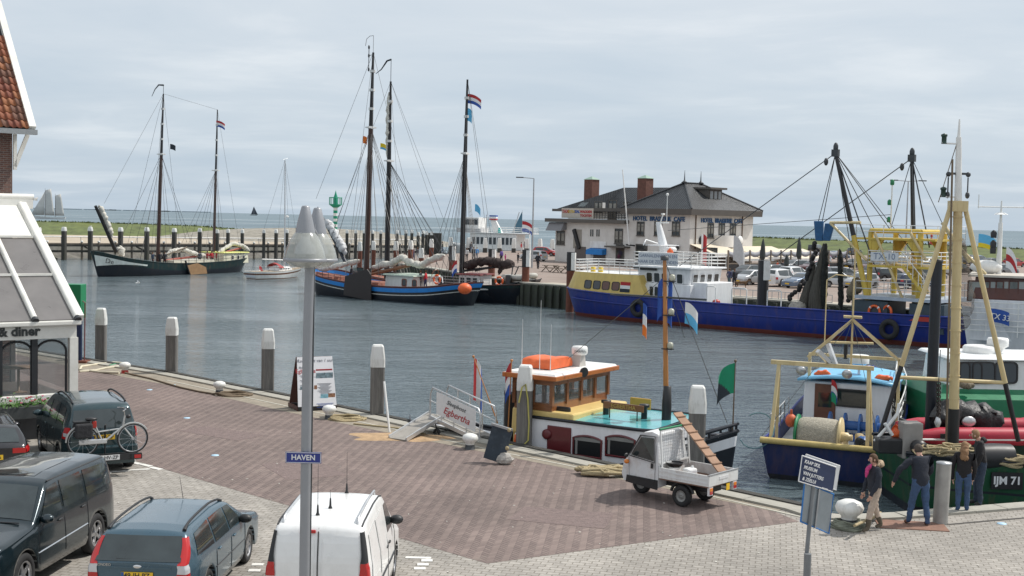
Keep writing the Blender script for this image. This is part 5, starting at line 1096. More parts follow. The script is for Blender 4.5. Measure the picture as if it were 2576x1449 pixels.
 zr=zt+0.16; mb=MB(); boxrail(mb,[(xw0-0.3,-2.5,zr),(xw1+0.4,-2.5,zr),(xw1+0.4,2.5,zr),(xw0-0.3,2.5,zr)],1.05,0.03,4,1.1,True); b.part(mb,'top_railing',white)
 bx=b.q(1655,658,S*2.56); bo=MB().box((bx.x,S*2.56,zr+0.55),(3.7,0.04,0.98)).build('banner',mat('banner_grey',(0.62,0.64,0.66),0.7,var=0.06),t)
 lt=mat('banner_lettering',(0.16,0.20,0.30),0.7,var=0)
 for k,tx in enumerate(('GARNALENVISSEN EN','NAAR DE ZEEHONDEN')): text('banner_lettering',tx,0.36,lt,bo,(bx.x,S*2.59,zr+0.78-k*0.46),(-S,0,0),(0,0,1),0.004)
 MB().box((b.q(1625,672,S*2.3).x,S*2.42,zt-0.02),(2.2,0.05,0.36)).build('dark_sign',black,t)
 b.part(MB().box((b.q(1600,740,S*2.55).x,S*2.6,zk+0.85),(2.6,0.05,1.4)),'side_screen',wm)
 m0=b.q(1676,655,0); m1=b.q(1656,560,0); mb=MB(); mb.path([(m0.x,0,m0.z),((m0.x+m1.x)/2,0,(m0.z+m1.z)/2),(m1.x,0,m1.z)],[0.42,0.34,0.2],8); b.part(mb,'raked_mast',wm)
 z_=m1.z-1.8; mb=MB(); mb.box(((m0.x+m1.x)/2,0,z_),(1.5,2.6,0.06)); mb.path([((m0.x+m1.x)/2+0.9,-1.3,z_),((m0.x+m1.x)/2+1.6,0,z_+0.4),((m0.x+m1.x)/2+0.9,1.3,z_)],0.05,5); b.part(mb,'crosstree',wm)
 r=b.q(1668,540,0); mb=MB(); mb.tube((m1.x-0.2,0,m1.z),(r.x,0,r.z),0.05); mb.box((r.x,0,r.z+0.05),(0.14,1.8,0.12),0.5); mb.tube((m1.x-0.8,0,m1.z),(m1.x-0.8,0,m1.z+2.2),0.03); mb.tube((m1.x-1.0,0,m1.z+0.0),(m1.x+0.2,0,m1.z),0.05); mb.ell((m1.x-0.8,0,m1.z+2.25),0.12,8,5); b.part(mb,'radar_scanner',white)
 p=b.q(1688,618,S*1.2); mb=MB(); mb.lathe([(0.12,0),(0.45,0.1),(0.48,0.26),(0.3,0.4),(0,0.42)],(p.x,p.y,p.z-0.5),14); mb.tube((p.x,p.y,zr),(p.x,p.y,p.z-0.5),0.05); b.part(mb,'satellite_dome',white)
 p=b.q(1686,636,S*1.5); MB().ell((p.x,p.y,p.z),(0.26,0.26,0.4),10,7).build('orange_buoy',orange,t)
 c0=b.q(1742,748,S*1.8).x; b.part(cabin(b.q(1768,750,S*2.0).x-0.3,c0+2.2,1.9,zk,zk+1.9,0.04),'engine_casing',wm,0.06)
 mb=MB()
 for u0,u1 in ((1776,1800),(1840,1878),(1930,1965)):
  a_,c_=b.q(u0,757,S*3.25),b.q(u1,757,S*3.25); zb=b.edge(b.T(a_.x),1).z-0.1; mb.path([(a_.x,S*3.25,zb),(a_.x,S*3.25,zb+1.25),(a_.x-0.15,S*3.25,zb+1.35),(c_.x+0.15,S*3.25,zb+1.35),(c_.x,S*3.25,zb+1.25),(c_.x,S*3.25,zb)],0.045,6); b.part(mb,'hoop_rail',white); mb=MB()
 mb=MB()
 for k in range(16):
  x=lerp(b.q(1790,757,0).x,b.q(2040,770,0).x,k/15); mb.tube((x,-S*3.3,1.6),(x,-S*3.3,2.7),0.03,n=5)
 for z in (2.15,2.7): mb.tube((b.q(1790,757,0).x,-S*3.3,z),(b.q(2040,770,0).x,-S*3.3,z),0.03,n=5)
 b.part(mb,'far_side_railing',steel)
 MB().ell(tuple(b.q(1802,760,S*2.4)),(0.3,0.3,0.22),10,6).build('red_float',red,t)
 for u,v in ((1606,775),(2235,829)):
  p=b.q(u,v,S*3.45); q_=b.T(p.x); y=S*(abs(b.edge(q_,1).y)*0.97+0.22); MB().torus((p.x,y,p.z),0.52,0.20,(0,1,0.05),22,8).build('tyre_fender',rubber,t)
 g=Boat.__new__(Boat)
 n0=b.q(2052,770,S*0.5); n1=b.q(2056,612,S*0.5); tp=b.q(2070,560,S*0.5)
 mb=MB(); mb.path([n0-Vector((0,0,0.6)),(n0.x,n0.y,n0.z+0.8),(n0.x-0.1,n0.y,(n0.z+n1.z)*0.45),(n0.x-0.3,n0.y,(n0.z+n1.z)*0.6),(n0.x-0.5,n0.y,n1.z)],[0.6,0.52,0.38,0.26,0.1],14); mb.path([n0+Vector((1.0,0.2,-0.5)),(n0.x+0.7,n0.y,n0.z+1.2),(n0.x+0.2,n0.y,n0.z+3)],[0.45,0.32,0.1],12); b.part(mb,'net_bundle',mat('hanging_net_curtain',(0.085,0.08,0.068),0.95,var=0.5,scale=5,stretch=(3,3,0.25),bump=1.0,bscale=8))
 lumpy([(n0.x-0.6,n0.y,n0.z-0.3),(n0.x-0.75,n0.y+0.2,n1.z)],0.22,mat('wet_black_net',(0.02,0.022,0.02),0.9,var=0.4,scale=9,bump=0.6),'dark_net',t,8,5,16,0.3)
 lumpy([(n0.x-2.0,n0.y,n0.z-0.3),(n0.x-1.75,n0.y,n1.z*0.95)],0.20,MATS['wet_black_net'],'dark_net',t,8,6,16,0.3)
 for k,(u0,v0,u1,v1) in enumerate(((2061,606,2058,556),(2079,606,2086,562))):
  a_,c_=b.q(u0,v0,S*0.5),b.q(u1,v1,S*0.5); mb=MB(); mb.hexa([a_+Vector((dx,dy,0)) for dx,dy in ((-.28,-.1),(.28,-.1),(.28,.1),(-.28,.1))],[c_+Vector((dx,dy,0)) for dx,dy in ((-.42,-.12),(.30,-.12),(.30,.12),(-.42,.12))]); b.part(mb,'trawl_shoe',mat('trawl_shoe_blue',(0.02,0.10,0.24),0.6,var=0.25),0.05)
 flm=mat('rubber_bobbin',(0.025,0.022,0.022),0.7,var=0.2)
 rs=random.Random(8); mb=MB()
 for k in range(26):
  f=k/25; u=lerp(2052,1985,f**2.2)+rs.uniform(-5,5); v=lerp(612,752,f); p=b.q(u,v,S*0.6+rs.uniform(-0.3,0.3)); mb.ell(p,0.19,8,5)
 for k in range(9):
  f=k/8; p=b.q(2150-16*f+rs.uniform(-4,4),712+44*f,S*0.9); mb.ell(p,0.18,8,5)
 b.part(mb,'bobbin_line',flm)['kind']='stuff'
 lumpy([b.q(2140,748,S*1),b.q(2152,722,S*1),b.q(2160,706,S*1)],0.45,netm,'net_bundle',t,8,7,12)
 lumpy([b.q(1985,775,S*1.5),b.q(2020,778,S*1.5)],0.5,mat('coiled_hawser',(0.36,0.34,0.30),0.9,var=0.3,bump=0.6),'rope_heap',t,8,9,10)
 def Q(u,v,y): return b.q(u,v,y*S)
 gl,gr=Q(2182,760,1.9),Q(2305,780,-1.0)
 xg0,xg1=b.q(2187,700,S*2.0).x,b.q(2312,700,S*2.0).x
 zg=b.q(2187,580,S*2.0).z; zp=b.q(2187,668,S*2.0).z; zc=b.q(2187,600,S*2).z; zd_=0.9
 for nm,x,y in (('gantry_leg',xg0,2.0),('gantry_leg',xg0,-2.0),('gantry_leg',xg1,2.0),('gantry_leg',xg1,-2.0)):
  mb=MB(); mb.tube((x,y,zd_),(x,y,zg),0.19,n=10); b.part(mb,nm,yellow)
 mb=MB()
 for y in (2.0,-2.0): mb.tube((xg0,y,zg),(xg1,y,zg),0.17,n=10)
 for x in (xg0,xg1): mb.tube((x,-2,zg),(x,2,zg),0.16,n=8)
 for y in (2.0,-2.0):
  for x,d in ((xg0,-1),(xg1,1)): mb.hexa([(x,y-0.12,zc-1.5),(x,y+0.12,zc-1.5),(x,y+0.12,zc-1.4),(x,y-0.12,zc-1.4)],[(x+d*1.0,y-0.12,zc),(x+d*1.0,y+0.12,zc),(x,y+0.12,zc),(x,y-0.12,zc)])
 b.part(mb,'gantry_beams',yellow)
 mb=MB().box(((xg0+xg1)/2,0,zc),(abs(xg1-xg0)+2.2,4.4,0.14)); b.part(mb,'upper_platform',yellow)
 mb=MB().box(((xg0+xg1)/2-0.6,0,zp),(abs(xg1-xg0)+1.2,4.8,0.16)); b.part(mb,'lower_platform',yellow)
 xa,xb=max(xg0,xg1),min(xg0,xg1)-1.2
 mb=MB(); boxrail(mb,[(xa,-2.3,zp),(xb,-2.3,zp),(xb,2.3,zp),(xa,2.3,zp)],1.05,0.03,4,0.9,True); b.part(mb,'platform_railing',white)
 mb=MB(); boxrail(mb,[(xa+1,-2.2,zc+0.05),(xb-0.2,-2.2,zc+0.05),(xb-0.2,2.2,zc+0.05),(xa+1,2.2,zc+0.05)],0.9,0.025,2,1.6,True); b.part(mb,'upper_railing',white)
 bo=MB().box((b.q(2225,655,S*2.34).x,S*2.36,zp+0.66),(2.0,0.04,0.62)).build('number_board',mat('board_white',(0.62,0.64,0.66),0.6),t); text('board_lettering','TX-10',0.6,lt,bo,(b.q(2225,655,S*2.34).x,S*2.385,zp+0.66),(-S,0,0),(0,0,1),0.004)
 z2=b.q(2220,750,S*2.6).z; mb=MB(); mb.box(((xg0+xg1)/2-0.5,0,z2),(abs(xg1-xg0)+2.5,5.8,0.22)); b.part(mb,'shelter_deck',mat('pale_blue_grey_paint',(0.38,0.44,0.52),0.5,var=0.15))
 mb=MB(); boxrail(mb,[(xa+0.6,-2.8,z2+0.1),(xb-0.5,-2.8,z2+0.1),(xb-0.5,2.8,z2+0.1),(xa+0.6,2.8,z2+0.1)],1.0,0.03,2,1.0,True); b.part(mb,'shelter_railing',aluf)
 dg=mat('dark_grey_blue_paint',(0.045,0.07,0.09),0.5,var=0.2); b.part(MB().box((xa-0.4,S*1.2,(zd_+z2)/2-0.1),(2.6,3.0,z2-zd_-0.25)),'winch_house',dg); b.part(MB().box((xb+0.3,S*1.2,(zd_+z2)/2-0.1),(2.4,3.0,z2-zd_-0.25)),'winch_house',dg)
 lifebuoy(t,(b.q(2199,784,S*2.8).x,S*2.78,b.q(2199,784,S*2.8).z),(0,1,0),0.40,0.09); lifebuoy(t,(b.q(2232,785,S*2.8).x,S*2.78,b.q(2232,785,S*2.8).z),(0.5,1,0),0.40,0.09)
 b.part(MB().box((b.q(2270,797,S*2.9).x,S*2.9,b.q(2270,799,S*2.9).z),(5.2,0.4,0.30)),'red_bulwark',red)
 a_,c_=b.q(2275,668,S*2.5),b.q(2330,738,S*2.5); mb=MB()
 for dy in (-0.4,0.4): mb.beam(a_+Vector((0,dy,0)),c_+Vector((0,dy,0)),0.06,0.2)
 for k in range(10): p=a_.lerp(c_,(k+0.5)/10); mb.box(p,(0.25,0.8,0.04))
 b.part(mb,'stair',yellow); mb=MB()
 for dy in (-0.42,0.42):
  mb.tube(a_+Vector((0,dy,0.9)),c_+Vector((0,dy,0.9)),0.03,n=5)
  for k in range(5): p=a_.lerp(c_,k/4)+Vector((0,dy,0)); mb.tube(p,p+Vector((0,0,0.9)),0.025,n=5)
 b.part(mb,'stair_railing',white)
 def boom(u0,v0,u1,v1,y,cut):
  p0,p1=b.q(u0,v0,S*y),b.q(u1,v1,S*y); m_=p0.lerp(p1,cut); o=b.part(MB().tube(p0,m_,0.20,0.18,10),'derrick',yellow); b.part(MB().tube(m_,p1,0.17,0.13,10),'derrick_tip',black,parent=o)
  mb=MB(); mb.box(p1,(0.5,0.3,0.5)); mb.ell(p1+Vector((0,0,0.4)),(0.2,0.15,0.35),8,5); mb.ell(p1+Vector((0.7,0,-0.6)),(0.17,0.15,0.28),8,5); b.part(mb,'block',dsteel,parent=o); return p0,p1
 a0,a1=boom(2185,765,2102,385,2.2,0.45); c0_,c1=boom(2301,765,2294,398,-1.6,0.5)
 mb=MB(); W=lambda p,q_,r=0.03:mb.tube(p,q_,r,n=4,cap=False)
 W(a1,b.q(1600,748,0),0.035); W(a1,b.q(2068,560,S*.5)); W(a1,b.q(2058,560,S*.5)); W(a1,b.q(2200,578,0)); W(a1,b.q(2240,578,0)); W(a1,b.q(2150,690,S)); W(c1,b.q(1960,640,0),0.035); W(c1,b.q(2240,578,0)); W(c1,b.q(2300,580,0)); W(c1,b.q(2400,625,0)); W(a1,b.q(2300,640,0),0.025); W(a1,a0+Vector((-0.6,0,2)),0.05); W(c1,c0_+Vector((-0.9,0,4)),0.05); W(b.q(1680,580,0),b.q(2240,540,0),0.02)
 b.part(mb,'wire_rigging',dsteel)
 mb=MB(); 
 for u0,v0,u1,v1 in ((2088,560,2180,655),(2200,585,2272,755),(2290,585,2330,655),(2088,560,2165,560)): mb.tube(b.q(u0,v0,S*2.3),b.q(u1,v1,S*2.3),0.10,n=8)
 b.part(mb,'gantry_stay',cream)
 p=b.q(2240,578,0); mb=MB(); mb.tube((p.x,0,zg),(p.x,0,zg+3.6),0.05,n=6); b.part(mb,'light_mast',white); 
 for k,dz in enumerate((0.6,1.8,3.2)): MB().lathe([(0.13,0),(0.15,0.1),(0.15,0.3),(0.05,0.4)],(p.x+0.15*(k!=2),0,zg+dz),8).build('signal_lamp',green,t)
 return b
TR=trawler()
# ---------------------------------------------------------------- sailing barges
def rig_lines(b,top,feet,m=None,r=0.022,name='shrouds'):
 mb=MB()
 for f in feet: mb.tube(top,f,r,n=3,cap=False)
 return b.part(mb,name,m or rigm)
def mast_of(b,u0,v0,u1,v1,y=0.0,r=0.2,cut=0.66,pole=0.0,ring=True,m=None,name='mast'):
 p0,p1=b.q(u0,v0,y),b.q(u1,v1,y); base=Vector((p0.x,p0.y,0.4)); dirn=(p1-p0); base=p0-dirn*((p0.z-0.4)/dirn.z)
 m_=base.lerp(p1,cut); o=b.part(MB().tube(base,m_,r,r*0.82,9),name,m or mastm)
 b.part(MB().tube(m_,p1,r*0.72,r*0.35,8),'topmast',mastb,parent=o); mb=MB()
 if ring:
  for f in (0.0,0.25,0.5,0.75): q=m_.lerp(p1,f); mb.lathe([(r*0.95,-0.12),(r*0.95,0.12)],q,8)
  mb.box(m_,(0.5,1.0,0.12)); b.part(mb,'mast_bands',white2,parent=o)
 return base,p1,m_
def barge_left():
 bw_,st=G(283,698,WZ),G(640,684,WZ); ax=(bw_-st); ax.z=0; L=ax.length; ax.normalize(); mid=(bw_+st)/2
 b=Boat('sailing_barge','two-masted green-hulled sailing barge with raised bowsprit and white bow, at left','sailing ship',mid,ax,'sailing barges'); t=b.t; n=b.n; S=1 if n.y<0 else -1; h=L/2
 mid2=mid-n*S*2.4; b.O=Vector((mid2.x,mid2.y,WZ)); t.location=b.O
 wbow=paint('bow_white_paint',(0.70,0.74,0.70),damt=0.2)
 b.hull((-h-0.8,h+1.0),(-h,h),[(0,0.4),(0.06,1.8),(0.2,2.5),(0.6,2.6),(0.85,2.3),(0.95,1.4),(1,0.15)],[(0,0.1),(0.1,1.6),(0.3,2.4),(0.7,2.4),(0.9,1.6),(0.97,0.7),(1,0.05)],[(0,1.95),(0.25,1.5),(0.6,1.45),(0.85,2.1),(1,3.0)],[('s',0,0),('s',0.35,0),('s',0.85,1),('a',0.02,1)],[hullgreen,hullblack],deck=0.5,deckm=teak,railm=hullgreen)
 rows=[]
 for i in range(11):
  q=lerp(0.76,0.995,i/10); e=b.edge(q,S); k=(i/10)**0.8; zl=e.z-0.55-0.15*(1-k); rows.append([(lerp(e.x,e.x-0.1,0.5),e.y*0.992+S*0.03,e.z-0.42),(e.x-0.42*i/10*0.8,e.y*(0.985-0.06*k)+S*0.03,lerp(e.z-0.6,1.25,k))])
 b.part(MB().grid(rows),'white_bow_band',wbow)
 text('bow_lettering','De',0.8,black,t,b.edge(0.955,S)+Vector((-0.1,S*0.32,-0.9)),(-S*0.80,0.62,0) if False else tuple(((b.edge(0.95,S)-b.edge(0.985,S)).normalized())*(1 if S>0 else 1)),(0,0,1),0.01)
 b1,t1,k1=mast_of(b,398,617,411,236,0,0.24,0.66); b2,t2,k2=mast_of(b,538,620,547,276,0,0.19,0.62)
 rig_lines(b,t1,[b.q(262,512,0),b.edge(0.72,1),b.edge(0.72,-1),b.edge(0.55,1),b.edge(0.55,-1),t2],r=0.018); rig_lines(b,k1,[b.edge(0.80,1),b.edge(0.68,1),b.edge(0.64,1),b.edge(0.60,1),b.edge(0.80,-1),b.edge(0.68,-1),b.edge(0.62,-1),b.q(470,610,0),b.q(480,610,0)],r=0.022); rig_lines(b,k2,[b.edge(q,s_) for q in (0.40,0.34,0.28,0.24) for s_ in (1,-1)],r=0.02); rig_lines(b,t2,[b.edge(0.12,1),b.edge(0.14,-1),b.edge(0.3,1)],r=0.016)
 s0,s1=b.q(292,634,0),b.q(240,518,0); b.part(MB().tube(s0,s1,0.24,0.17,8),'bowsprit',black); lumpy([s0+(s1-s0)*0.35+Vector((-0.5,0,0)),s0.lerp(s1,0.98)+Vector((-0.5,0,0.2))],0.34,sailw,'furled_jib',t,8,3,20); lumpy([b.q(300,650,0),b.q(305,620,0)],0.5,sailw,'jib_bag',t,8,4,8)
 lumpy([b.q(412,650,0),b.q(432,632,0),b.q(460,627,0),b.q(495,640,0),b.q(520,645,0)],0.27,sailw,'furled_mainsail',t,9,5,30); lumpy([b.q(545,638,0),b.q(585,613,0),b.q(610,618,0),b.q(628,632,0)],0.26,sailw,'furled_mizzen',t,9,6,24)
 rb=mat('red_boom_paint',(0.30,0.05,0.03),0.5,var=0.2); b.part(MB().tube(b.q(412,655,0),b.q(535,640,0),0.13,n=8),'boom',rb); b.part(MB().tube(b.q(545,640,0),b.q(605,624,0),0.12,n=8),'mizzen_boom',rb)
 b.part(MB().tube(b.q(420,640,0.3),b.q(470,622,0.3),0.1,n=6),'gaff',oldwood)
 x0,x1=b.q(598,665,0).x,b.q(535,668,0).x; cb=b.part(cabin(x0,x1,1.9,1.2,2.55,0.08),'deckhouse',paint('cream_deckhouse',(0.72,0.70,0.55),damt=0.15),0.04); b.part(cabin(x0-0.1,x1+0.1,2.0,2.55,2.65,0.1),'deckhouse_roof',mat('lime_yellow_roof',(0.55,0.56,0.16),0.6,var=0.1))
 for k in range(3): window(cb,(lerp(x0,x1,0.2+0.22*k),S*1.88,1.95),(-S,0,0),(0,0,1),0.42,0.6,0.12,white,glass,0.06)
 x0,x1=b.q(520,670,0).x,b.q(415,672,0).x; b.part(cabin(x0,x1,1.5,1.0,1.75,0.12),'hatch_coaming',paint('hatch_cream',(0.6,0.58,0.48)),0.05)
 mb=MB(); boxrail(mb,[b.edge(q/20,S,0,0.98) for q in range(1,13)],0.75,0.025,2,2.0); b.part(mb,'side_railing',dsteel)
 lb=[b.q(470,668,S*2.85),b.q(478,691,S*2.85),b.q(520,688,S*2.85),b.q(517,672,S*2.85),b.q(496,662,S*2.85)]; mb=MB(); mb.hexa([p for p in lb],[p+Vector((0,S*0.10,0)) for p in lb]); b.part(mb,'leeboard',mat('tan_leeboard',(0.30,0.18,0.09),0.7,var=0.2,scale=2)); mb=MB().path([lb[0]+Vector((0.3,S*.05,0.6)),lb[0],lb[1]],0.12,6); b.part(mb,'leeboard_edge',black)
 return b,t1,t2,k1
BL,tL1,tL2,kL1=barge_left()
pr=BL.W(tL1)
mb=MB(); mb.tube((0,0,0),(0,0,1.1),0.03,n=5); mb.path([(0,0,1.05),(0.8,0,1.0),(1.4,0.0,0.4),(1.9,0,-0.5)],[0.12,0.1,0.06,0.03],5); mb.build('wind_pennant',fblack,BL.t,loc=tL1)
flag('ensign','red white blue ensign on the mizzen of the green-hulled barge',BL.W(BL.q(544,303,0)),1.25,0.8,[0,1,2],NL,0.15,'flags in the harbour',droop=0.35)
flag('house_flag','small black flag halfway up the green-hulled barge rigging',BL.W(BL.q(428,362,0)),0.75,0.65,[0],[fblack],0.1,'flags in the harbour',droop=0.3)
def barge_blue():
 A,B_=G(782,741,WZ),G(1128,771,WZ); ax=(A-B_); ax.z=0; ax.normalize(); n=Vector((-ax.y,ax.x,0)); S=1 if n.y<0 else -1
 O=(A+B_)/2-n*S*2.7; b=Boat('sailing_barge','black sailing barge with bright blue band, brown deck and very tall mast, centre','sailing ship',O,ax,'sailing barges'); t=b.t; h=(A-B_).length/2
 bb=paint('bright_blue_band',(0.02,0.22,0.62),damt=0.08); brn=mat('brown_bulwark',(0.12,0.045,0.04),0.6,var=0.2); wl=paint('white_line_paint',(0.62,0.62,0.58))
 b.hull((-h-1.2,h+2.4),(-h-0.4,h+1.6),[(0,0.5),(0.05,1.7),(0.15,2.5),(0.5,2.8),(0.85,2.7),(0.95,2.0),(1,0.4)],[(0,0.2),(0.08,1.4),(0.2,2.4),(0.6,2.6),(0.88,2.3),(0.96,1.4),(1,0.2)],[(0,2.15),(0.2,1.55),(0.5,1.35),(0.8,1.75),(1,2.5)],[('s',0,1),('s',0.12,0),('s',0.5,2),('s',0.72,3),('s',0.80,2),('a',0.0,2)],[bb,brn,hullblack,wl],deck=0.45,deckm=deckw,railm=brn)
 b0,top,kk=mast_of(b,921,700,939,132,0,0.29,0.69); 
 mb=MB(); mb.tube((0,0,0),(0.0,0,1.6),0.03,n=5); mb.path([(0,0,1.6),(0.5,0,1.6),(0.95,0,1.35),(1.1,0,0.7)],0.03,5); mb.build('wind_pennant',steel,t,loc=top)
 mb=MB(); p=b.q(928,140,0); mb.tube(p+Vector((0,0,-1.3)),p+Vector((0,0,0.9)),0.04,n=5); mb.tube(p,b.q(936,138,0),0.03,n=4)
 for z in (-1.3,0,0.8): mb.ell(p+Vector((0,0,z)),(0.10,0.10,0.22),6,4)
 b.part(mb,'mast_instruments',dsteel)
 rig_lines(b,kk,[b.edge(q,s_) for q in (0.60,0.55,0.50,0.45) for s_ in (1,-1)]+[b.q(800,690,0),b.q(830,660,0)],r=0.024); rig_lines(b,top,[b.q(795,500,0),b.edge(0.5,1),b.edge(0.4,-1),b.edge(0.66,1)],r=0.018); rig_lines(b,b0.lerp(kk,0.92),[b.q(880,690,0),b.q(868,690,0),b.q(960,700,0),b.q(1010,690,0),b.q(1080,668,0)],rigl,0.020,'halyards')
 s0,s1=b.q(832,650,0),b.q(795,503,0)
 lumpy([b.q(935,672,0),b.q(990,662,0),b.q(1010,648,0),b.q(1030,660,0),b.q(1060,668,0),b.q(1080,655,0),b.q(1118,641,0)],0.32,sailw,'furled_mainsail',t,10,11,40)
 b.part(MB().tube(b.q(930,690,0),b.q(1030,668,0),0.16,n=8),'boom',mat('varnished_boom',(0.22,0.10,0.05),0.5,var=0.2)); b.part(MB().tube(b.q(1000,660,0),b.q(935,682,0),0.12,n=8),'gaff',MATS['varnished_boom'])
 lumpy([b.q(905,655,0),b.q(870,664,0),b.q(835,673,0),b.q(800,678,0)],0.26,sailw,'furled_staysail',t,8,12,20)
 x0,x1=b.q(1072,700,0).x,b.q(1000,700,0).x; cb=b.part(cabin(x0,x1,1.7,1.05,2.35,0.08),'deckhouse',paint('pale_grey_deckhouse',(0.62,0.64,0.60)),0.04); b.part(cabin(x0-0.15,x1+0.15,1.85,2.35,2.47,0.05),'deckhouse_roof',mat('pale_green_roof',(0.42,0.50,0.42),0.6,var=0.15))
 for u in (1017,1043): p=b.q(u,706,S*1.68); window(cb,(p.x,S*1.69,1.75),(-S,0,0),(0,0,1),0.62,0.72,0.16,deckw,glass,0.06)
 x0,x1=b.q(968,712,0).x,b.q(880,712,0).x; b.part(cabin(x0,x1,1.9,0.9,1.5,0.25),'cargo_hatch',deckw,0.05); x0,x1=b.q(868,690,0).x,b.q(800,690,0).x; b.part(cabin(x0,x1,1.7,1.1,1.8,0.2),'fore_cabin',deckw,0.05)
 mb=MB(); boxrail(mb,[b.edge(0.66+0.32*k/8,S,0,0.95) for k in range(9)],0.55,0.025,1,1.5); b.part(mb,'side_railing',dsteel)
 lb=[b.q(870,695,S*3.0),b.q(866,742,S*3.0),b.q(935,757,S*3.0),b.q(934,690,S*3.0),b.q(925,677,S*3.0)]; mb=MB(); mb.hexa(lb,[p+Vector((0,S*0.12,0)) for p in lb]); b.part(mb,'leeboard',mat('dark_brown_leeboard',(0.028,0.022,0.022),0.6,var=0.25,scale=2,stretch=(1,1,4)))
 p=b.q(1099,703,S*1.9); lifebuoy(t,(p.x,S*1.9,p.z),(0,1,0),0.38,0.09); mb=MB(); mb.path([b.q(1080,712,S*1.9),b.q(1085,697,S*1.9),b.q(1112,697,S*1.9),b.q(1114,712,S*1.9)],0.045,6); b.part(mb,'push_pit',white)
 lumpy([b.q(905,696,S*1),b.q(918,693,S*1)],0.22,orange,'orange_lifejacket_heap',t,7,3,6)
 p=b.q(1095,690,0); b.part(MB().torus((p.x,0,p.z),0.45,0.04,(1,0,0.3),16,5),'steering_wheel',wood)
 return b,top,kk
BB,tB,kB=barge_blue()
flag('signal_flag','small orange signal flag left of the tallest mast',BB.W(BB.q(913,342,0)),0.45,0.7,[0],[forange],0.2,'flags in the harbour',droop=0.3)
def barge_back():
 O=BB.O-BB.n*(1 if BB.n.y<0 else -1)*5.6+BB.a*(-0.5); b=Boat('sailing_barge','second tall-masted barge moored behind the blue-banded barge, silver jib on its sprit','sailing ship',O,BB.a,'sailing barges'); t=b.t; h=11; S=1 if b.n.y<0 else -1
 b.hull((-h-1,h+1.5),(-h,h+0.5),[(0,0.5),(0.06,1.7),(0.2,2.4),(0.6,2.6),(0.9,2.2),(1,0.3)],[(0,0.2),(0.1,1.5),(0.3,2.3),(0.7,2.3),(0.93,1.5),(1,0.1)],[(0,1.9),(0.3,1.5),(0.7,1.6),(1,2.4)],[('s',0,0),('s',0.3,1),('a',0,1)],[hullgreen,hullblack],deckm=deckw,railm=mastm)
 b0,top,kk=mast_of(b,973,690,983,205,0,0.29,0.62,m=mastb); mb=MB(); mb.tube((0,0,0),(0,0,2.2),0.03,n=5); mb.path([(0,0,2.2),(0.6,0,2.1),(1.4,0,1.3),(2.2,0,0.9)],[0.10,0.09,0.06,0.03],5); mb.build('wind_pennant',fblack,t,loc=top)
 lumpy([b0.lerp(top,0.63)+Vector((0.25,0,0)),b0.lerp(top,0.95)+Vector((0.2,0,0))],0.24,sailw,'topsail_bundle',t,8,21,18)
 rig_lines(b,kk,[b.edge(q,s_) for q in (0.62,0.57,0.52,0.47) for s_ in (1,-1)]+[b.q(1100,665,0),b.q(1120,640,0)],r=0.024); rig_lines(b,top,[b.edge(0.25,1),b.q(845,560,0),b.edge(0.6,1),b.edge(0.5,-1)],r=0.016); rig_lines(b,b0.lerp(kk,0.9),[b.q(u,690,0) for u in (1010,1018,1026,950,958,1060)],rigl,0.018,'halyards')
 s0,s1=b.q(872,665,0),b.q(812,548,0); b.part(MB().tube(s0,s1,0.2,0.14,8),'bowsprit',mat('blue_black_spar',(0.02,0.025,0.04),0.5)); lumpy([s0.lerp(s1,0.2)+Vector((-0.6,0,0.1)),s0.lerp(s1,0.6)+Vector((-0.5,0,0.2)),s1+Vector((-0.4,0,-0.2))],0.40,mat('silver_sail_cover',(0.52,0.53,0.54),0.6,var=0.25,scale=5,bump=0.7,bscale=4),'furled_jib',t,9,22,26)
 p=b.q(798,640,0); b.part(MB().tube((p.x,0,2),(p.x,0,b.q(795,520,0).z),0.05,n=5),'jack_staff',mastb)
 return b,top,kk
BK,tK,kK=barge_back()
flag('courtesy_flag','small yellow and blue flag between the two tallest masts',BK.W(BK.q(957,360,0)),0.7,0.6,[0,0,1],[fyel,cyan],0.1,'flags in the harbour',droop=0.3)
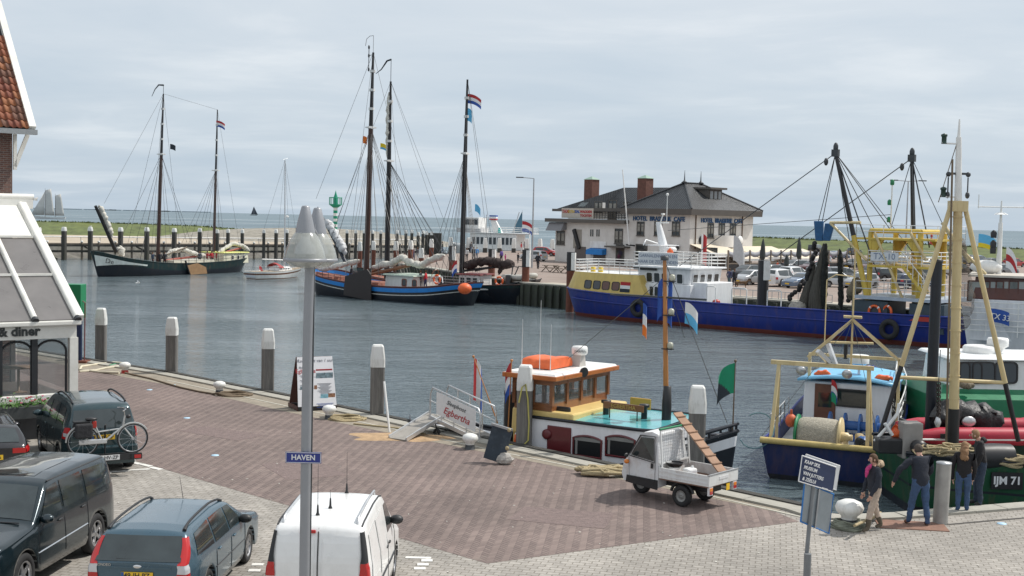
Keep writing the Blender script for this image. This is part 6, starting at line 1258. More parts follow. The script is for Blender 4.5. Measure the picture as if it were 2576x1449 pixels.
def barge_black():
 B_=G(1312,766,WZ); A=G(1150,762,WZ); ax=Vector((-0.93,0.37,0)); n=Vector((-ax.y,ax.x,0)); S=1 if n.y<0 else -1
 C=G(1308,767,WZ); L=11.0; O=C+ax*(L/2)-n*S*2.4; b=Boat('sailing_barge','black barge with white stripe and furled dark brown sail, nearest the far quay wall','sailing ship',O,ax,'sailing barges'); t=b.t; h=L/2
 b.hull((-h-0.9,h+1.5),(-h,h+0.4),[(0,0.7),(0.05,1.7),(0.15,2.3),(0.5,2.5),(0.85,2.3),(0.95,1.6),(1,0.3)],[(0,0.3),(0.08,1.4),(0.2,2.1),(0.6,2.3),(0.88,1.9),(0.96,1.1),(1,0.1)],[(0,2.3),(0.2,1.75),(0.5,1.5),(0.8,1.7),(1,2.3)],[('s',0,0),('s',0.10,1),('s',0.42,0),('s',0.62,0),('a',0.0,0)],[hullblack,hullblack],deckm=deckw,railm=hullblack)
 wl=MATS['white_line_paint']; MB().path([b.edge(0.02+0.5*k/20,S)+Vector((0,S*0.0,-0.32)) for k in range(21)],0.09,6).build('white_stripe',wl,t)
 b0,top,kk=mast_of(b,1161,700,1176,200,0,0.27,0.66,m=mastb)
 rig_lines(b,kk,[b.edge(q,s_) for q in (0.80,0.74,0.68,0.62) for s_ in (1,-1)]+[b.q(1135,690,0)],r=0.022); rig_lines(b,top,[b.q(1242,640,0),b.q(1230,640,0),b.edge(0.5,1)],r=0.018); rig_lines(b,b0.lerp(kk,0.95),[b.q(1190,690,0),b.q(1196,690,0),b.q(1202,690,0),b.q(1208,690,0)],rigl,0.022,'ratlines')
 mb=MB(); p,q=b0.lerp(kk,0.95),b.q(1208,690,0); p2,q2=b0.lerp(kk,0.93),b.q(1194,690,0)
 for k in range(22): f=0.2+0.75*k/22; mb.tube(p.lerp(q,f),p2.lerp(q2,f),0.014,n=3)
 b.part(mb,'ratline_rungs',rigl)
 lumpy([b.q(1165,670,0),b.q(1200,660,0),b.q(1235,656,0),b.q(1262,668,0),b.q(1292,660,0)],0.42,sailb,'furled_sail',t,10,31,36); lumpy([b.q(1262,672,0),b.q(1255,690,0)],0.2,sailb,'hanging_sail',t,7,33,8); b.part(MB().tube(b.q(1160,682,0),b.q(1280,668,0),0.12,n=7),'boom',mastb)
 b.part(MB().tube(b.q(1195,682,S*0.5),b.q(1240,672,S*0.5),0.06,n=6),'boat_hook',mastb)
 x0,x1=b.q(1222,705,0).x,b.q(1170,705,0).x; cb=b.part(cabin(x0,x1,1.6,1.2,2.5,0.06),'deckhouse',paint('white_deckhouse',(0.66,0.67,0.66)),0.04); b.part(cabin(x0-0.2,x1+0.2,1.75,2.5,2.6,0.05),'deckhouse_roof',mat('dark_red_roof',(0.16,0.03,0.03),0.6,var=0.15)); 
 for k in range(3): window(cb,(lerp(x0,x1,0.2+0.3*k),S*1.60,1.9),(-S,0,0),(0,0,1),0.55,0.8,0.05,white,glass,0.05)
 mb=MB(); boxrail(mb,[b.edge(0.30+0.4*k/6,S,0,0.95) for k in range(7)],0.8,0.022,3,1.4); b.part(mb,'side_railing',steel)
 p=b.q(1256,707,S*1.7); lifebuoy(t,(p.x,S*1.75,p.z),(0,1,0),0.36,0.09)
 p=b.q(1279,698,S*1.2); b.part(MB().box((p.x,S*1.2,p.z-0.2),(0.5,0.45,0.9)),'outboard_motor',dsteel,0.1)
 return b,top,kk
BK3,t3,k3=barge_black()
flag('ensign','large red white blue ensign high on the right-hand barge mast',BK3.W(BK3.q(1177,236,0)),1.45,0.9,[0,1,2],NL,-0.05,'flags in the harbour',droop=0.38,ph=1)
flag('house_flag','pale blue streamer below the ensign on the right-hand mast',BK3.W(BK3.q(1177,272,0)),0.45,1.2,[0],[cyan],0.1,'flags in the harbour',droop=0.6)
flag('house_flag','pale blue pennant low in the right-hand mast rigging',BK3.W(BK3.q(1195,513,0)),0.6,0.7,[0],[cyan],0.0,'flags in the harbour',droop=0.8)
flag('ensign','red white blue flag on a stern staff by the orange buoy',BB.W(BB.q(1150,655,0)),0.6,1.1,[0,1,2],NL,2.6,'flags in the harbour',droop=0.9)
mb=MB().ell((0,0,0.55),(0.62,0.62,0.5),14,8); o=mb.build('fender_buoy',orange,loc=BB.W(BB.q(1161,716,(1 if BB.n.y<0 else -1)*2.0))+Vector((0.3,0,-0.9))); tag(o,'big orange round buoy on the stern between two barges','buoy')
# small tender hung at the barge stern
def dinghy(name,label,p,hd,L,B0,tube_m,r,floor_m,cat='dinghy',stripe=None):
 t=thing(name,label,cat,p,hd); P=[(-L/2,B0/2,0.0)]+[(lerp(-L/2,L*0.25,k/6),B0/2,0.05*k/6) for k in range(1,7)]+[(L*0.25+L*0.25*math.sin(a),B0/2*math.cos(a),0.05+0.25*math.sin(a)) for a in [PI/2*k/6 for k in range(1,7)]]
 full=P+[(x,-y,z) for x,y,z in P[::-1]]; rr=[r*0.55]+[r]*(len(full)-2)+[r*0.55]
 MB().path([Vector(q)+Vector((0,0,r*1.2)) for q in full],rr,10).build('tube',tube_m,t)
 if stripe: MB().path([Vector((x*1.0,y+ (0.9*r if y>0 else -0.9*r),z+r*1.0)) for x,y,z in P[:7]],0.03,5).build('rub_stripe',stripe,t); MB().path([Vector((x*1.0,-y-0.9*r,z+r*1.0)) for x,y,z in P[:7]],0.03,5).build('rub_stripe',stripe,t)
 MB().hexa([(-L/2,-B0/2,0.05),(L*0.35,-B0*0.3,0.1),(L*0.35,B0*0.3,0.1),(-L/2,B0/2,0.05)],[(-L/2,-B0/2,r),(L*0.35,-B0*0.3,r),(L*0.35,B0*0.3,r),(-L/2,B0/2,r)]).build('floor',floor_m,t); MB().box((-L/2+0.1,0,r*1.2),(0.06,B0,r*2)).build('transom',floor_m,t)
 return t
p=BK3.W(BK3.q(1308,697,(1 if BK3.n.y<0 else -1)*0.2)); dinghy('rigid_inflatable','pale grey inflatable dinghy slung over the stern of the black barge',Vector((p.x,p.y,p.z-0.35)),math.atan2(fdir.y,fdir.x),3.4,1.5,mat('grey_hypalon',(0.45,0.44,0.40),0.6,var=0.15),0.24,white2)
mb=MB()
for u in (1290,1305):
 a_=BK3.q(u,706,0); mb.path([BK3.q(1285,706,0.5 if u==1290 else -0.5)+Vector((0,0,-0.3)),BK3.q(u,670,0.5 if u==1290 else -0.5),BK3.q(u+12,672,0.5 if u==1290 else -0.5)],0.06,6)
BK3.part(mb,'davits',dsteel)
# ---------------------------------------------------------------- white yacht
def yacht():
 st,bw_=G(632,703,WZ),G(752,698,WZ); ax=(bw_-st); ax.z=0; L=ax.length; b=Boat('sailing_yacht','small white sailing yacht with brown stripe and red sprayhood','yacht',(st+bw_)/2,ax); t=b.t; h=L/2; S=-1 if b.n.y>0 else 1
 ym=paint('yacht_white',(0.76,0.76,0.74),damt=0.08); br=mat('yacht_brown_stripe',(0.16,0.06,0.02),0.4)
 b.hull((-h-0.4,h+0.6),(-h,h-0.4),[(0,1.05),(0.2,1.4),(0.5,1.5),(0.8,1.1),(0.95,0.4),(1,0.03)],[(0,0.7),(0.2,1.1),(0.5,1.3),(0.8,0.8),(0.95,0.2),(1,0.02)],[(0,0.95),(0.5,0.95),(1,1.3)],[('s',0,0),('s',0.22,1),('s',0.40,0),('a',0.12,1),('a',0.02,0)],[ym,br],deck=0.03,deckm=teak)
 b.part(cabin(-h*0.1,h*0.5,0.95,0.95,1.42,0.25),'coachroof',ym,0.06)
 for k in range(4): window(t,(h*(0.02+0.1*k),S*0.86,1.20),(-S,0,0) if False else (1 if S<0 else -1,0,0),(0,0,1),0.28,0.16,0.07,aluf,glass,0.025)
 hood=mat('red_sprayhood',(0.36,0.06,0.06),0.8,var=0.15); mb=MB(); rows=[[(x,1.0*math.cos(a),1.3+zz*math.sin(a)) for a in [PI*k/8 for k in range(9)]] for x,zz in ((-h*0.12,0.55),(-h*0.05,0.62),(h*0.10,0.3))]; mb.grid(rows); b.part(mb,'sprayhood',hood)
 p0,p1=b.q(716,690,0),b.q(717,402,0); b.part(MB().tube((p0.x,0,1.3),p1,0.09,0.06,8),'mast',aluf); b.part(MB().tube((p0.x,0,2.2),(p0.x-h*0.95,0,2.35),0.07,n=6),'boom',white); mb=MB(); mb.tube(p1-Vector((0.4,0,0)),p1+Vector((0.5,0,0.2)),0.02,n=4); b.part(mb,'masthead_unit',steel)
 mb=MB(); 
 for f in ((-h,0,1),(h+0.4,0,1.3),(p0.x-0.3,1.3,1),(p0.x-0.3,-1.3,1)): mb.tube(p1,f,0.014,n=3)
 mb.tube((p0.x,-0.7,p0.z+4),(p0.x,0.7,p0.z+4),0.02,n=4); b.part(mb,'stays',rigm)
 mb=MB(); boxrail(mb,[b.edge(k/10,S,0,0.96) for k in range(0,10)],0.6,0.014,2,1.6); b.part(mb,'guard_rail',steel)
 b.part(MB().box((-h-0.15,0,0.55),(0.06,1.5,0.5)),'stern_panel',mat('blue_grey_transom',(0.5,0.56,0.62),0.5)); text('stern_lettering','Esperance',0.26,nlblue,t,(-h-0.24,0,0.62),(0,-1,0),(0,0,1),0.004,shear=0.2)
 p=b.q(733,540,0); p=b.q(722,547,0); b.part(MB().lathe([(0.2,0),(0.22,0.18),(0,0.25)],(p0.x+0.3,0,p.z),10),'radar_dome',white)
 return b
YA=yacht(); flag('ensign','red white blue ensign at the stern of the small white yacht',YA.W((-YA.O.length*0,0,0)) if False else YA.W(YA.q(652,668,0)),0.7,1.5,[0,1,2],NL,0.9,'flags in the harbour',droop=1.0)
# ---------------------------------------------------------------- white passenger ferry behind the far quay
def ferry():
 a_,c_=PY(1168,630,232),PY(1330,632,228); ax=(a_-c_); ax.z=0; L=ax.length+3; b=Boat('passenger_ferry','white passenger ferry with raked funnel beyond the far quay','ferry',(a_+c_)/2,ax); t=b.t; h=L/2; S=1 if b.n.y<0 else -1
 b.hull((-h,h+1.5),(-h,h),[(0,2.6),(0.2,3.0),(0.7,3.0),(0.9,2.0),(1,0.2)],[(0,2.2),(0.2,2.7),(0.7,2.7),(0.9,1.5),(1,0.1)],[(0,2.0),(0.6,2.1),(1,3.2)],[('s',0,0),('s',0.15,0),('a',0.5,1)],[white,green],deck=0.1,deckm=white2)
 z1=b.q(1260,588,S*2.5).z; sal=b.part(cabin(-h+3,h*0.55,2.6,2.0,z1,0.05),'saloon',white,0.05)
 for k in range(10): window(sal,(lerp(-h+4,h*0.45,k/9),S*2.58,lerp(2.0,z1,0.55)),(-S,0,0),(0,0,1),0.62,1.35,0.08,steel,glass,0.06)
 b.part(cabin(-h+0.5,h*0.7,2.8,z1,z1+0.15,0),'upper_deck',white2); mb=MB(); boxrail(mb,[(-h+0.6,-2.7,z1+.1),(h*0.66,-2.7,z1+.1),(h*0.66,2.7,z1+.1),(-h+0.6,2.7,z1+.1)],1.0,0.03,3,1.5,True); b.part(mb,'deck_railing',white)
 mb=MB(); boxrail(mb,[(-h+0.5,S*2.5,2.0),(-h+3,S*2.5,2.0)],0.9,0.03,3,1.0); mb.path([(-h+0.4,S*2.5,2),(-h+0.6,S*2.5,z1),(-h+3,S*2.5,z1)],0.1,6); b.part(mb,'stern_arch',white)
 x0=b.q(1213,560,0).x; x1=b.q(1170,560,0).x; zt=b.q(1200,569,S*2).z; wh=b.part(cabin(x0,x1,2.0,z1+0.15,zt+1.6,-0.1,ytop=2.15),'bridge',white,0.05); 
 for k in range(5): window(wh,(lerp(x0+0.4,x1-0.4,k/4),S*2.12,zt+0.8),(-S,0,0),(0,0,1),abs(x1-x0)/5-0.1,1.1,0.05,dsteel,glass,0.08)
 b.part(cabin(x0-0.4,x1+0.6,2.6,z1+0.1,z1+0.9,0),'bridge_wing',mat('mid_grey_paint',(0.5,0.5,0.5),0.6)); f0=b.q(1258,597,S*1.0); f1=b.q(1246,553,S*1.0); mb=MB().hexa([(f0.x-0.9,S*0.5,f0.z),(f0.x+1.0,S*0.5,f0.z),(f0.x+1.0,S*1.5,f0.z),(f0.x-0.9,S*1.5,f0.z)],[(f1.x-0.1,S*0.7,f1.z),(f1.x+0.8,S*0.7,f1.z),(f1.x+0.8,S*1.3,f1.z),(f1.x-0.1,S*1.3,f1.z)]); fn_=b.part(mb,'funnel',white)  # bridge wing in plain mid grey
 for k in range(3): MB().box((f1.x+0.35,S*1.0,f1.z+0.1+0.3*k),(1.3,1.0,0.26)).build('funnel_band',[nlred,nlwhite,nlblue][k] if True else red,fn_)
 MB().ell((f0.x-0.02,S*1.55,lerp(f0.z,f1.z,0.35)),(0.3,0.05,0.7),10,6).build('funnel_emblem',mat('turquoise',(0.05,0.45,0.42),0.5),fn_)
 mb=MB(); p=b.q(1290,560,0); mb.tube((p.x,0,z1),(p.x-1.2,0,z1+4.0),0.07,n=6); b.part(mb,'derrick_mast',steel); mb=MB(); p=b.q(1224,545,0); mb.tube((p.x,0,z1),(p.x,0,z1+3.4),0.07,n=6); mb.tube((p.x-0.7,0,z1+2.8),(p.x+0.7,0,z1+2.8),0.05,n=5); b.part(mb,'signal_mast',steel)
 text('bow_lettering','TX 44',1.1,black,t,(h*0.55,S*2.98,1.45),(-S,0,0),(0,0,1),0.02)
 return b
FE=ferry(); flag('ensign','red white blue flag flying to the right of the white ferry',PY(1314,556,226),2.3,1.9,[0,1,2],NL,-0.1,'flags in the harbour',droop=0.4)
# ---------------------------------------------------------------- ships under sail
def sailer(name,label,u,v,Y,L,masts,sailm,hullm,heading=0.0,jib=True,k=1.0):
 p=PY(u,v,Y); t=thing(name,label,'sailing boat',(p.x,p.y,WZ),heading)
 b=Boat.__new__(Boat); b.O=Vector((p.x,p.y,WZ)); b.a=Vector((1,0,0)); b.n=Vector((0,1,0)); b.t=t
 b.hull((-L/2-L*.03,L/2+L*.05),(-L/2,L/2),[(0,L*.05),(0.3,L*.11),(0.7,L*.1),(1,0.01)],[(0,L*.03),(0.3,L*.09),(0.7,L*.08),(1,0.01)],[(0,L*.085),(0.5,L*.06),(1,L*.10)],[('s',0,0),('a',0.0,0)],[hullm],deck=0.05,deckm=oldwood,n=16)
 for x,h,bl,gf in masts:
  MB().tube((x,0,0),(x,0,h),L*.008,L*.004,6).build('mast',mastm,t); rows=[]
  for i in range(7):
   f=i/6; w=lerp(bl,bl*gf,f); z=lerp(L*.12,h*0.93,f); z2=z+(L*.06*f if gf>0.05 else 0); rows.append([(x-w*g,0.06*L*math.sin(PI*g)*0.5,z+(z2-z)*g) for g in [j/5 for j in range(6)]])
  mb=MB().grid(rows); o=mb.build('sail',sailm,t); so_=o.modifiers.new('thickness','SOLIDIFY'); so_.thickness=0.04
 if jib:
  x,h=masts[0][0],masts[0][1]; mb=MB(); a_,c_,d_=Vector((x+L*.02,0,L*.13)),Vector((L/2+L*.12,0,L*.12)),Vector((x+L*.01,0,h*0.9)); mb.add([a_,c_,d_,(a_+c_+d_)/3+Vector((0,L*.03,0))],[(0,1,3),(1,2,3),(2,0,3)],0,True); o=mb.build('jib',sailm,t); so_=o.modifiers.new('thickness','SOLIDIFY'); so_.thickness=0.04
  MB().tube((L*.42,0,L*.08),(L/2+L*.16,0,L*.13),L*.007,n=6).build('bowsprit',mastm,t)
 return t
cs=mat('haze_greyed_sailcloth',(0.50,0.50,0.48),0.85,var=0.1,scale=0.3)  # distance haze is put into the grey of the schooner's sails
sailer('schooner','two-masted schooner under haze-greyed sails out at sea on the left',125,540,820,20,[(3.0,20,6.2,0.62),(-3.6,16.5,6.0,0.62)],cs,white2,PI)
sailer('small_sailboat','tiny dark-sailed boat on the horizon right of the second barge mast',638,534,2600,14,[(0.5,20,6,0.03)],mat('dark_sailcloth',(0.06,0.07,0.09),0.8),black,0)
sailer('small_sailboat','small boat with a blue-grey sail beyond the ferry',1311,556,520,7,[(0.4,11.2,4.6,0.03)],mat('blue_grey_sailcloth',(0.10,0.20,0.26),0.8),white2,0.2,False)
# ---------------------------------------------------------------- tug at the near quay
def tug():
 ax=Vector((0.84,-0.54,0)).normalized(); n=Vector((-ax.y,ax.x,0)); n=n if n.y>0 else -n
 b0=G(1345,1134); O=b0+n*2.5+ax*1.2; b=Boat('tugboat','white and black tugboat with turquoise deck, orange life raft and varnished wheelhouse','boat',O,ax); t=b.t; S=-1    # near side is -y
 wm=paint('tug_white',(0.80,0.81,0.84),damt=0.08); bk=hullblack
 xb=b.q(1852,1150,0).x
 b.hull((-7.2,xb),(-6.4,xb-0.25),[(0,0.6),(0.06,1.4),(0.2,2.05),(0.6,2.15),(0.82,1.7),(0.94,0.85),(1,0.06)],[(0,0.3),(0.1,1.2),(0.3,1.95),(0.65,1.95),(0.85,1.2),(0.95,0.4),(1,0.03)],[(0,1.15),(0.2,0.85),(0.5,0.72),(0.72,0.95),(0.88,1.6),(1,2.1)],[('s',0,0),('s',0.12,1),('s',0.42,0),('a',0.05,0)],[bk,wm],deck=0.35,deckm=mat('tug_deck',(0.05,0.06,0.06),0.7,var=0.2),railm=bk,rail=0.055)
 mb=MB(); 
 for sg in (1,-1):
  mb.path([b.edge(0.80+0.2*k/10,sg,0.22) for k in range(11)],0.045,6)
  for k in range(6): e=b.edge(0.80+0.19*k/5,sg); mb.tube(e,e+Vector((0,0,0.22)),0.04,n=6)
 b.part(mb,'bow_rail',bk)
 mb=MB(); mb.lathe([(0.14,0),(0.14,0.45),(0.2,0.47),(0.2,0.52),(0,0.53)],(b.q(1800,1120,0).x,0,1.45),12); b.part(mb,'bow_bitt',bk)
 x0,x1=b.q(1300,1120,-1.78).x,b.q(1640,1090,-1.78).x; zt=b.q(1500,1068,-1.78).z; zb=0.35
 def hwid(x): f=max(0,(x-(x1-0.5))/0.5); return 1.78*(1-0.08*f**2.0)
 xs=[lerp(x0,x1,k/22) for k in range(23)]; mb=MB()
 for sg in (1,-1): mb.grid([[(x,sg*hwid(x),zb),(x,sg*hwid(x),zt)] for x in xs],sm=False)
 mb.add([(x0,-1.78,zb),(x0,1.78,zb),(x0,1.78,zt),(x0,-1.78,zt)],[(0,1,2,3)]); mb.add([(x1,-hwid(x1),zb),(x1,hwid(x1),zb),(x1,hwid(x1),zt),(x1,-hwid(x1),zt)],[(3,2,1,0)])
 dh=b.part(mb,'deckhouse',wm)
 turq=mat('turquoise_deck_paint',(0.10,0.40,0.43),0.22,var=0.12,scale=1.0,coat=0.3); rows=[[(x,-hwid(x)-0.02,zt),(x,-hwid(x)*0.5,zt+0.05),(x,0,zt+0.07),(x,hwid(x)*0.5,zt+0.05),(x,hwid(x)+0.02,zt)] for x in xs]
 b.part(MB().grid(rows),'deckhouse_roof',turq); mb=MB()
 for sg in (1,-1): mb.path([(x,sg*(hwid(x)+0.02),zt+0.0) for x in xs],0.05,6)
 mb.path([(x1,-hwid(x1),zt),(x1,hwid(x1),zt)],0.05,6); b.part(mb,'roof_edge',bk)
 mar=mat('maroon_paint',(0.12,0.014,0.018),0.4,var=0.1,coat=0.3)
 for u in (1477,1560):
  p=b.q(u,1123,-1.8); w_,h_=0.92,0.60; pts=[(-w_/2,-h_/2),(w_/2,-h_/2),(w_/2,h_/2-0.08)]+[(lerp(w_/2,-w_/2,k/8),h_/2-0.08+0.08*math.sin(PI*k/8)) for k in range(1,8)]+[(-w_/2,h_/2-0.08)]
  y=-hwid(p.x); o=MB().path([(p.x+a,y-0.02,p.z+c) for a,c in pts],0.035,5,closed=True).build('window',mar,dh); MB().add([(p.x+a,y-0.012,p.z+c) for a,c in pts],[tuple(range(len(pts)))]).build('pane',dullglass,o)
  mb=MB(); rows=[[(p.x-w_/2+0.04+(w_-0.08)*k/16,y-0.016-0.004*(k%2),p.z+h_/2-0.05-d) for k in range(17)] for d in (0,0.11)]; mb.grid(rows); mb.build('curtain',mat('net_curtain',(0.25,0.25,0.24),0.9),o)
  MB().box((p.x-w_/2+0.10,y-0.017,p.z-0.06),(0.07,0.006,h_-0.2)).build('side_curtain',MATS['net_curtain'],o)
 p=b.q(1406,1115,-1.8); o=b.part(MB().box((p.x,-1.80,p.z),(0.80,0.05,0.98)),'maroon_door',mar,0.02); p=b.q(1377,1092,-1.8); b.part(MB().lathe([(0.15,0),(0.15,0.08),(0.1,0.1),(0,0.1)],(p.x,-1.79,p.z),14,axis=(0,-1,0)),'deadlight_cover',mar)
 yl=mat('cream_yellow_trunk',(0.70,0.52,0.20),0.4,var=0.08); xa,xc=b.q(1294,1030,-1.70).x,b.q(1388,1010,-1.70).x; zk=zt+0.05; zw=b.q(1388,1036,-1.70).z
 b.part(cabin(xa-0.1,xc+0.75,1.72,zk-0.6,zw,0.02),'trunk',yl,0.05)
 z1=b.q(1388,960,-1.70).z; Y=1.70; fr=MB()
 fr.box(((xa+xc)/2,0,zw+0.12),(xc-xa,2*Y,0.24))
 posts=[(lerp(xa,xc,f),sg*Y) for f in (0.0,0.5,1.0) for sg in (1,-1)]+[(x_,y_) for x_ in (xa,xc) for y_ in (-0.85,0.0,0.85)]
 fb=b.part(fr,'wheelhouse_base',wood)
 for x,y in posts: b.part(MB().box((x,y,(zw+z1)/2+0.1),(0.11,0.11,z1-zw-0.1)),'window_post',wood)
 b.part(MB().box(((xa+xc)/2,0,z1-0.04),(xc-xa+0.1,2*Y+0.1,0.16)),'window_header',wood)
 for sg in (1,-1):
  for f0,f1 in ((0.0,0.5),(0.5,1.0)): b.part(MB().box((lerp(xa,xc,(f0+f1)/2),sg*Y,(zw+z1)/2+0.06),((xc-xa)*(f1-f0)-0.11,0.012,z1-zw-0.3)),'wheelhouse_pane',pane)
 for x in (xa,xc): b.part(MB().box((x,0,(zw+z1)/2+0.06),(0.012,2*Y-0.1,z1-zw-0.3)),'wheelhouse_pane',pane)
 rf=cabin(xa-0.30,xc+0.28,Y+0.26,z1+0.04,z1+0.18,0.0); b.part(rf,'roof_fascia',mat('orange_brown_varnish',(0.42,0.13,0.03),0.3,var=0.15,coat=0.4),0.02); b.part(cabin(xa-0.24,xc+0.22,Y+0.2,z1+0.18,z1+0.23,0.05),'roof',white)
 b.part(MB().box((xc-0.4,0.1,zw+0.18),(0.4,1.3,0.4)),'steering_console',wood,0.03); b.part(MB().torus((xc-0.75,0.1,zw+0.45),0.25,0.03,(1,0,0.2),16,6),'steering_wheel',wood)
 for k,u in enumerate((1392,1430)): p=b.q(u,992,-0.6); b.part(MB().path([(p.x,-0.6,z1-0.05),(p.x,-0.6,p.z+0.12),(p.x+0.06,-0.6,p.z),(p.x,-0.6,p.z-0.14)],0.035,6),'hanging_microphone',black)
 zr=z1+0.23
 c=b.q(1372,925,-0.5); lr=MB(); rs=random.Random(4); rows=[]
 for i in range(13):
  f=i/12; x=c.x-0.5+1.0*f; rows.append([(x+rs.uniform(-.02,.02),y+rs.uniform(-.02,.02),zr+z*(1.0+0.06*math.sin(9*f))+rs.uniform(-.012,.012)) for y,z in ((-1.05,0.02),(-1.06,0.15),(-1.03,0.28),(-0.7,0.32),(-.4,0.33),(-0.1,0.32),(0.23,0.28),(0.26,0.15),(0.25,0.02))])
 lr.grid(rows); lr.add(rows[0],[tuple(range(9))]); lr.add(rows[-1],[tuple(range(8,-1,-1))]); o=lr.build('life_raft',mat('orange_tarpaulin',(0.72,0.14,0.04),0.55,var=0.15,scale=3,bump=0.8,bscale=4),None); o.location=t.location; o.rotation_euler=t.rotation_euler; tag(o,'boxy life raft under a bright orange cover on the tug roof','life raft')
 p0,p1=b.q(1450,935,0.55),b.q(1458,892,0.55); mb=MB().hexa([(p0.x-0.30,0.35,zr),(p0.x+0.22,0.35,zr),(p0.x+0.22,0.75,zr),(p0.x-0.30,0.75,zr)],[(p1.x-0.12,0.42,p1.z),(p1.x+0.12,0.42,p1.z),(p1.x+0.12,0.68,p1.z),(p1.x-0.12,0.68,p1.z)]); b.part(mb,'radar_pedestal',mat('beige_grey_pedestal',(0.45,0.43,0.40),0.5))
 rd=b.part(MB().lathe([(0.0,0),(0.22,0.0),(0.25,0.05),(0.25,0.2),(0.22,0.26),(0,0.28)],(p1.x,0.55,p1.z),20),'radar_dome',white); text('radar_lettering','GARMIN',0.10,dsteel,rd,(p1.x+0.14,0.55-0.215,p1.z+0.12),(0.86,0.5,0),(0,0,1),0.004)
 mb=MB().lathe([(0.03,0),(0.13,0.05),(0.15,0.12)],(xc+0.2,-0.3,zr-0.05),14,axis=(1,-0.4,0)); b.part(mb,'horn_speaker',black)
 for u,h in ((1312,1.5),(1357,2.1),(1384,1.4)): p=b.q(u,945,-1.3); b.part(MB().tube((p.x,-1.3,zr),(p.x,-1.3,zr+h),0.013,0.006,5),'whip_aerial',white)
 m0,m1=b.q(1676,1060,0),b.q(1672,655,0); b.part(MB().tube((m0.x,0,zt),(m1.x,0,m1.z),0.085,0.055,10),'foremast',mat('honey_varnish_mast',(0.42,0.17,0.04),0.35,var=0.2,scale=2,stretch=(5,5,0.5),coat=0.4)); b.part(MB().lathe([(0.14,0),(0.14,0.5),(0.115,1.05),(0.09,1.06)],(m0.x,0,zt),12),'mast_sleeve',black); b.part(MB().lathe([(0.12,0),(0.12,0.12),(0,0.14)],(m1.x,0,m1.z),10),'mast_cap',dsteel)
 mz=b.q(1675,748,0).z; b.part(MB().tube((m1.x-1.75,0,mz),(m1.x+1.35,0,mz),0.03,n=6),'yard',dsteel)
 for v in (706,792,877):
  z=b.q(1690,v,0).z; o=b.part(MB().box((m1.x+0.18,0,z-0.02),(0.34,0.16,0.03)),'lamp_bracket',black); MB().lathe([(0.07,0),(0.09,0.02),(0.09,0.14),(0.05,0.18),(0,0.19)],(m1.x+0.26,0,z),10).build('navigation_lamp',mat('lamp_glass_pale',(0.45,0.45,0.36),0.2,coat=0.4),o)
 mb=MB(); mb.tube((m1.x,0,m1.z),(xb-0.3,0,2.3),0.012,n=4); mb.tube((m1.x,0,m1.z-0.5),(xa+0.5,0,zr),0.010,n=4); mb.tube((m1.x,0,m1.z-0.4),b.q(1722,850,0.8),0.010,n=4); b.part(mb,'stays',rigm)
 for u,v in ((1524,1042),(1620,1058)): p=b.q(u,v,-0.3); b.part(MB().lathe([(0.09,0),(0.09,0.36),(0.15,0.38),(0.15,0.46),(0,0.47)],(p.x,-0.3,zt+0.03),12),'deck_vent',black)
 p=b.q(1578,1040,-0.5); nb=b.part(MB().box((p.x,-0.75,zt+0.42),(1.35,0.04,0.20),-0.05),'name_board',wood,0.01); text('board_lettering','EGBERTHA',0.17,mat('gold_leaf',(0.5,0.32,0.08),0.4),nb,(p.x,-0.78,zt+0.42),(1,-0.05,0),(0,0,1),0.004)
 for dx in (-0.45,0.45): b.part(MB().tube((p.x+dx,-0.75,zt),(p.x+dx,-0.75,zt+0.36),0.018,n=5),'board_stand',black)
 p=b.q(1611,1025,0.6); b.part(MB().box((p.x,0.6,zt+0.35),(0.7,0.06,0.34)),'yellow_board',mat('amber_board',(0.5,0.3,0.05),0.5),0.03)
 p=b.q(1408,1048,-1.2); b.part(MB().box((p.x,-1.35,zt+0.16),(0.9,0.12,0.34)),'black_locker',black,0.05)
 p=b.q(1262,1000,0); b.part(MB().lathe([(0.45,zb-0.4),(0.42,2.4),(0.44,2.42),(0.44,2.55),(0.36,2.55)],(xa-1.1,0.2,0),18),'funnel',mat('black_funnel',(0.02,0.018,0.02),0.4)); 
 mb=MB(); boxrail(mb,[b.edge(0.01+0.26*k/10,S,0,0.96) for k in range(11)],0.35,0.03,1,1.3); b.part(mb,'stern_rail',bk)
 b.part(MB().lathe([(0.1,0),(0.1,0.36),(0.14,0.4),(0,0.42)],(xa-2.6,-0.5,0.7),10),'stern_bitt',white)
 b.part(MB().box((b.q(1293,1080,-1.75).x-0.06,-1.2,1.4),(0.05,0.9,1.9)),'cabin_back',yl); p=b.q(1297,1075,-1.75); lifebuoy(t,(x0-0.05,-1.5,1.35),(1,0,0),0.26,0.07)
 return b
TG=tug()
def staff_flag(name,label,base,top,w,h,bands,mats,hd,pole_m,**k):
 t=thing(name,label,'flag',base); d=Vector(top)-Vector(base); MB().tube((0,0,0),d,0.022,0.016,7).build('pole',pole_m,t); MB().ell(d,0.045,8,6).build('finial',pole_m,t)
 o=flagmesh(w,h,bands,**k).build('cloth',mats,t,loc=d-d.normalized()*0.06,rot=(0,0,hd)); return t
varn=MATS['honey_varnish_mast']
xq=TG.q
staff_flag('ensign','red white blue ensign on a slanting staff at the tug stern, over the gangway',TG.W(xq(1252,1065,0)),TG.W(xq(1191,897,0)),0.42,1.35,[0,0,1,1,2,2],NL,0.7,varn,droop=1.4,wave=0.12,vertical=True)
p0,p1=G(1270,1128,0.3),None; gq=PL(1286,905,G(1275,1125),(0,1)); gb=G(1277,1126)+Vector((0,0.25,0.0))
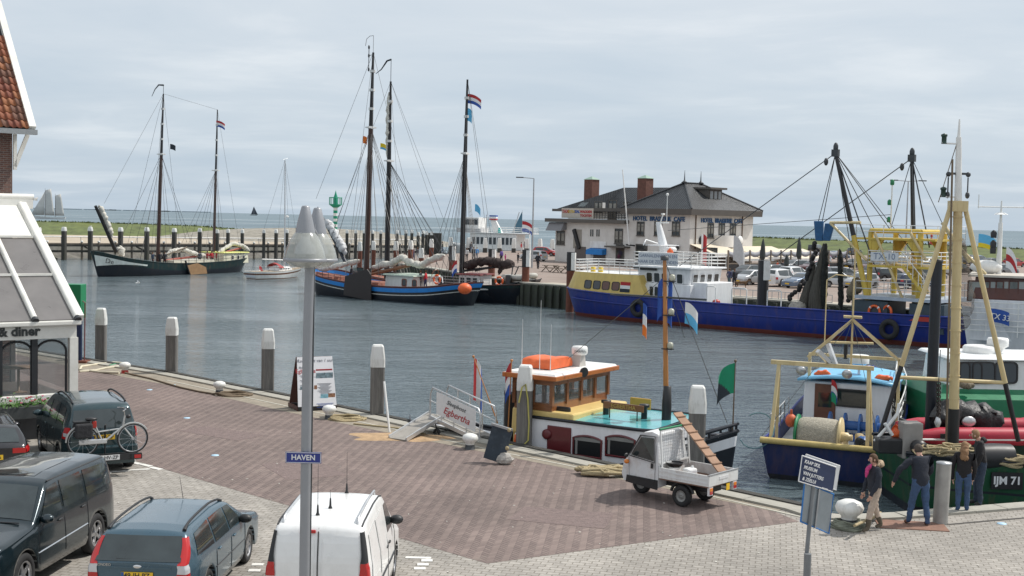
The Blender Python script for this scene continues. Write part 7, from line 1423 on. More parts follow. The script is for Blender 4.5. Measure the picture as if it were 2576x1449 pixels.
staff_flag('upright_flag','furled red white blue flag on an upright staff beside the tug wheelhouse',TG.W(xq(1277,1100,-1.9)),TG.W(xq(1287,907,-1.9)),0.2,0.95,[0,1,2],NL,2.8,varn,droop=1.6,wave=0.2)
bp=TG.q(1846,1120,0); staff_flag('green_black_flag','green and black flag on the jackstaff at the tug bow',TG.W((bp.x-0.05,0,2.1)),TG.W(TG.q(1850,908,0)),0.62,0.85,[0,0,0,1,1],[fgreen,fblack],PI+0.35,mat('jackstaff_wood',(0.12,0.08,0.05),0.5),droop=0.6,wave=0.10,diag=True,nx=24,ny=16)
mz=TG.q(1675,748,0)
fl=[('blue_streamer','dark blue streamer hanging down the tug foremast',(1668,700),0.16,1.1,[0],[nlblue],2.9,1.2),('province_flag','white-blue-orange club flags hanging from the left yard of the tug mast',(1618,762),0.16,0.95,[0,1,2],[nlblue,nlwhite,forange],0.4,0.9),('white_blue_flag','white and light blue flag hanging from the right yard of the tug mast',(1724,760),0.42,0.62,[0,0,1,1],[nlwhite,cyan],-0.15,0.75),('blue_streamer','blue streamer on the right of the tug foremast',(1682,700),0.16,1.3,[0],[nlblue],0.3,1.2)]
for nm,lab,(u,v),w_,h_,bn,ms,hd,dr in fl: flag(nm,lab,TG.W(TG.q(u,v,0)),w_,h_,bn,ms,hd,'flags in the harbour',droop=dr,wave=0.12)
# ---------------------------------------------------------------- blue shrimp boat, stern to the camera
def shrimper():
 sl,sr=G(1938,1196,WZ),G(2185,1235,WZ); w_=(sr-sl); w_.z=0; bm_=w_.length; ctr=(sl+sr)/2; ax=Vector((-w_.y,w_.x,0)).normalized(); ax=Vector((0.40,0.916,0)).normalized(); bm_*=1.02
 b=Boat('shrimp_boat','small blue shrimp boat with light blue wheelhouse roof and net drum, stern towards the quay','boat',ctr+ax*5.2,ax); t=b.t; hb=bm_/2+0.15; h=5.2
 b.hull((-h-0.15,h+0.8),(-h,h-0.2),[(0,hb*0.98),(0.1,hb*1.03),(0.4,hb*1.08),(0.7,hb*0.95),(0.9,hb*0.5),(1,0.05)],[(0,hb*0.85),(0.1,hb*0.95),(0.4,hb),(0.7,hb*0.8),(0.9,hb*0.3),(1,0.02)],[(0,1.15),(0.3,1.15),(0.6,1.6),(1,2.5)],[('s',0,0),('s',0.2,0),('a',0.15,1)],[paint('navy_hull_paint',(0.012,0.024,0.10),damt=0.3),hullblack],deck=0.5,deckm=mat('pale_grey_deck',(0.5,0.5,0.48),0.7,var=0.2,scale=2),railm=hullblue)
 ly,ry=b.qx(1938,1130,-h-0.1),b.qx(2185,1155,-h-0.1); b.part(MB().tube((-h-0.2,hb*1.0,1.22),(-h-0.2,-hb*1.0,1.22),0.10,n=10),'stern_roller',mat('yellow_roller',(0.52,0.40,0.15),0.5,var=0.15))
 zt=b.qx(1970,912,-h+0.5).z
 def pp(u,v,x): return b.qx(u,v,x)
 gx=-h+0.5; yl_,yr_=pp(1960,915,gx).y,pp(2185,945,gx).y; mb=MB(); mb.beam((gx,yl_+0.25,zt),(gx,yr_-0.15,zt),0.13,0.13); b.part(mb,'gantry_beam',cream)
 for y in (yl_,yr_):
  for dx in (-0.45,0.55): b.part(MB().beam((gx+dx,y*1.08,0.9),(gx,y,zt-0.05),0.10,0.10),'gantry_leg',cream)
 gx2=-h+4.9; zt2=zt-0.12; mb=MB(); mb.beam((gx2,hb*0.72,zt2),(gx2,-hb*0.98,zt2),0.10,0.10); b.part(mb,'fore_beam',cream)
 for y in (hb*0.70,-hb*0.96): b.part(MB().beam((gx2,y,0.9),(gx2,y,zt2),0.10,0.10),'fore_leg',cream)
 for k in (0.35,-0.35): b.part(MB().lathe([(0.05,0),(0.14,0.05),(0.16,0.12),(0,0.13)],(gx-0.1,k*2.0,zt-0.16),12,axis=(-0.8,0,-0.4)),'deck_lamp',aluf)
 top=pp(2145,805,gx2-1.0); fl_,fr_=Vector((gx2-1.2,hb*0.62,zt2)),Vector((gx2-0.2,-hb*0.95,zt2)); mb=MB(); mb.beam(fl_,top,0.10,0.10); mb.beam(fr_,top,0.10,0.10); b.part(mb,'a_frame',cream)
 mb=MB(); mb.tube(top-Vector((0,0,1.6)),top+Vector((0,0,2.4)),0.04,0.025,6); mb.tube(top+Vector((0,0.9,-0.8)),top+Vector((0,-0.7,-0.75)),0.045,n=6); mb.tube(top+Vector((0,0.3,0.1)),top+Vector((0,-0.3,0.1)),0.05,n=6); mb.tube(top+Vector((0,0.9,-0.8)),top+Vector((0,0.9,1.3)),0.02,n=5); mb.path([top+Vector((0,0.9,1.3)),top+Vector((0,0.6,1.5)),top+Vector((0,0,1.45))],0.02,5); b.part(mb,'aerial_frame',cream)
 mb=MB(); 
 for f in ((-h,hb,1.3),(-h,-hb,1.3),(h*0.6,hb*0.6,2.2),(h*0.6,-hb*0.6,2.2),(gx,0.6,zt)): mb.tube(top,f,0.010,n=3)
 b.part(mb,'wire_stays',dsteel)
 p0,p1=pp(2085,930,gx),pp(2072,865,gx); mb=MB().beam((gx,p0.y-0.2,zt+0.05),(gx+0.1,p1.y-0.12,p1.z),0.12,0.12); mb.beam((gx,p0.y+0.0,zt+0.1),(gx-0.3,p1.y+0.12,p1.z-0.2),0.16,0.12); b.part(mb,'lifting_horn',aluf)
 x0,x1=gx2-0.2,gx2+3.0; yl2,yr2=hb*0.80,-hb*0.88; z0=0.7; z1=pp(2150,966,x0).z; wm=paint('shrimper_white',(0.72,0.75,0.78),damt=0.1)
 mb=MB().hexa([(x0,yr2,z0),(x1,yr2*0.8,z0),(x1,yl2*0.8,z0),(x0,yl2,z0)],[(x0,yr2+0.05,z1),(x1-0.2,yr2*0.8,z1),(x1-0.2,yl2*0.8,z1),(x0,yl2-0.05,z1)]); wh=b.part(mb,'wheelhouse',wm,0.06)
 rows=[[(lerp(x0-0.35,x1+0.2,i/6),y*(1.08 if i<5 else 1.0),z1+0.02+0.16*(1-(2*k/8-1)**2)) for k,y in enumerate([lerp(yr2,yl2,j/8) for j in range(9)])] for i in range(7)]; mb=MB().grid(rows); o=b.part(mb,'wheelhouse_roof',skyb); sd=o.modifiers.new('thickness','SOLIDIFY'); sd.thickness=0.08
 dp=pp(2075,1025,x0); dr=MB().box((x0-0.02,dp.y,(z0+z1)/2+0.05),(0.05,0.72,z1-z0-0.25)).build('cabin_door',mat('dark_brown_door',(0.12,0.045,0.025),0.5,var=0.2,coat=0.3),wh,bevel=0.015); MB().box((x0-0.05,dp.y,z1-0.62),(0.01,0.46,0.5)).build('door_pane',glass,dr)
 wp=pp(2142,1000,x0); window(wh,(x0-0.01,wp.y,z1-0.50),(0,-1,0),(0,0,1),1.15,0.62,0.12,black,glass,0.05)
 MB().box((x0-0.02,pp(2188,995,x0).y,z1-0.5),(0.012,0.14,0.22)).build('red_notice',mat('notice_red',(0.35,0.03,0.08),0.5),wh); 
 for k in range(3): window(wh,(lerp(x0+0.5,x1-0.5,k/2),yr2*0.93-0.0,z1-0.5),(1,0.07,0),(0,0,1),0.75,0.6,0.1,black,glass,0.05)
 b.part(MB().box((x0+0.6,pp(2240,985,x0).y,z1-0.05),(0.4,0.5,0.34)),'blue_box',blue,0.03)
 rp=pp(2162,905,x0+0.8); mb=MB(); mb.tube((x0+0.8,rp.y,z1+0.1),(x0+0.8,rp.y,rp.z-0.15),0.05,n=6); b.part(mb,'radar_post',wm); rd=b.part(MB().lathe([(0.12,0),(0.30,0.12)],(x0+0.8,rp.y,rp.z-0.24),18),'radar_base',skyb); b.part(MB().lathe([(0.33,0.0),(0.335,0.26),(0.30,0.29),(0,0.30)],(x0+0.8,rp.y,rp.z-0.12),18),'radar_dome',white)
 b.part(MB().lathe([(0.07,0),(0.07,0.55)],(gx2,pp(2125,950,gx2).y,zt2-0.1),10),'black_vent_pipe',black)
 for u in (2070,2222): p=pp(u,960,x0+0.3); lumpy([(x0+0.3,p.y-0.3,z1+0.22),(x0+0.35,p.y+0.3,z1+0.24)],0.13,orange,'orange_float_bundle',t,8,int(u),8)
 mb=MB(); boxrail(mb,[(x0+0.3,yr2*1.02,z1+0.1),(x1,yr2*0.85,z1+0.1)],0.45,0.02,2,0.8); b.part(mb,'roof_rail',white)
 dx=-h+1.35; d0,d1=pp(2010,1100,dx),pp(2110,1110,dx); zc=0.65+0.62; yA,yB=d0.y,d1.y
 o=b.part(MB().lathe([(0.48,0.0),(0.54,0.1),(0.56,0.5*abs(yB-yA)),(0.54,abs(yB-yA)-0.1),(0.48,abs(yB-yA))],(dx,yA,zc),22,axis=(0,-1,0)),'wound_net',mat('pale_net_twine',(0.42,0.39,0.32),0.95,var=0.3,scale=16,bump=0.9,bscale=40))
 for y in (yA+0.05,yB-0.05): b.part(MB().lathe([(0.0,-0.03),(0.62,-0.03),(0.62,0.03),(0,0.03)],(dx,y,zc),22,axis=(0,1,0)),'drum_flange',cream if y<yA-0.3 else green)
 b.part(MB().lathe([(0.16,0),(0.16,0.2),(0.1,0.24),(0.1,0.34)],(dx,yB-0.08,zc),14,axis=(0,-1,0)),'drum_motor',cream); mb=MB(); mb.beam((dx-0.4,yB-0.22,0.65),(dx,yB-0.22,zc),0.1,0.1); mb.beam((dx+0.4,yB-0.22,0.65),(dx,yB-0.22,zc),0.1,0.1); b.part(mb,'drum_stand',cream)
 b.part(MB().box((dx+0.1,yB-0.95,0.78),(0.7,0.65,0.28)),'fish_crate',mat('red_crate',(0.60,0.07,0.03),0.5,var=0.1),0.02)
 wx=gx2-0.9; mb=MB(); 
 for y in (-0.9,-0.35,0.15,0.65): mb.lathe([(0.42,-0.03),(0.42,0.03)],(wx,y-0.3,1.25),16,axis=(0,1,0))
 mb.lathe([(0.16,-1.0),(0.16,0.7)],(wx,-0.3,1.25),10,axis=(0,1,0)); mb.box((wx,-0.3,0.85),(0.5,1.9,0.2)); b.part(mb,'trawl_winch',blue)
 p=pp(1990,1058,gx+0.9); mb=MB().ell((p.x,p.y,p.z),(0.19,0.19,0.22),12,8); mb.tube((p.x,p.y,p.z+0.2),(p.x,p.y,p.z+0.36),0.04,n=6); b.part(mb,'orange_buoy',mat('faded_orange_buoy',(0.62,0.13,0.05),0.6,var=0.15))
 mb=MB(); boxrail(mb,[b.edge(0.12+0.3*k/5,1,0,0.97) for k in range(6)],0.7,0.022,2,1.0); b.part(mb,'port_rail',steel); mb=MB(); boxrail(mb,[b.edge(0.35+0.5*k/6,-1,0,0.97) for k in range(7)],0.9,0.022,3,0.9); b.part(mb,'starboard_rail',white)
 cr=b.edge(0.55,-1); o=b.part(MB().box((cr.x-0.8,cr.y+0.28,cr.z+0.25),(0.03,0.7,0.55),0.4),'notice_board',dsteel); text('notice_lettering','CREW\nONLY',0.2,nlwhite,o,(cr.x-0.83,cr.y+0.28,cr.z+0.29),(0.39,-0.92,0),(0,0,1),0.004)
 rs=random.Random(17)
 for k in range(4): y=-hb*0.75+rs.uniform(-.2,.2); lumpy([(-h+0.6+k*0.5,y,1.0),(-h+0.9+k*0.5,y+0.3,1.25)],0.22,[MATS['wet_black_net'],blue,rope,green][k],'gear_heap',t,8,50+k,6)
 b.part(MB().path([b.edge(0.04,1,0.5,1.05)+Vector((0.3*math.sin(a)*1.5-0.2,0.55*math.cos(a)+0.1,0.5*math.sin(a)-0.2)) for a in [PI*0.3+1.5*PI*k/14 for k in range(15)]],0.02,5),'hose_loop',mat('teal_hose',(0.10,0.20,0.22),0.6))
 return b
SH=shrimper(); flag('ensign','small red white blue flag above the shrimp boat cabin door',SH.W(SH.qx(2092,955,-0.9)),0.30,0.6,[0,1,2],NL,0.4,'flags in the harbour',droop=0.9); flag('pennant','small green pennant over the shrimp boat deck',SH.W(SH.qx(2092,987,-1.2)),0.22,0.32,[0],[fgreen],0.3,'flags in the harbour',droop=0.8)
# ---------------------------------------------------------------- green trawler with tripod mast
def greenboat():
 a_=G(2225,1245,WZ); ax=Vector((1,0.02,0)).normalized(); O=Vector((a_.x+9.0,33.6+2.25,0)); b=Boat('green_trawler','dark green trawler with cream tripod mast and black number panel','boat',O,ax); t=b.t; S=-1; h=9
 gm=paint('bottle_green_paint',(0.010,0.075,0.032),damt=0.45); bk=hullblack
 b.hull((-h-0.3,h+1.2),(-h,h),[(0,1.5),(0.06,2.0),(0.3,2.25),(0.75,2.2),(0.92,1.4),(1,0.1)],[(0,1.3),(0.08,1.8),(0.3,2.1),(0.75,2.0),(0.92,1.0),(1,0.05)],[(0,1.75),(0.15,1.65),(0.4,1.35),(0.7,1.55),(1,2.4)],[('s',0,1),('s',0.10,0),('s',0.85,1),('s',0.92,0),('a',0.25,1)],[gm,bk],deck=0.85,deckm=mat('worn_plank_deck',(0.33,0.29,0.24),0.8,var=0.25,scale=2),railm=bk)
 p=b.q(2536,1211,S*2.2); q_=b.T(p.x); e=b.edge(q_,S); pn=b.part(MB().box((p.x,e.y*0.985-0.02,p.z),(0.86,0.04,0.46)),'number_panel',black); text('number_lettering','IJM 71',0.30,nlwhite,pn,(p.x+0.0,e.y*0.985-0.05,p.z),(1,0,0),(0,0,1),0.006,bold=0.008)
 mp=MB(); y0=-0.4
 def Q(u,v,y=y0): return b.q(u,v,y)
 m0,m1,m2=Q(2398,1100),Q(2410,510),Q(2412,345); zc=Q(2400,1028).z
 b.part(MB().tube((m0.x,y0,0.6),(m0.x+(m1.x-m0.x)*0.12,y0,zc),0.165,n=14),'mast_foot',mat('black_mast_foot',(0.016,0.017,0.018),0.5)); b.part(MB().tube((m0.x+(m1.x-m0.x)*0.12,y0,zc),(m1.x,y0,m1.z),0.14,0.125,14),'mast',cream); b.part(MB().tube((m1.x,y0,m1.z),(m2.x,y0,m2.z),0.105,0.075,12),'upper_mast',white); b.part(MB().tube((m2.x,y0,m2.z),(m2.x,y0,m2.z+0.5),0.05,0.02,6),'mast_tip',white)
 mb=MB()
 for k in range(9): z=lerp(zc+0.3,m1.z-0.4,k/8); b.part(MB().lathe([(0.152,-0.015),(0.152,0.015)],(lerp(m0.x,m1.x,0.12+0.88*(z-zc)/(m1.z-zc)),y0,z),14),'mast_ring',cream)
 mb.box((m1.x,y0,m1.z-0.1),(0.5,0.26,0.3)); b.part(mb,'mast_head',cream)
 for (u,v),sx in (((2212,1100),-1),((2562,1110),1)):
  f=Q(u,v,y0); tp=Vector((m1.x+sx*0.2,y0,m1.z-0.1)); c=f.lerp(tp,0.31 if sx<0 else 0.25); b.part(MB().tube(f,c,0.07,n=9),'tripod_leg_foot',black); b.part(MB().tube(c,tp,0.075,0.07,9),'tripod_leg',cream)
 cbz=Q(2400,951); b.part(MB().tube(Q(2256,949),Q(2532,963),0.055,n=8),'cross_bar',cream)
 for (u,v,u2) in ((2375,352,2405),(2373,486,2400)):
  a0,a1=Q(u-6,v+8),Q(u2,v+10); o=b.part(MB().beam(a0,a1,0.08,0.04),'lamp_arm',white); l=Q(u,v); MB().lathe([(0.08,-0.13),(0.07,-0.1),(0.07,0.07),(0.09,0.08),(0.09,0.13),(0,0.17)],(l.x,y0,l.z+0.02),10).build('lantern',mat('dark_green_lantern',(0.02,0.05,0.04),0.4),o)
 c=Q(2411,437); mb=MB(); mb.box((c.x,y0,c.z),(0.6,0.08,0.06)); 
 for s_ in (-0.28,0.28): mb.ell((c.x+s_,y0,c.z-0.02),(0.075,0.06,0.075),8,5); mb.tube((c.x+s_,y0,c.z-0.1),(c.x+s_,y0,c.z-0.55),0.02,n=4); mb.ell((c.x+s_,y0,c.z-0.6),(0.07,0.06,0.1),6,4)
 b.part(mb,'mast_blocks',dsteel); mb=MB(); mb.tube((m1.x-0.32,y0-0.3,m1.z+1.2),(m0.x-0.32,y0-0.35,1.5),0.03,n=5); mb.tube((m2.x,y0,m2.z),Q(2330,380,y0) if False else (m2.x-0.5,y0,m1.z),0.012,n=4); b.part(mb,'halyard',rope2)
 mb=MB(); 
 for k in range(16):
  p=Q(2361,965+k*5.5,y0-0.8); mb.torus(p,0.06,0.018,(1,0,0) if k%2 else (0,1,0),8,4)
 b.part(mb,'hanging_chain',mat('rusty_chain',(0.06,0.05,0.045),0.7,0.4)); b.part(MB().tube(Q(2361,965,y0-0.8),Q(2366,880,y0-0.8),0.012,n=4),'chain_wire',dsteel); b.part(MB().lathe([(0.05,-0.14),(0.1,0),(0.05,0.14)],Q(2359,1062,y0-0.8),8),'chain_block',aluf)
 z0=b.zdeck(0.3)
 p=b.q(2262,1112,-1.2); o=b.part(MB().box((p.x-0.2,-1.1,p.z-0.1),(0.85,0.6,0.42)),'black_fish_tub',black,0.05); p=b.q(2290,1088,-1.2); b.part(MB().box((p.x,-1.2,p.z-0.2),(0.55,0.5,1.0)),'control_cabinet',mat('warm_grey_cabinet',(0.30,0.28,0.26),0.6,var=0.15),0.03); b.part(MB().lathe([(0.2,0),(0.2,0.3),(0.1,0.34)],(p.x+0.1,-1.5,p.z-0.35),14,axis=(0,-1,0.1)),'winch_head',black)
 rs=random.Random(40)
 for k in range(9): p=b.q(lerp(2330,2420,k/8),1128+rs.uniform(-8,10),-1.9); b.part(MB().path([(p.x+0.35*math.cos(a)+rs.uniform(-.05,.05),p.y+0.25*math.sin(a),p.z-0.1+0.05*k%0.2+0.03*math.sin(3*a)) for a in [2*PI*j/14 for j in range(14)]],0.03,5,closed=True),'coiled_warp',rope)
 for k in range(7): p=b.q(lerp(2535,2576,k/6),1155+rs.uniform(-10,14),-2.0); b.part(MB().path([(p.x+0.35*math.cos(a),p.y+0.22*math.sin(a),p.z+0.04*math.sin(2*a+k)) for a in [2*PI*j/14 for j in range(14)]],0.035,5,closed=True),'coiled_warp',rope)
 p=b.q(2498,1150,-1.8); b.part(MB().lathe([(0.36,-0.5),(0.38,0),(0.36,0.5)],(p.x,-1.8,p.z),14,axis=(1,0.1,0)),'black_drum',black)
 p=b.q(2440,1098,0.6); b.part(MB().box((p.x+1.0,0.6,z0+0.35),(4.6,1.2,0.5)),'hatch_box',mat('grey_plank_hatch',(0.34,0.31,0.27),0.8,var=0.25),0.03); p=b.q(2445,1095,-0.2); b.part(MB().tube((p.x,-0.3,z0),(p.x,-0.3,z0+0.9),0.16,n=10),'cream_bollard',cream)
 mb=MB(); boxrail(mb,[b.edge(0.30+0.6*k/8,S,0,0.97) for k in range(9)],0.35,0.02,1,1.8); b.part(mb,'side_rail',bk)
 lumpy([b.q(2250,1085,-1.0),b.q(2268,1088,-0.8)],0.2,orange,'orange_oilskins',t,8,61,6); mb=MB(); mb.path([b.q(2200,1110,-1),b.q(2232,1075,-1),b.q(2258,1040,-1),b.q(2262,1015,-1)],0.05,6); mb.path([b.q(2226,1065,-1.2),b.q(2245,1095,-1.2)],0.05,6); b.part(mb,'white_hose',white)
 return b
GB=greenboat()
def red_rib():
 p=GB.W(GB.q(2520,1078,1.7)); t=dinghy('inflatable_boat','red and black inflatable boat lying across the green trawler',Vector((p.x-0.3,p.y,p.z-0.45)),R(2),5.2,1.8,mat('red_hypalon',(0.42,0.02,0.045),0.45,var=0.12),0.27,mat('dark_grp_floor',(0.05,0.05,0.055),0.6),'boat',white)
 lumpy([(-1.9,-0.5,0.75),(-1.2,-.2,1.0),(-0.4,0.0,0.85),(0.3,0.1,0.6)],0.36,mat('black_outboard_heap',(0.014,0.014,0.016),0.5,var=0.4,scale=6,bump=0.9,bscale=7),'engine_cover',t,10,71,18,1.3)
 MB().ell((-1.0,-0.7,0.75),(0.22,0.05,0.16),10,6).build('silver_panel',aluf,t); lumpy([(1.5,0,0.62),(2.4,0.1,0.66)],0.2,white2,'folded_cover',t,8,72,8); 
 for x in (-2.8,-1.9,1.2): MB().box((x,-1.27,0.4),(0.3,0.05,0.14)).build('rope_patch',black,t)
 MB().path([(-2.5,-0.9,0.33),(-2.95,-0.8,0.36),(-3.1,-0.6,0.36)],[.26,.2,.06],8).build('black_bow_tube',black,t)
red_rib()
# ---------------------------------------------------------------- green-decked workboat with white wheelhouse behind it
def workboat():
 O=GB.O+Vector((4.4,7.6,0)); b=Boat('workboat','white workboat with bright green deck trunk behind the red inflatable','boat',O,(1,0.03)); t=b.t; S=-1; h=9
 b.hull((-h+2.6,h+1),(-h+2.8,h),[(0,1.9),(0.06,2.3),(0.4,2.7),(0.75,2.5),(0.92,1.4),(1,0.1)],[(0,1.6),(0.1,2.1),(0.4,2.5),(0.75,2.2),(0.92,1.0),(1,0.05)],[(0,1.5),(0.4,1.4),(1,2.4)],[('s',0,0),('s',0.3,1),('a',0.2,1)],[green,hullblack],deck=0.3,deckm=green)
 zt=b.q(2420,980,S*2.3).z; x0=b.q(2325,1030,S*2.3).x+0.5; gt=mat('bright_green_trunk',(0.012,0.17,0.075),0.45,var=0.15); mb=MB().hexa([(x0,-2.2,1.0),(h*0.7,-2.2,1.0),(h*0.7,2.2,1.0),(x0,2.2,1.0)],[(x0+0.1,-2.1,zt-0.35),(h*0.68,-2.1,zt-0.35),(h*0.68,2.1,zt-0.35),(x0+0.1,2.1,zt-0.35)]); b.part(mb,'green_trunk',gt,0.03); mb=MB().hexa([(x0+0.1,-2.1,zt-0.35),(h*0.68,-2.1,zt-0.35),(h*0.68,2.1,zt-0.35),(x0+0.1,2.1,zt-0.35)],[(x0+0.5,-1.2,zt),(h*0.66,-1.2,zt),(h*0.66,1.2,zt),(x0+0.5,1.2,zt)]); b.part(mb,'trunk_top',gt)
 xw=b.q(2392,940,S*1.4).x; z1=b.q(2450,905,S*1.4).z; wm=paint('workboat_white',(0.78,0.80,0.80),damt=0.08); wh=b.part(cabin(xw,h*0.55,1.45,zt-0.4,z1,0.10),'wheelhouse',wm,0.12); b.part(cabin(xw-0.15,h*0.56,1.5,z1,z1+0.10,0.1),'wheelhouse_roof',wm,0.04)
 for u in (2413,2443,2476,2532): p=b.q(u,938,S*1.45); window(wh,(p.x,-1.42,p.z),(1,0,0),(0,0.07,1),0.80,0.74,0.16,black,pane if False else glass,0.05)
 for (u,v,r) in ((2463,885,0.55),(2510,866,0.36)): p=b.q(u,v,0); mb=MB().lathe([(0.12,-0.3),(r*0.7,-0.12),(r,-0.05),(r,0.16),(r*0.9,0.22),(0,0.24)],(p.x,0,p.z),20); mb.tube((p.x,0,z1),(p.x,0,p.z-0.25),0.1,n=8); b.part(mb,'radar_dome',white)
 lumpy([b.q(2415,968,S*1.9),b.q(2450,972,S*1.9)],0.13,netm,'rope_roll',t,8,80,10)
 return b
WBT=workboat()
# ---------------------------------------------------------------- large white ship with brown wheelhouse at the right edge
def whiteship():
 O=PY(2640,800,72); b=Boat('white_ship','large white ship with brown wheelhouse cut off by the right edge','ship',(O.x,O.y),(-0.85,0.35)); t=b.t; S=1 if b.n.y<0 else -1; h=11
 wm=paint('ship_white',(0.72,0.74,0.77),damt=0.15); xl=b.q(2440,800,S*2.6).x
 b.hull((-h,max(4.6,xl+0.6)),(-h,max(4.2,xl)),[(0,3),(0.7,3.0),(0.88,2.4),(0.96,1.2),(1,0.1)],[(0,2.8),(0.7,2.7),(0.9,1.7),(1,0.05)],[(0,2.3),(0.7,2.5),(1,3.4)],[('s',0,0),('s',0.25,0),('a',0.2,1)],[wm,hullblack],deck=0.6,deckm=mat('grey_deck_paint',(0.25,0.27,0.28),0.7))
 z1=b.q(2520,755,S*2.4).z; x0,x1=-h+1,b.q(2395,790,S*2.4).x-1.0; lo=b.part(cabin(x0,x1,2.5,1.6,z1,0.03),'superstructure',wm,0.04); z2=b.q(2520,698,S*2.2).z; xx=b.q(2448,730,S*2.2).x; brw=mat('red_brown_wheelhouse',(0.10,0.028,0.02),0.4,var=0.2,coat=0.3); wh=b.part(cabin(x0,xx,2.3,z1,z2,0.1),'wheelhouse',brw,0.06); b.part(cabin(x0-0.2,xx+0.3,2.6,z2,z2+0.12,0.02),'wheelhouse_roof',mat('roof_beige',(0.5,0.46,0.4),0.6))
 for u in (2462,2496,2533,2566): p=b.q(u,733,S*2.25); window(wh,(p.x,S*2.24,p.z),(-S,0,0),(0,0,1),1.25,1.25,0.08,brw,pane if False else mat('pale_cabin_glass',(0.30,0.33,0.33),0.08,var=0.1,scale=1,coat=0.5),0.08)  # wheelhouse panes in pale grey glass
 mb=MB()
 for z in (1.9,2.9): boxrail(mb,[(x0,S*2.9,z),(x1+0.8,S*2.9,z)],0.9,0.03,3,1.5)
 b.part(mb,'side_railing',white); mz=b.q(2520,500,0); mb=MB(); mb.tube((mz.x,0,z2),(mz.x,0,b.q(2520,560,0).z),0.16,0.12,10); mb.tube((mz.x,0,b.q(2520,560,0).z),(mz.x,0,b.q(2520,505,0).z),0.08,0.04,8); mb.tube((mz.x-1.3,0,b.q(2520,521,0).z),(mz.x+1.3,0,b.q(2520,521,0).z),0.04,n=5)
 for s_ in (-1.25,1.25): mb.tube((mz.x+s_,0,b.q(2520,525,0).z),(mz.x+s_,0,b.q(2520,490,0).z),0.03,n=5)
 mb.lathe([(0.4,0),(0.2,0.12),(0,0.14)],(mz.x,0,b.q(2520,540,0).z),10); b.part(mb,'signal_mast',white); 
 for k,v in enumerate((590,615,630)): p=b.q(2510,v,0); MB().lathe([(0.16,-0.2),(0.18,0.1),(0.06,0.25)],(mz.x+0.35,0,p.z),8).build('signal_lamp',black,t)
 MB().ell((b.q(2480,690,0).x,0,z2+0.5),(0.9,0.5,0.42),12,7).build('covered_raft',white,t)
 lumpy([b.q(2410,835,S*3.2),b.q(2430,760,S*3.2),b.q(2410,640,S*3.2),b.q(2408,600,S*3.2)],0.5,mat('thin_brown_net',(0.17,0.13,0.10),0.95,var=0.3,scale=8,alpha=0.3),'hanging_net',t,14,91,22,0.35)
 b.part(MB().tube(b.q(2440,660,S*2),b.q(2370,560,S*2),0.12,0.1,8),'net_boom',cream); b.part(MB().tube(b.q(2390,600,S*2),b.q(2480,690,S*2),0.09,n=7),'boom_stay',cream)
 return b
WS=whiteship()
S_=1 if WS.n.y<0 else -1
flag('number_flag','blue flag with white TX 33 lettering before the white ship',WS.W(WS.q(2490,776,S_*3.6)),1.25,0.75,[0],[nlblue],-0.05,'flags in the harbour',droop=0.18)
p=WS.W(WS.q(2512,796,S_*3.75)); fo=[o for o in COL.objects if o.name=='number_flag'][0]; text('flag_lettering','TX 33',0.45,nlwhite,fo,(0.55,-0.09,-0.48),(1,0,-0.15),(0.15,0,1),0.03)
flag('sky_yellow_flag','light blue and yellow flag flying left of the ship signal mast',PY(2462,588,80),1.25,0.85,[0,0,1],[cyan,fyel],-0.1,'flags in the harbour',droop=0.30)
flag('red_white_flag','pale flag with a red patch right of the ship signal mast',PY(2532,622,80),0.8,1.3,[0,1,0],[nlwhite,nlred],-0.1,'flags in the harbour',droop=1.2)
# ================================================================ HOTEL
hw=mat('white_rendered_wall',(0.70,0.675,0.64),0.85,var=0.1,scale=0.8,dirt=(0.45,0.42,0.37),damt=0.4,dscale=0.5,bump=0.1); fas=mat('grey_brown_fascia',(0.105,0.095,0.085),0.6,var=0.15,scale=1); wfr=mat('dark_window_frame',(0.09,0.08,0.07),0.5,var=0.1); brick_s=mat('chimney_brick',(0.16,0.075,0.058),0.9,var=0.3,scale=3,bump=0.3)
def tile_mat(name,col,sx,sy,rz=0.0):
 m,N,L,b=node_mat(name); tc=N.new('ShaderNodeTexCoord'); sp=N.new('ShaderNodeSeparateXYZ'); L.new(mapping(N,L,tc.outputs['UV'],(1,1,1)),sp.inputs[0])
 fx=mnode(N,L,'SINE',mnode(N,L,'MULTIPLY',sp.outputs[0],2*PI/sx)); fy=mnode(N,L,'FRACT',mnode(N,L,'DIVIDE',sp.outputs[1],sy)); h=mnode(N,L,'ADD',mnode(N,L,'MULTIPLY',fx,0.5),fy)
 n=noise(N,L,tc.outputs['Object'],1.5,5); L.new(mixc(N,L,1.0,col,mrange(N,L,n,0.3,0.7,0.65,1.35),'MULTIPLY'),b.inputs['Base Color']); b.inputs['Roughness'].default_value=0.32
 bp=N.new('ShaderNodeBump'); bp.inputs['Strength'].default_value=0.9; bp.inputs['Distance'].default_value=0.08; L.new(h,bp.inputs['Height']); L.new(bp.outputs[0],b.inputs['Normal']); return m
slate=tile_mat('dark_glazed_roof_tiles',(0.035,0.038,0.042),0.32,0.36)
def roof_plane(mb,pts):
 mb.add(pts,[tuple(range(len(pts)))])
def build_roof(mb,name,parent):
 o=mb.build(name,slate,parent); me=o.data; uv=me.uv_layers.new(name='UVMap')
 for f in me.polygons:
  n=f.normal; h=Vector((0,0,1)).cross(n); h=h.normalized() if h.length>1e-4 else Vector((1,0,0)); u=n.cross(h)
  for li in f.loop_indices: co=me.vertices[me.loops[li].vertex_index].co; uv.data[li].uv=(co.dot(h),co.dot(u))
 return o
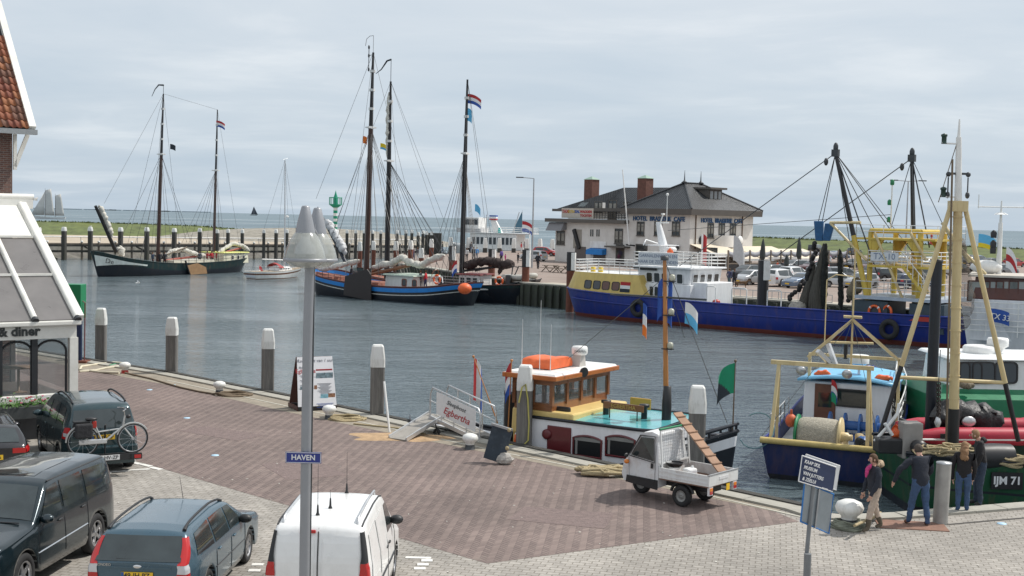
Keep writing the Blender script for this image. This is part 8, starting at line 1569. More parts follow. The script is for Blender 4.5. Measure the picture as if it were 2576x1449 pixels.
def hotel():
 K=PY(1733,660,158); rx=Vector((0.73,0.68,0)).normalized(); b=Boat('hotel','white two-storey hotel with dark hipped tile roofs and blue lettering','building',(K.x,K.y),rx); t=b.t; zb=FZ-WZ
 A=lambda u,v,x=0.0:b.qx(u,v,x); Bq=lambda u,v,y=0.0:b.q(u,v,y)
 ze=Bq(1733,541).z; zf=Bq(1733,526).z; YL=10.4; XR=13.2
 b.part(MB().hexa([(0,0,zb-.3),(XR,0,zb-.3),(XR,YL,zb-.3),(0,YL,zb-.3)],[(0,0,ze),(XR,0,ze),(XR,YL,ze),(0,YL,ze)]),'main_wall',hw)
 b.part(MB().hexa([(-.85,-.85,ze),(XR+.85,-.85,ze),(XR+.85,YL+.6,ze),(-.85,YL+.6,ze)],[(-.9,-.9,zf),(XR+.9,-.9,zf),(XR+.9,YL+.65,zf),(-.9,YL+.65,zf)]),'eaves_fascia',fas)
 zr=b.q(1742,462,5.2).z; P=lambda x,y,z:(x,y,z); a,b_,c,d=P(-.9,-.9,zf),P(XR+.9,-.9,zf),P(XR+.9,YL+.65,zf),P(-.9,YL+.65,zf); r0,r1=P(5.0,5.2,zr),P(8.4,5.2,zr)
 mb=MB(); roof_plane(mb,[a,b_,r1,r0]); roof_plane(mb,[b_,c,r1]); roof_plane(mb,[c,d,r0,r1]); roof_plane(mb,[d,a,r0]); rf=build_roof(mb,'main_roof',t)
 mb=MB()
 for p,q in ((a,r0),(b_,r1),(c,r1),(d,r0),(r0,r1)):
  p,q=Vector(p),Vector(q); n=int((q-p).length/0.34)
  for k in range(n): s0=p.lerp(q,k/n); s1=p.lerp(q,(k+0.93)/n); mb.tube(s0+Vector((0,0,.05)),s1+Vector((0,0,.07)),0.13,0.10,6)
 o=mb.build('ridge_tiles',slate,rf); o['kind']='stuff'
 for p in (r0,r1): mb=MB().lathe([(0.35,0),(0.45,0.1),(0.15,0.3),(0.08,0.5),(0.02,1.7)],p,8); mb.build('finial',dsteel,rf)
 def win(c,xd,w,h,rows=2,cols=2):
  o=window(t,c,xd,(0,0,1),w,h,0.02,wfr,glass,0.10,'window',0.06); x=Vector(xd).normalized(); z=x.cross(Vector((0,0,1))); c=Vector(c)+z*0.03
  MB().box(c,(0.05,0.05,h-0.1),math.atan2(x.y,x.x)).build('mullion',wfr,o)
  for k in range(1,rows+1): MB().box(c+Vector((0,0,h*(k/(rows+1)-0.5))),(w-0.1,0.05,0.05),math.atan2(x.y,x.x)).build('glazing_bar',wfr,o)
  mb=MB()
  for s_ in (-1,1): mb.box(c-z*0.012+x*s_*w*0.26+Vector((0,0,0.12)),(w*0.34,0.006,h*0.55),math.atan2(x.y,x.x))
  mb.build('curtains',mat('hotel_curtain',(0.30,0.29,0.26),0.9),o)
  MB().box(c-Vector((0,0,h/2+0.04)),(w+0.12,0.22,0.08),math.atan2(x.y,x.x)).build('sill',fas,o); return o
 for u in (1612,1656,1701): p=A(u,575); win((-0.03,p.y,p.z),(0,-1,0),1.30,1.85)
 for u in (1787,1815,1843): p=Bq(u,580); win((p.x,-0.03,p.z),(1,0,0),1.25,1.95)
 lb=mat('blue_sign_letters',(0.012,0.075,0.20),0.4,var=0.1)
 p=A(1657,551); text('sign_lettering','HOTEL  BRASSERIE  CAFE',0.78,lb,t,(-0.06,p.y,p.z),(0,-1,0),(0,0,1),0.05,bold=0.02); p=Bq(1816,556); text('sign_lettering','HOTEL  BRASSERIE  CAFE',0.78,lb,t,(p.x,-0.06,p.z),(1,0,0),(0,0,1),0.05,bold=0.02)
 for u in (1749,1866): p=Bq(u,580); b.part(MB().tube((p.x,-0.08,zb+2.5),(p.x,-0.08,ze),0.07,n=6),'downpipe',mat('brown_downpipe',(0.12,0.07,0.04),0.6))
 for u,v,w,h in ((1614,631,2.0,2.8),(1696,632,1.1,2.1),(1560,640,1.5,2.6)): p=A(u,v); o=b.part(MB().box((-0.03,p.y,zb+h/2+0.1),(0.1,w,h)),'doorway',wfr); MB().box((-0.09,p.y,zb+h/2+0.1),(0.02,w-0.35,h-0.35)).build('pane',glass,o)
 for u in (1683,1708): p=A(u,625); b.part(MB().lathe([(0.06,0),(0.2,0.15),(0.18,0.55),(0.05,0.7)],(-0.3,p.y,p.z-0.2),8),'wall_lantern',black)
 p=Bq(1797,495,1.9); w=2.7; z0=p.z-0.95; z1=p.z+0.95; o=b.part(MB().hexa([(p.x-w/2,1.7,z0),(p.x+w/2,1.7,z0),(p.x+w/2,5.0,z0),(p.x-w/2,5.0,z0)],[(p.x-w/2,1.7,z1),(p.x+w/2,1.7,z1),(p.x+w/2,5.0,z1),(p.x-w/2,5.0,z1)]),'dormer',slate if False else fas); MB().box((p.x+0.1,3.2,z1+0.12),(w+0.7,4.0,0.26)).build('dormer_roof',fas,o); MB().box((p.x,1.6,z0-0.05),(w+0.25,0.3,0.12)).build('dormer_sill',white,o)
 for k in (-1,0,1): window(o,(p.x+k*0.86,1.68,p.z),(1,0,0),(0,0,1),0.78,1.55,0.02,wfr,mat('curtained_pane',(0.25,0.26,0.26),0.1,coat=0.4),0.08)
 Y1=24.0; zc=A(1450,560).z; zc2=zc+0.55
 b.part(MB().hexa([(0.0,YL,zb-.3),(8,YL,zb-.3),(8,Y1,zb-.3),(0.0,Y1,zb-.3)],[(0.0,YL,zc),(8,YL,zc),(8,Y1,zc),(0.0,Y1,zc)]),'wing_wall',hw); b.part(MB().box((3.6,(YL+Y1)/2+0.6,zc+0.27),(9.0,Y1-YL+1.4,0.5)),'canopy_fascia',fas)
 p=A(1453,601); b.part(MB().box((-0.02,p.y,p.z),(0.06,1.55,2.6)),'stair_recess_panel',mat('stair_recess_shade',(0.34,0.31,0.27),0.9,var=0.1)); mb=MB(); mb.beam((-0.12,p.y+0.55,p.z+1.3),(-0.12,p.y-0.55,p.z-1.3),0.5,0.5); b.part(mb,'stair_flight',black)  # flat panel on the wall; the recess's shade is put into its colour
 for u in (1486.5,1491.5,1502,1507): p=A(u,586); b.part(MB().box((-0.02,p.y,p.z),(0.05,0.2,0.95)),'slot_window',glass)
 p=A(1557,594); win((-0.03,p.y,p.z),(0,-1,0),1.45,2.0,1); p=A(1411,598); win((-0.03,p.y,p.z),(0,-1,0),1.6,1.9,0); o=b.part(MB().hexa([(-1.2,p.y-1.1,zc-1.2),(-1.2,p.y+1.9,zc-1.2),(0,p.y+1.9,zc-1.0),(0,p.y-1.1,zc-1.0)],[(-0.5,p.y-1.1,zc-.05),(-0.5,p.y+1.9,zc-.05),(0,p.y+1.9,zc-.02),(0,p.y-1.1,zc-.02)]),'grey_awning',mat('grey_awning_cloth',(0.22,0.22,0.23),0.8))
 for u,w in ((1460,2.0),(1508,2.2)): p=A(u,655); b.part(MB().box((-0.04,p.y,zb+1.1),(0.08,w,2.2)),'garage_door',mat('brown_door_paint',(0.13,0.11,0.10),0.6))
 p=A(1505,634); b.part(MB().hexa([(-0.9,p.y-1.5,p.z-.35),(-0.9,p.y+1.5,p.z-.35),(0,p.y+1.5,p.z-.3),(0,p.y-1.5,p.z-.3)],[(-0.85,p.y-1.5,p.z+.3),(-0.85,p.y+1.5,p.z+.3),(0,p.y+1.5,p.z+.5),(0,p.y-1.5,p.z+.5)]),'blue_awning',mat('blue_awning_cloth',(0.02,0.20,0.55),0.7)); b.part(MB().box((-0.06,p.y,p.z+1.0),(0.1,2.9,0.9)),'white_notice',white)
 b.part(MB().box((-0.6,A(1560,621).y,A(1560,621).z),(1.2,3.6,0.22)),'porch_canopy',fas)
 p=A(1452,541); bo=b.part(MB().box((0.0,p.y,zc2+0.75),(0.08,6.0,1.35)),'terrace_banner',mat('banner_cream',(0.52,0.48,0.42),0.8)); y0=p.y
 for k,(tx,m,dy,sz) in enumerate((('TAXI',nlred,2.2,0.62),('EXTRA',mat('ochre_print',(0.55,0.40,0.08),0.7),1.05,0.46),('SEAL',nlblue,0.0,0.5),('WADDEN',nlred,-1.7,0.5))): text('banner_lettering',tx,sz,m,bo,(-0.06,y0+dy,zc2+0.95),(0,-1,0),(0,0,1),0.008,bold=0.02)
 text('banner_lettering','TOCHTEN',0.46,nlred,bo,(-0.06,y0-1.7,zc2+0.42),(0,-1,0),(0,0,1),0.008,bold=0.02); mb=MB(); boxrail(mb,[(0.1,p.y-3.1,zc2),(0.1,YL+0.3,zc2)],1.1,0.04,4,0.5); b.part(mb,'terrace_railing',black)
 zu=A(1540,533,3.0).z; b.part(MB().box((6.2,(YL+21)/2,(zc2+zu)/2),(6.4,21-YL,zu-zc2)),'upper_wall',hw); b.part(MB().box((5.9,(YL+21)/2-0.4,zu+0.25),(7.6,22.2-YL,0.5)),'flat_roof_fascia',fas)
 for u,w,h in ((1505,1.5,1.5),(1541,1.5,2.6),(1578,1.5,1.5)): p=A(u,541 if h<2 else 546,3.0); win((2.97,p.y,zc2+(1.7 if h<2 else 1.35)),(0,-1,0),w,h,1)
 zr2=b.q(1600,470,14).z; e=7.0; mb=MB(); q0,q1,q2,q3=P(1.2,Y1+1.2,zc2+1.3),P(14.5,Y1+1.2,zc2+1.3),P(14.5,YL-3,zc2+1.3),P(6.0,YL-3,zu+0.5); ra,rb_=P(8.4,19.0,zr2),P(8.4,YL-2.5,zr2)
 roof_plane(mb,[q0,ra,q1]); roof_plane(mb,[q1,ra,rb_,q2]); roof_plane(mb,[P(1.2,Y1+1.2,zc2+1.3),P(1.2,20.5,zc2+1.3),P(4.8,20.5,zu+.5),ra]); roof_plane(mb,[P(4.8,20.5,zu+.5),P(4.8,YL-2.5,zu+.5),rb_,ra]); build_roof(mb,'wing_roof',t); b.part(MB().box((4.6,Y1-1.0,zc2+1.15),(8.2,4.6,0.35)),'wing_eaves',fas); b.part(MB().box((5.4,Y1-2.2,(zc2+zc2+1.2)/2),(7.0,3.4,1.2)),'wing_upper_wall',hw)
 b.part(MB().box((2.9,21.6,zc2+2.0),(1.0,1.3,0.08),tilt=Matrix.Rotation(-0.6,3,'Y')),'skylight',pane)
 for u,v in ((1489,452),(1624,449)): p=A(u,v,6.0); o=b.part(MB().box((6.0,p.y,(zu+p.z)/2),(1.5,1.55,p.z-zu)),'chimney',brick_s); MB().hexa([(5.15,p.y-.88,p.z),(6.85,p.y-.88,p.z),(6.85,p.y+.88,p.z),(5.15,p.y+.88,p.z)],[(5.9,p.y-.1,p.z+.45),(6.1,p.y-.1,p.z+.45),(6.1,p.y+.1,p.z+.45),(5.9,p.y+.1,p.z+.45)]).build('copper_cap',mat('verdigris',(0.25,0.36,0.30),0.6),o)
 p=A(1514,490,4.2); b.part(MB().box((4.2,p.y,zu+0.9),(0.6,0.9,0.75)),'air_conditioner',white)
 p0,p1=A(1583,616,-1.2),A(1566,427,-1.2); fp=thing('leaning_flagpole','tall white flagpole leaning against the hotel front','flagpole',b.W(p0)); MB().tube((0,0,0),b.W(p1)-b.W(p0),0.11,0.06,8).build('pole',white,fp); MB().tube((-0.4,0.2,0.0),(0.8,0.9,-0.1),0.1,n=6).build('bracket',black,fp)
 p=Bq(1817,607); mb=MB(); rows=[[(p.x+1.9*math.sin(a),-1.25*math.cos(a),z) for a in [-PI/2+PI*k/14 for k in range(15)]] for z in (p.z-0.75,p.z+0.75)]; mb.grid(rows); mb.add(rows[1],[tuple(range(15))]); mb.add(rows[0],[tuple(range(14,-1,-1))]); b.part(mb,'round_balcony',hw)
 for u,m in ((1765,black),(1860,white)): q=Bq(u,605); b.part(MB().lathe([(0.62,0),(0.62,0.12),(0,0.13)],(q.x,-0.02,q.z),18,axis=(0,-1,0)),'round_sign',m)
 zA=Bq(1733,614).z; aw=mat('cream_awning_cloth',(0.66,0.58,0.46),0.8,var=0.06)
 for x0,x1,d,dz in ((0.1,6.2,4.0,1.2),(4.6,10.2,4.9,1.5),(8.5,17.5,4.6,1.3),(16.5,25.0,4.2,1.2)):
  ztop=zA-(0.25 if x0>3 else 0)-(0.35 if x0>16 else 0); o=b.part(MB().hexa([(x0,-d,ztop-dz),(x1,-d,ztop-dz),(x1,-0.02,ztop-.06),(x0,-0.02,ztop-.06)],[(x0,-d,ztop-dz+.06),(x1,-d,ztop-dz+.06),(x1,-0.02,ztop),(x0,-0.02,ztop)]),'awning',aw); MB().box(((x0+x1)/2,-d-0.04,ztop-dz-0.1),(x1-x0,0.06,0.3)).build('valance',white,o)
 b.part(MB().box((1.2,-2.2,zb+1.5),(0.1,2.6,2.6)),'terrace_screen',glass)
 return b
HT=hotel()
# terrace posts, rails, guests' furniture in front of the hotel
def terrace():
 t=thing('terrace_fence','timber terrace fence with dark wind cloth in front of the hotel','fence',HT.W((0,0,FZ-WZ)),math.atan2(HT.a.y,HT.a.x)); f=oldwood
 for k in range(13): x=-0.5+2.2*k; MB().box((x,-6.5,1.3),(0.16,0.16,2.6)).build('post',f,t)
 for k in range(12):
  x=0.6+2.2*k; MB().box((x,-6.5,0.95),(2.04,0.06,0.14)).build('rail',f,t); rows=[[(x-1.02+2.04*i/8,-6.52,z-0.25*math.sin(PI*i/8)*(1 if z<2.3 else 0.7)) for i in range(9)] for z in (1.95,2.5)]; o=MB().grid(rows).build('wind_cloth',mat('grey_wind_cloth',(0.33,0.34,0.37),0.8,var=0.2),t); sd=o.modifiers.new('thickness','SOLIDIFY'); sd.thickness=0.02; MB().box((x,-6.5,0.45),(2.0,0.03,0.8)).build('dark_panel',black,t)
 return t
terrace()
def umbrella(u,v,vt,lab):
 p=G(u,v,FZ); zt=PL(u,vt,p,(0,1)).z; h=zt-FZ; t=thing('closed_umbrella',lab,'umbrella',p,0,'closed terrace umbrellas'); MB().tube((0,0,0),(0,0,h),0.06,n=6).build('pole',dsteel,t); mb=MB(); prof=[(0.16,h*0.40),(0.34,h*0.50),(0.30,h*0.62),(0.24,h*0.8),(0.10,h*0.95),(0.03,h)]; mb.lathe(prof,n=9,sm=False); mb.build('canopy',mat('dark_green_grey_canvas',(0.045,0.055,0.055),0.85,var=0.2),t); MB().lathe([(0.4,0),(0.4,0.1),(0.1,0.14)],n=10).build('base',conc,t)
umbrella(1917,692,600,'closed dark umbrella at the edge of the hotel terrace'); umbrella(2008,688,597,'closed dark umbrella standing left of the blue trawl shoes'); umbrella(1978,690,640,'short closed dark umbrella between the two tall closed ones')
for i,u in enumerate((1384,1412,1444,1470)):
 p=G(u,684+2*i,FZ); t=thing('picnic_table','grey wooden picnic table, '+['first','second','third','fourth'][i]+' from the left before the hotel wing','picnic table',p,0.7+0.1*i,'picnic tables on the far quay')
 MB().box((0,0,0.74),(1.8,0.75,0.06)).build('table_top',oldwood,t)
 for y in (-0.7,0.7): MB().box((0,y,0.45),(1.8,0.26,0.05)).build('seat',oldwood,t)
 for x in (-0.65,0.65):
  mb=MB(); mb.beam((x,-0.72,0),(x,0.3,0.74),0.05,0.1); mb.beam((x,0.72,0),(x,-0.3,0.74),0.05,0.1); mb.build('legs',oldwood,t)
# flags before the hotel
flag('banner_flag','white and red banner flag before the hotel awning',PY(1765,588,140),0.9,3.3,[0,1,1],[nlwhite,nlred],0.5,'flags in the harbour',droop=0.5,vertical=True); flag('banner_flag','grey-white banner flag at the right end of the awning',PY(1846,592,140),1.6,2.8,[0],[mat('grey_white_cloth',(0.55,0.56,0.57),0.8)],0.2,'flags in the harbour',droop=1.4)
# ================================================================ DINER AND BRICK HOUSE AT THE LEFT EDGE
brickm=None
def brick_mat():
 m,N,L,b=node_mat('dark_red_brickwork'); tc=N.new('ShaderNodeTexCoord'); br=N.new('ShaderNodeTexBrick'); L.new(tc.outputs['UV'],br.inputs['Vector']); br.inputs['Scale'].default_value=1; br.inputs['Brick Width'].default_value=0.22; br.inputs['Row Height'].default_value=0.065; br.inputs['Mortar Size'].default_value=0.008
 br.inputs['Color1'].default_value=(0.17,0.085,0.065,1); br.inputs['Color2'].default_value=(0.10,0.06,0.055,1); br.inputs['Mortar'].default_value=(0.22,0.19,0.17,1); L.new(br.outputs['Color'],b.inputs['Base Color']); b.inputs['Roughness'].default_value=0.9
 bp=N.new('ShaderNodeBump'); bp.inputs['Strength'].default_value=0.6; bp.inputs['Distance'].default_value=0.01; bp.invert=True; L.new(br.outputs['Fac'],bp.inputs['Height']); L.new(bp.outputs[0],b.inputs['Normal']); return m
def diner():
 C=PY(190,985,36.5); f=Vector((0.78,0.625,0)).normalized(); b=Boat('diner','white-framed glass diner with sloping glazed roof at the left edge','building',(C.x,C.y),f); t=b.t; zb=-WZ      # x along the front to the right, y away from the camera
 Q=lambda u,v,y=0.0:b.q(u,v,y)
 ztop=Q(188,812).z; zsill=Q(188,985).z; zhead=Q(100,852).z; X0=-9.0; dw=mat('diner_white_paint',(0.72,0.71,0.66),0.5,var=0.08,dirt=(0.4,0.36,0.28),damt=0.3); bt=mat('black_tarred_boards',(0.02,0.022,0.026),0.6,var=0.3)
 b.part(MB().box((X0/2,1.5,(zb+zsill)/2-0.15),(-X0+0.04,3.04,zsill-zb-0.1)),'plinth',bt); b.part(MB().box((X0/2,0.0,zsill-0.12),(-X0+0.10,0.22,0.22)),'sill',dw,0.02); b.part(MB().box((X0/2,0,(zhead+ztop)/2),(-X0,0.16,ztop-zhead)),'fascia_board',dw); b.part(MB().box((X0/2,-0.05,ztop+0.02),(-X0+0.2,0.34,0.14)),'gutter',dw,0.03)
 b.part(MB().box((-0.08,0.0,(zsill+zhead)/2),(0.24,0.2,zhead-zsill)),'corner_post',dw)
 bk=mat('black_window_timber',(0.015,0.017,0.02),0.5,var=0.15); pw=0.98; n=8
 for k in range(n):
  x1=-0.22-k*pw; x0=x1-pw; xm=(x0+x1)/2; h=zhead-zsill; o=b.part(MB().box((x0,0.0,(zsill+zhead)/2),(0.17,0.16,h)),'window_post',bk); b.part(MB().box((xm,0.02,(zsill+zhead)/2),(pw-0.15,0.012,h)),'pane',pane)
  for s0,s1 in ((x0+0.06,x1-0.06),):
   mb=MB(); rr=(s1-s0)/2; arc=[(xm+rr*math.cos(a),0,zhead-rr*0.9+rr*0.75*math.sin(a)) for a in [PI*i/12 for i in range(13)]]; mb.path([(arc[0][0],0,zsill)]+arc+[(arc[-1][0],0,zsill)],0.035,5); b.part(mb,'window_arch',bk)
 b.part(MB().box((X0/2,2.0,zsill-0.14),(-X0-0.2,3.6,0.05)),'floor',mat('diner_floor',(0.12,0.09,0.075),0.7)); 
 for k in range(7): b.part(MB().box((-0.4-k*1.25,4.6,(zb+ztop)/2),(0.14,0.14,ztop-zb)),'rear_post',mat('grey_brown_post',(0.16,0.14,0.13),0.7))
 for k in range(3): o=b.part(MB().lathe([(0.25,0),(0.04,0.04),(0.04,0.7),(0.45,0.72),(0.45,0.76),(0,0.77)],(-1.2-k*2.2,1.4,zsill-0.1),14),'cafe_table',mat('cafe_table_wood',(0.24,0.15,0.09),0.5))
 b.part(MB().ell((-3.9,0.9,zsill+0.35),(0.5,0.35,0.28),12,7),'orange_cushion',mat('orange_cushion',(0.65,0.16,0.05),0.8))
 p=Q(45,835); text('sign_lettering','& diner',0.385,mat('dark_sign_letters',(0.03,0.035,0.035),0.5),t,(Q(46,834).x,-0.10,Q(45,834).z),(1,0,0),(0,0,1),0.012,bold=0.012)
 D=5.4; zr=b.q(40,505,D).z; xs=[0.0-k*1.22 for k in range(8)]; bar=mat('white_roof_bar',(0.78,0.77,0.72),0.45,var=0.06,dirt=(0.4,0.37,0.3),damt=0.3); rg=mat('dusty_roof_glass',(0.16,0.15,0.145),0.3,var=0.15,scale=1.5,coat=0.2)
 E0=Vector((0,-0.12,ztop+0.12)); E1=Vector((0,D,zr)); sl=(E1-E0)
 for k,x in enumerate(xs): o=b.part(MB().tube(E0+Vector((x,0,0.05)),E1+Vector((x,0,0.05)),0.085 if k else 0.10,n=10),'glazing_bar',bar); MB().lathe([(0.10,0),(0.10,0.12)],E0+Vector((x,-0.1,-0.02)),10,axis=sl).build('bar_end',dsteel,o)
 b.part(MB().beam(E0+Vector((0.10,0,0.02)),E1+Vector((0.10,0,0.02)),0.16,0.22),'verge_board',bar)
 for k in range(7):
  for f0,f1 in ((0.0,0.34),(0.35,0.66)):
   a_,c_=E0+sl*f0,E0+sl*f1; b.part(MB().hexa([a_+Vector((xs[k+1],0,-0.02)),a_+Vector((xs[k],0,-0.02)),c_+Vector((xs[k],0,-0.02)),c_+Vector((xs[k+1],0,-0.02))],[a_+Vector((xs[k+1],0,0.0)),a_+Vector((xs[k],0,0.0)),c_+Vector((xs[k],0,0.0)),c_+Vector((xs[k+1],0,0.0))]),'roof_pane',rg)
  a_,c_=E0+sl*0.67,E0+sl*0.97; b.part(MB().hexa([a_+Vector((xs[k+1],0,-0.02)),a_+Vector((xs[k],0,-0.02)),c_+Vector((xs[k],0,-0.02)),c_+Vector((xs[k+1],0,-0.02))],[a_+Vector((xs[k+1],0,0.03)),a_+Vector((xs[k],0,0.03)),c_+Vector((xs[k],0,0.03)),c_+Vector((xs[k+1],0,0.03))]),'white_roof_panel',bar)
 for f0 in (0.345,0.665): a_=E0+sl*f0; b.part(MB().beam(a_+Vector((0,0,0.03)),a_+Vector((xs[-1],0,0.03)),0.12,0.07),'cross_bar',bar)
 b.part(MB().tube(E1+Vector((0.45,-0.15,0.12)),E1+Vector((-9,-0.15,0.12)),0.11,n=10),'ridge_gutter',bar); b.part(MB().box(E1+Vector((-4.3,-0.1,-0.10)),(9.4,0.4,0.3)),'ridge_board',bar)
 b.part(MB().hexa([(0,0.1,zsill),(0,D,zsill),(0,D,zr-0.1),(0,0.1,ztop)],[(-0.02,0.1,zsill),(-0.02,D,zsill),(-0.02,D,zr-0.1),(-0.02,0.1,ztop)]),'gable_pane',pane)
 p=b.W(E1+Vector((0.55,-0.1,0.12))); q=b.q(92,500,D-0.1); fl_=thing('floodlight','white floodlight on an arm at the diner roof corner','floodlight',p,0); w_=b.W(q)-p; MB().beam((0,0,-0.1),w_*0.35,0.07,0.07).build('arm',aluf,fl_); MB().beam(w_*0.35,w_,0.22,0.08).build('lamp_head',white,fl_)
 fb=thing('flower_box','dark flower box with pink and white flowers below the diner window','flower box',b.W((Q(60,1010,-0.35).x-0.55,-0.38,Q(30,1020,-0.38).z-0.22)),math.atan2(f.y,f.x)); MB().box((0,0,0.0),(2.5,0.34,0.34)).build('box',mat('grey_box_paint',(0.05,0.055,0.055),0.7),fb,bevel=0.01)
 rs=random.Random(6); mb=MB()
 for k in range(420):
  c=Vector((rs.uniform(-1.25,1.25),rs.uniform(-.2,.2),0.16+abs(rs.gauss(0,.11)))); r_=rs.uniform(0.03,0.06); a_=rs.uniform(0,6.3); d_=Vector((math.cos(a_),math.sin(a_),rs.uniform(-.3,.9))).normalized()*r_*2; s_=d_.orthogonal().normalized()*r_; mb.add([c-s_,c+d_*.6-s_*.2,c+d_,c+d_*.6+s_],[(0,1,2,3)])
 o=mb.build('leaves',mat('geranium_leaves',(0.06,0.15,0.025),0.6,var=0.4,scale=9),fb); o['kind']='stuff'
 for k in range(34):
  c=Vector((rs.uniform(-1.2,1.25),rs.uniform(-.22,.15),0.26+rs.uniform(0,.2))); m=[mat('pink_petals',(0.62,0.14,0.24),0.6),mat('red_petals',(0.5,0.03,0.06),0.6),nlwhite][k%3]; q_=MB()
  for j in range(5): a_=j*1.257; q_.ell(c+Vector((0.022*math.cos(a_),0.022*math.sin(a_),0.01*math.sin(3*a_))),(0.019,0.019,0.014),6,4)
  q_.build('flower',m,fb)
 h=Boat('brick_house','dark brick house with orange tiled roof and white bargeboard, upper left','building',b.W((0,D,0)),f); ht=h.t; xr=h.q(31,420,0).x; ze=h.q(40,330,0).z; wl=MB().hexa([(-14,0.0,zb-.2),(xr,0.0,zb-.2),(xr,9,zb-.2),(-14,9,zb-.2)],[(-14,0.0,ze),(xr,0.0,ze),(xr,9,ze),(-14,9,ze)]); o=wl.build('wall',brick_mat(),ht); uv=o.data.uv_layers.new(name='UVMap')
 for fc in o.data.polygons:
  for li in fc.loop_indices: co=o.data.vertices[o.data.loops[li].vertex_index].co; uv.data[li].uv=(co.x+co.y,co.z)
 ye=-0.55; xe=h.q(78,322,ye).x; top=h.q(-60,-120,3.2); e0=Vector((0,ye,ze+0.02)); e1=Vector((0,3.4,h.q(0,95,0).z+ (3.4-ye)*0.0)); zt=h.q(0,90,2.2).z; slope=(zt-ze)/(2.2-ye)
 deckp=MB().hexa([(-14,ye,ze),(xe,ye,ze),(xe,4.5,ze+slope*(4.5-ye)),(-14,4.5,ze+slope*(4.5-ye))],[(-14,ye,ze+.06),(xe,ye,ze+.06),(xe,4.5,ze+.06+slope*(4.5-ye)),(-14,4.5,ze+.06+slope*(4.5-ye))]); rf=deckp.build('roof',bt,ht)
 mb=MB(); wv=[(0.22*i/8,0.03*math.sin(2*PI*i/8+0.6)) for i in range(9)]; ang=math.atan(slope); dv=Vector((0,math.cos(ang),math.sin(ang))); nv=Vector((0,-math.sin(ang),math.cos(ang)))
 lo=[Vector((x,0,0))+nv*(z+0.045) for x,z in wv]; hi=[Vector((x,0,0))+nv*(z+0.010)+dv*0.36 for x,z in wv]; mb.grid([[p-nv*0.03 for p in lo],lo,hi]); tms=[]
 for k,c in enumerate(((0.27,0.085,0.04),(0.21,0.06,0.035),(0.32,0.12,0.05),(0.16,0.07,0.045))): tms.append(mb.mesh('roof_tile',[mat('clay_tile_%s'%'abcd'[k],c,0.7,var=0.3,scale=8,dirt=(0.07,0.07,0.04),damt=0.6,dscale=4)]))
 for r_ in range(13):
  for c in range(12):
   o=bpy.data.objects.new('roof_tile',tms[rs.randrange(4)]); COL.objects.link(o); o.parent=rf; p=Vector((xe-0.30-c*0.205,ye-0.05,ze+0.06))+dv*(r_*0.32)+nv*0.02; o.location=p; o.rotation_euler=(rs.uniform(-.01,.01),0,0)
 big=MB().hexa([(-14,ye+.1,ze+.06),(xe-2.55,ye+.1,ze+.06),(xe-2.55,4.4,ze+slope*(4.4-ye)+.0),(-14,4.4,ze+slope*(4.4-ye))],[(-14,ye,ze+.10),(xe-2.55,ye,ze+.10),(xe-2.55,4.4,ze+slope*(4.4-ye)+.09),(-14,4.4,ze+slope*(4.4-ye)+.09)]); big.build('outer_tiles',tms[0].materials[0],rf)
 MB().beam(Vector((xe+0.02,ye-0.06,ze+0.10)),Vector((xe+0.02,ye-0.06,ze+0.10))+dv*6.5,0.22,0.16).build('bargeboard',dw,ht); MB().beam((-14,ye-0.10,ze-0.04),(xe+0.15,ye-0.10,ze-0.04),0.18,0.16).build('gutter',mat('grey_gutter',(0.30,0.32,0.33),0.5),ht)
 mb=MB(); mb.beam((xr+0.05,-0.1,ze-1.15),(xr+0.45,-0.1,ze-0.1),0.10,0.12); mb.beam((xr+0.05,-0.1,ze-1.25),(xr+0.05,-0.1,ze-0.1),0.1,0.1); mb.build('eaves_bracket',dw,ht)
 return b
DN=diner()
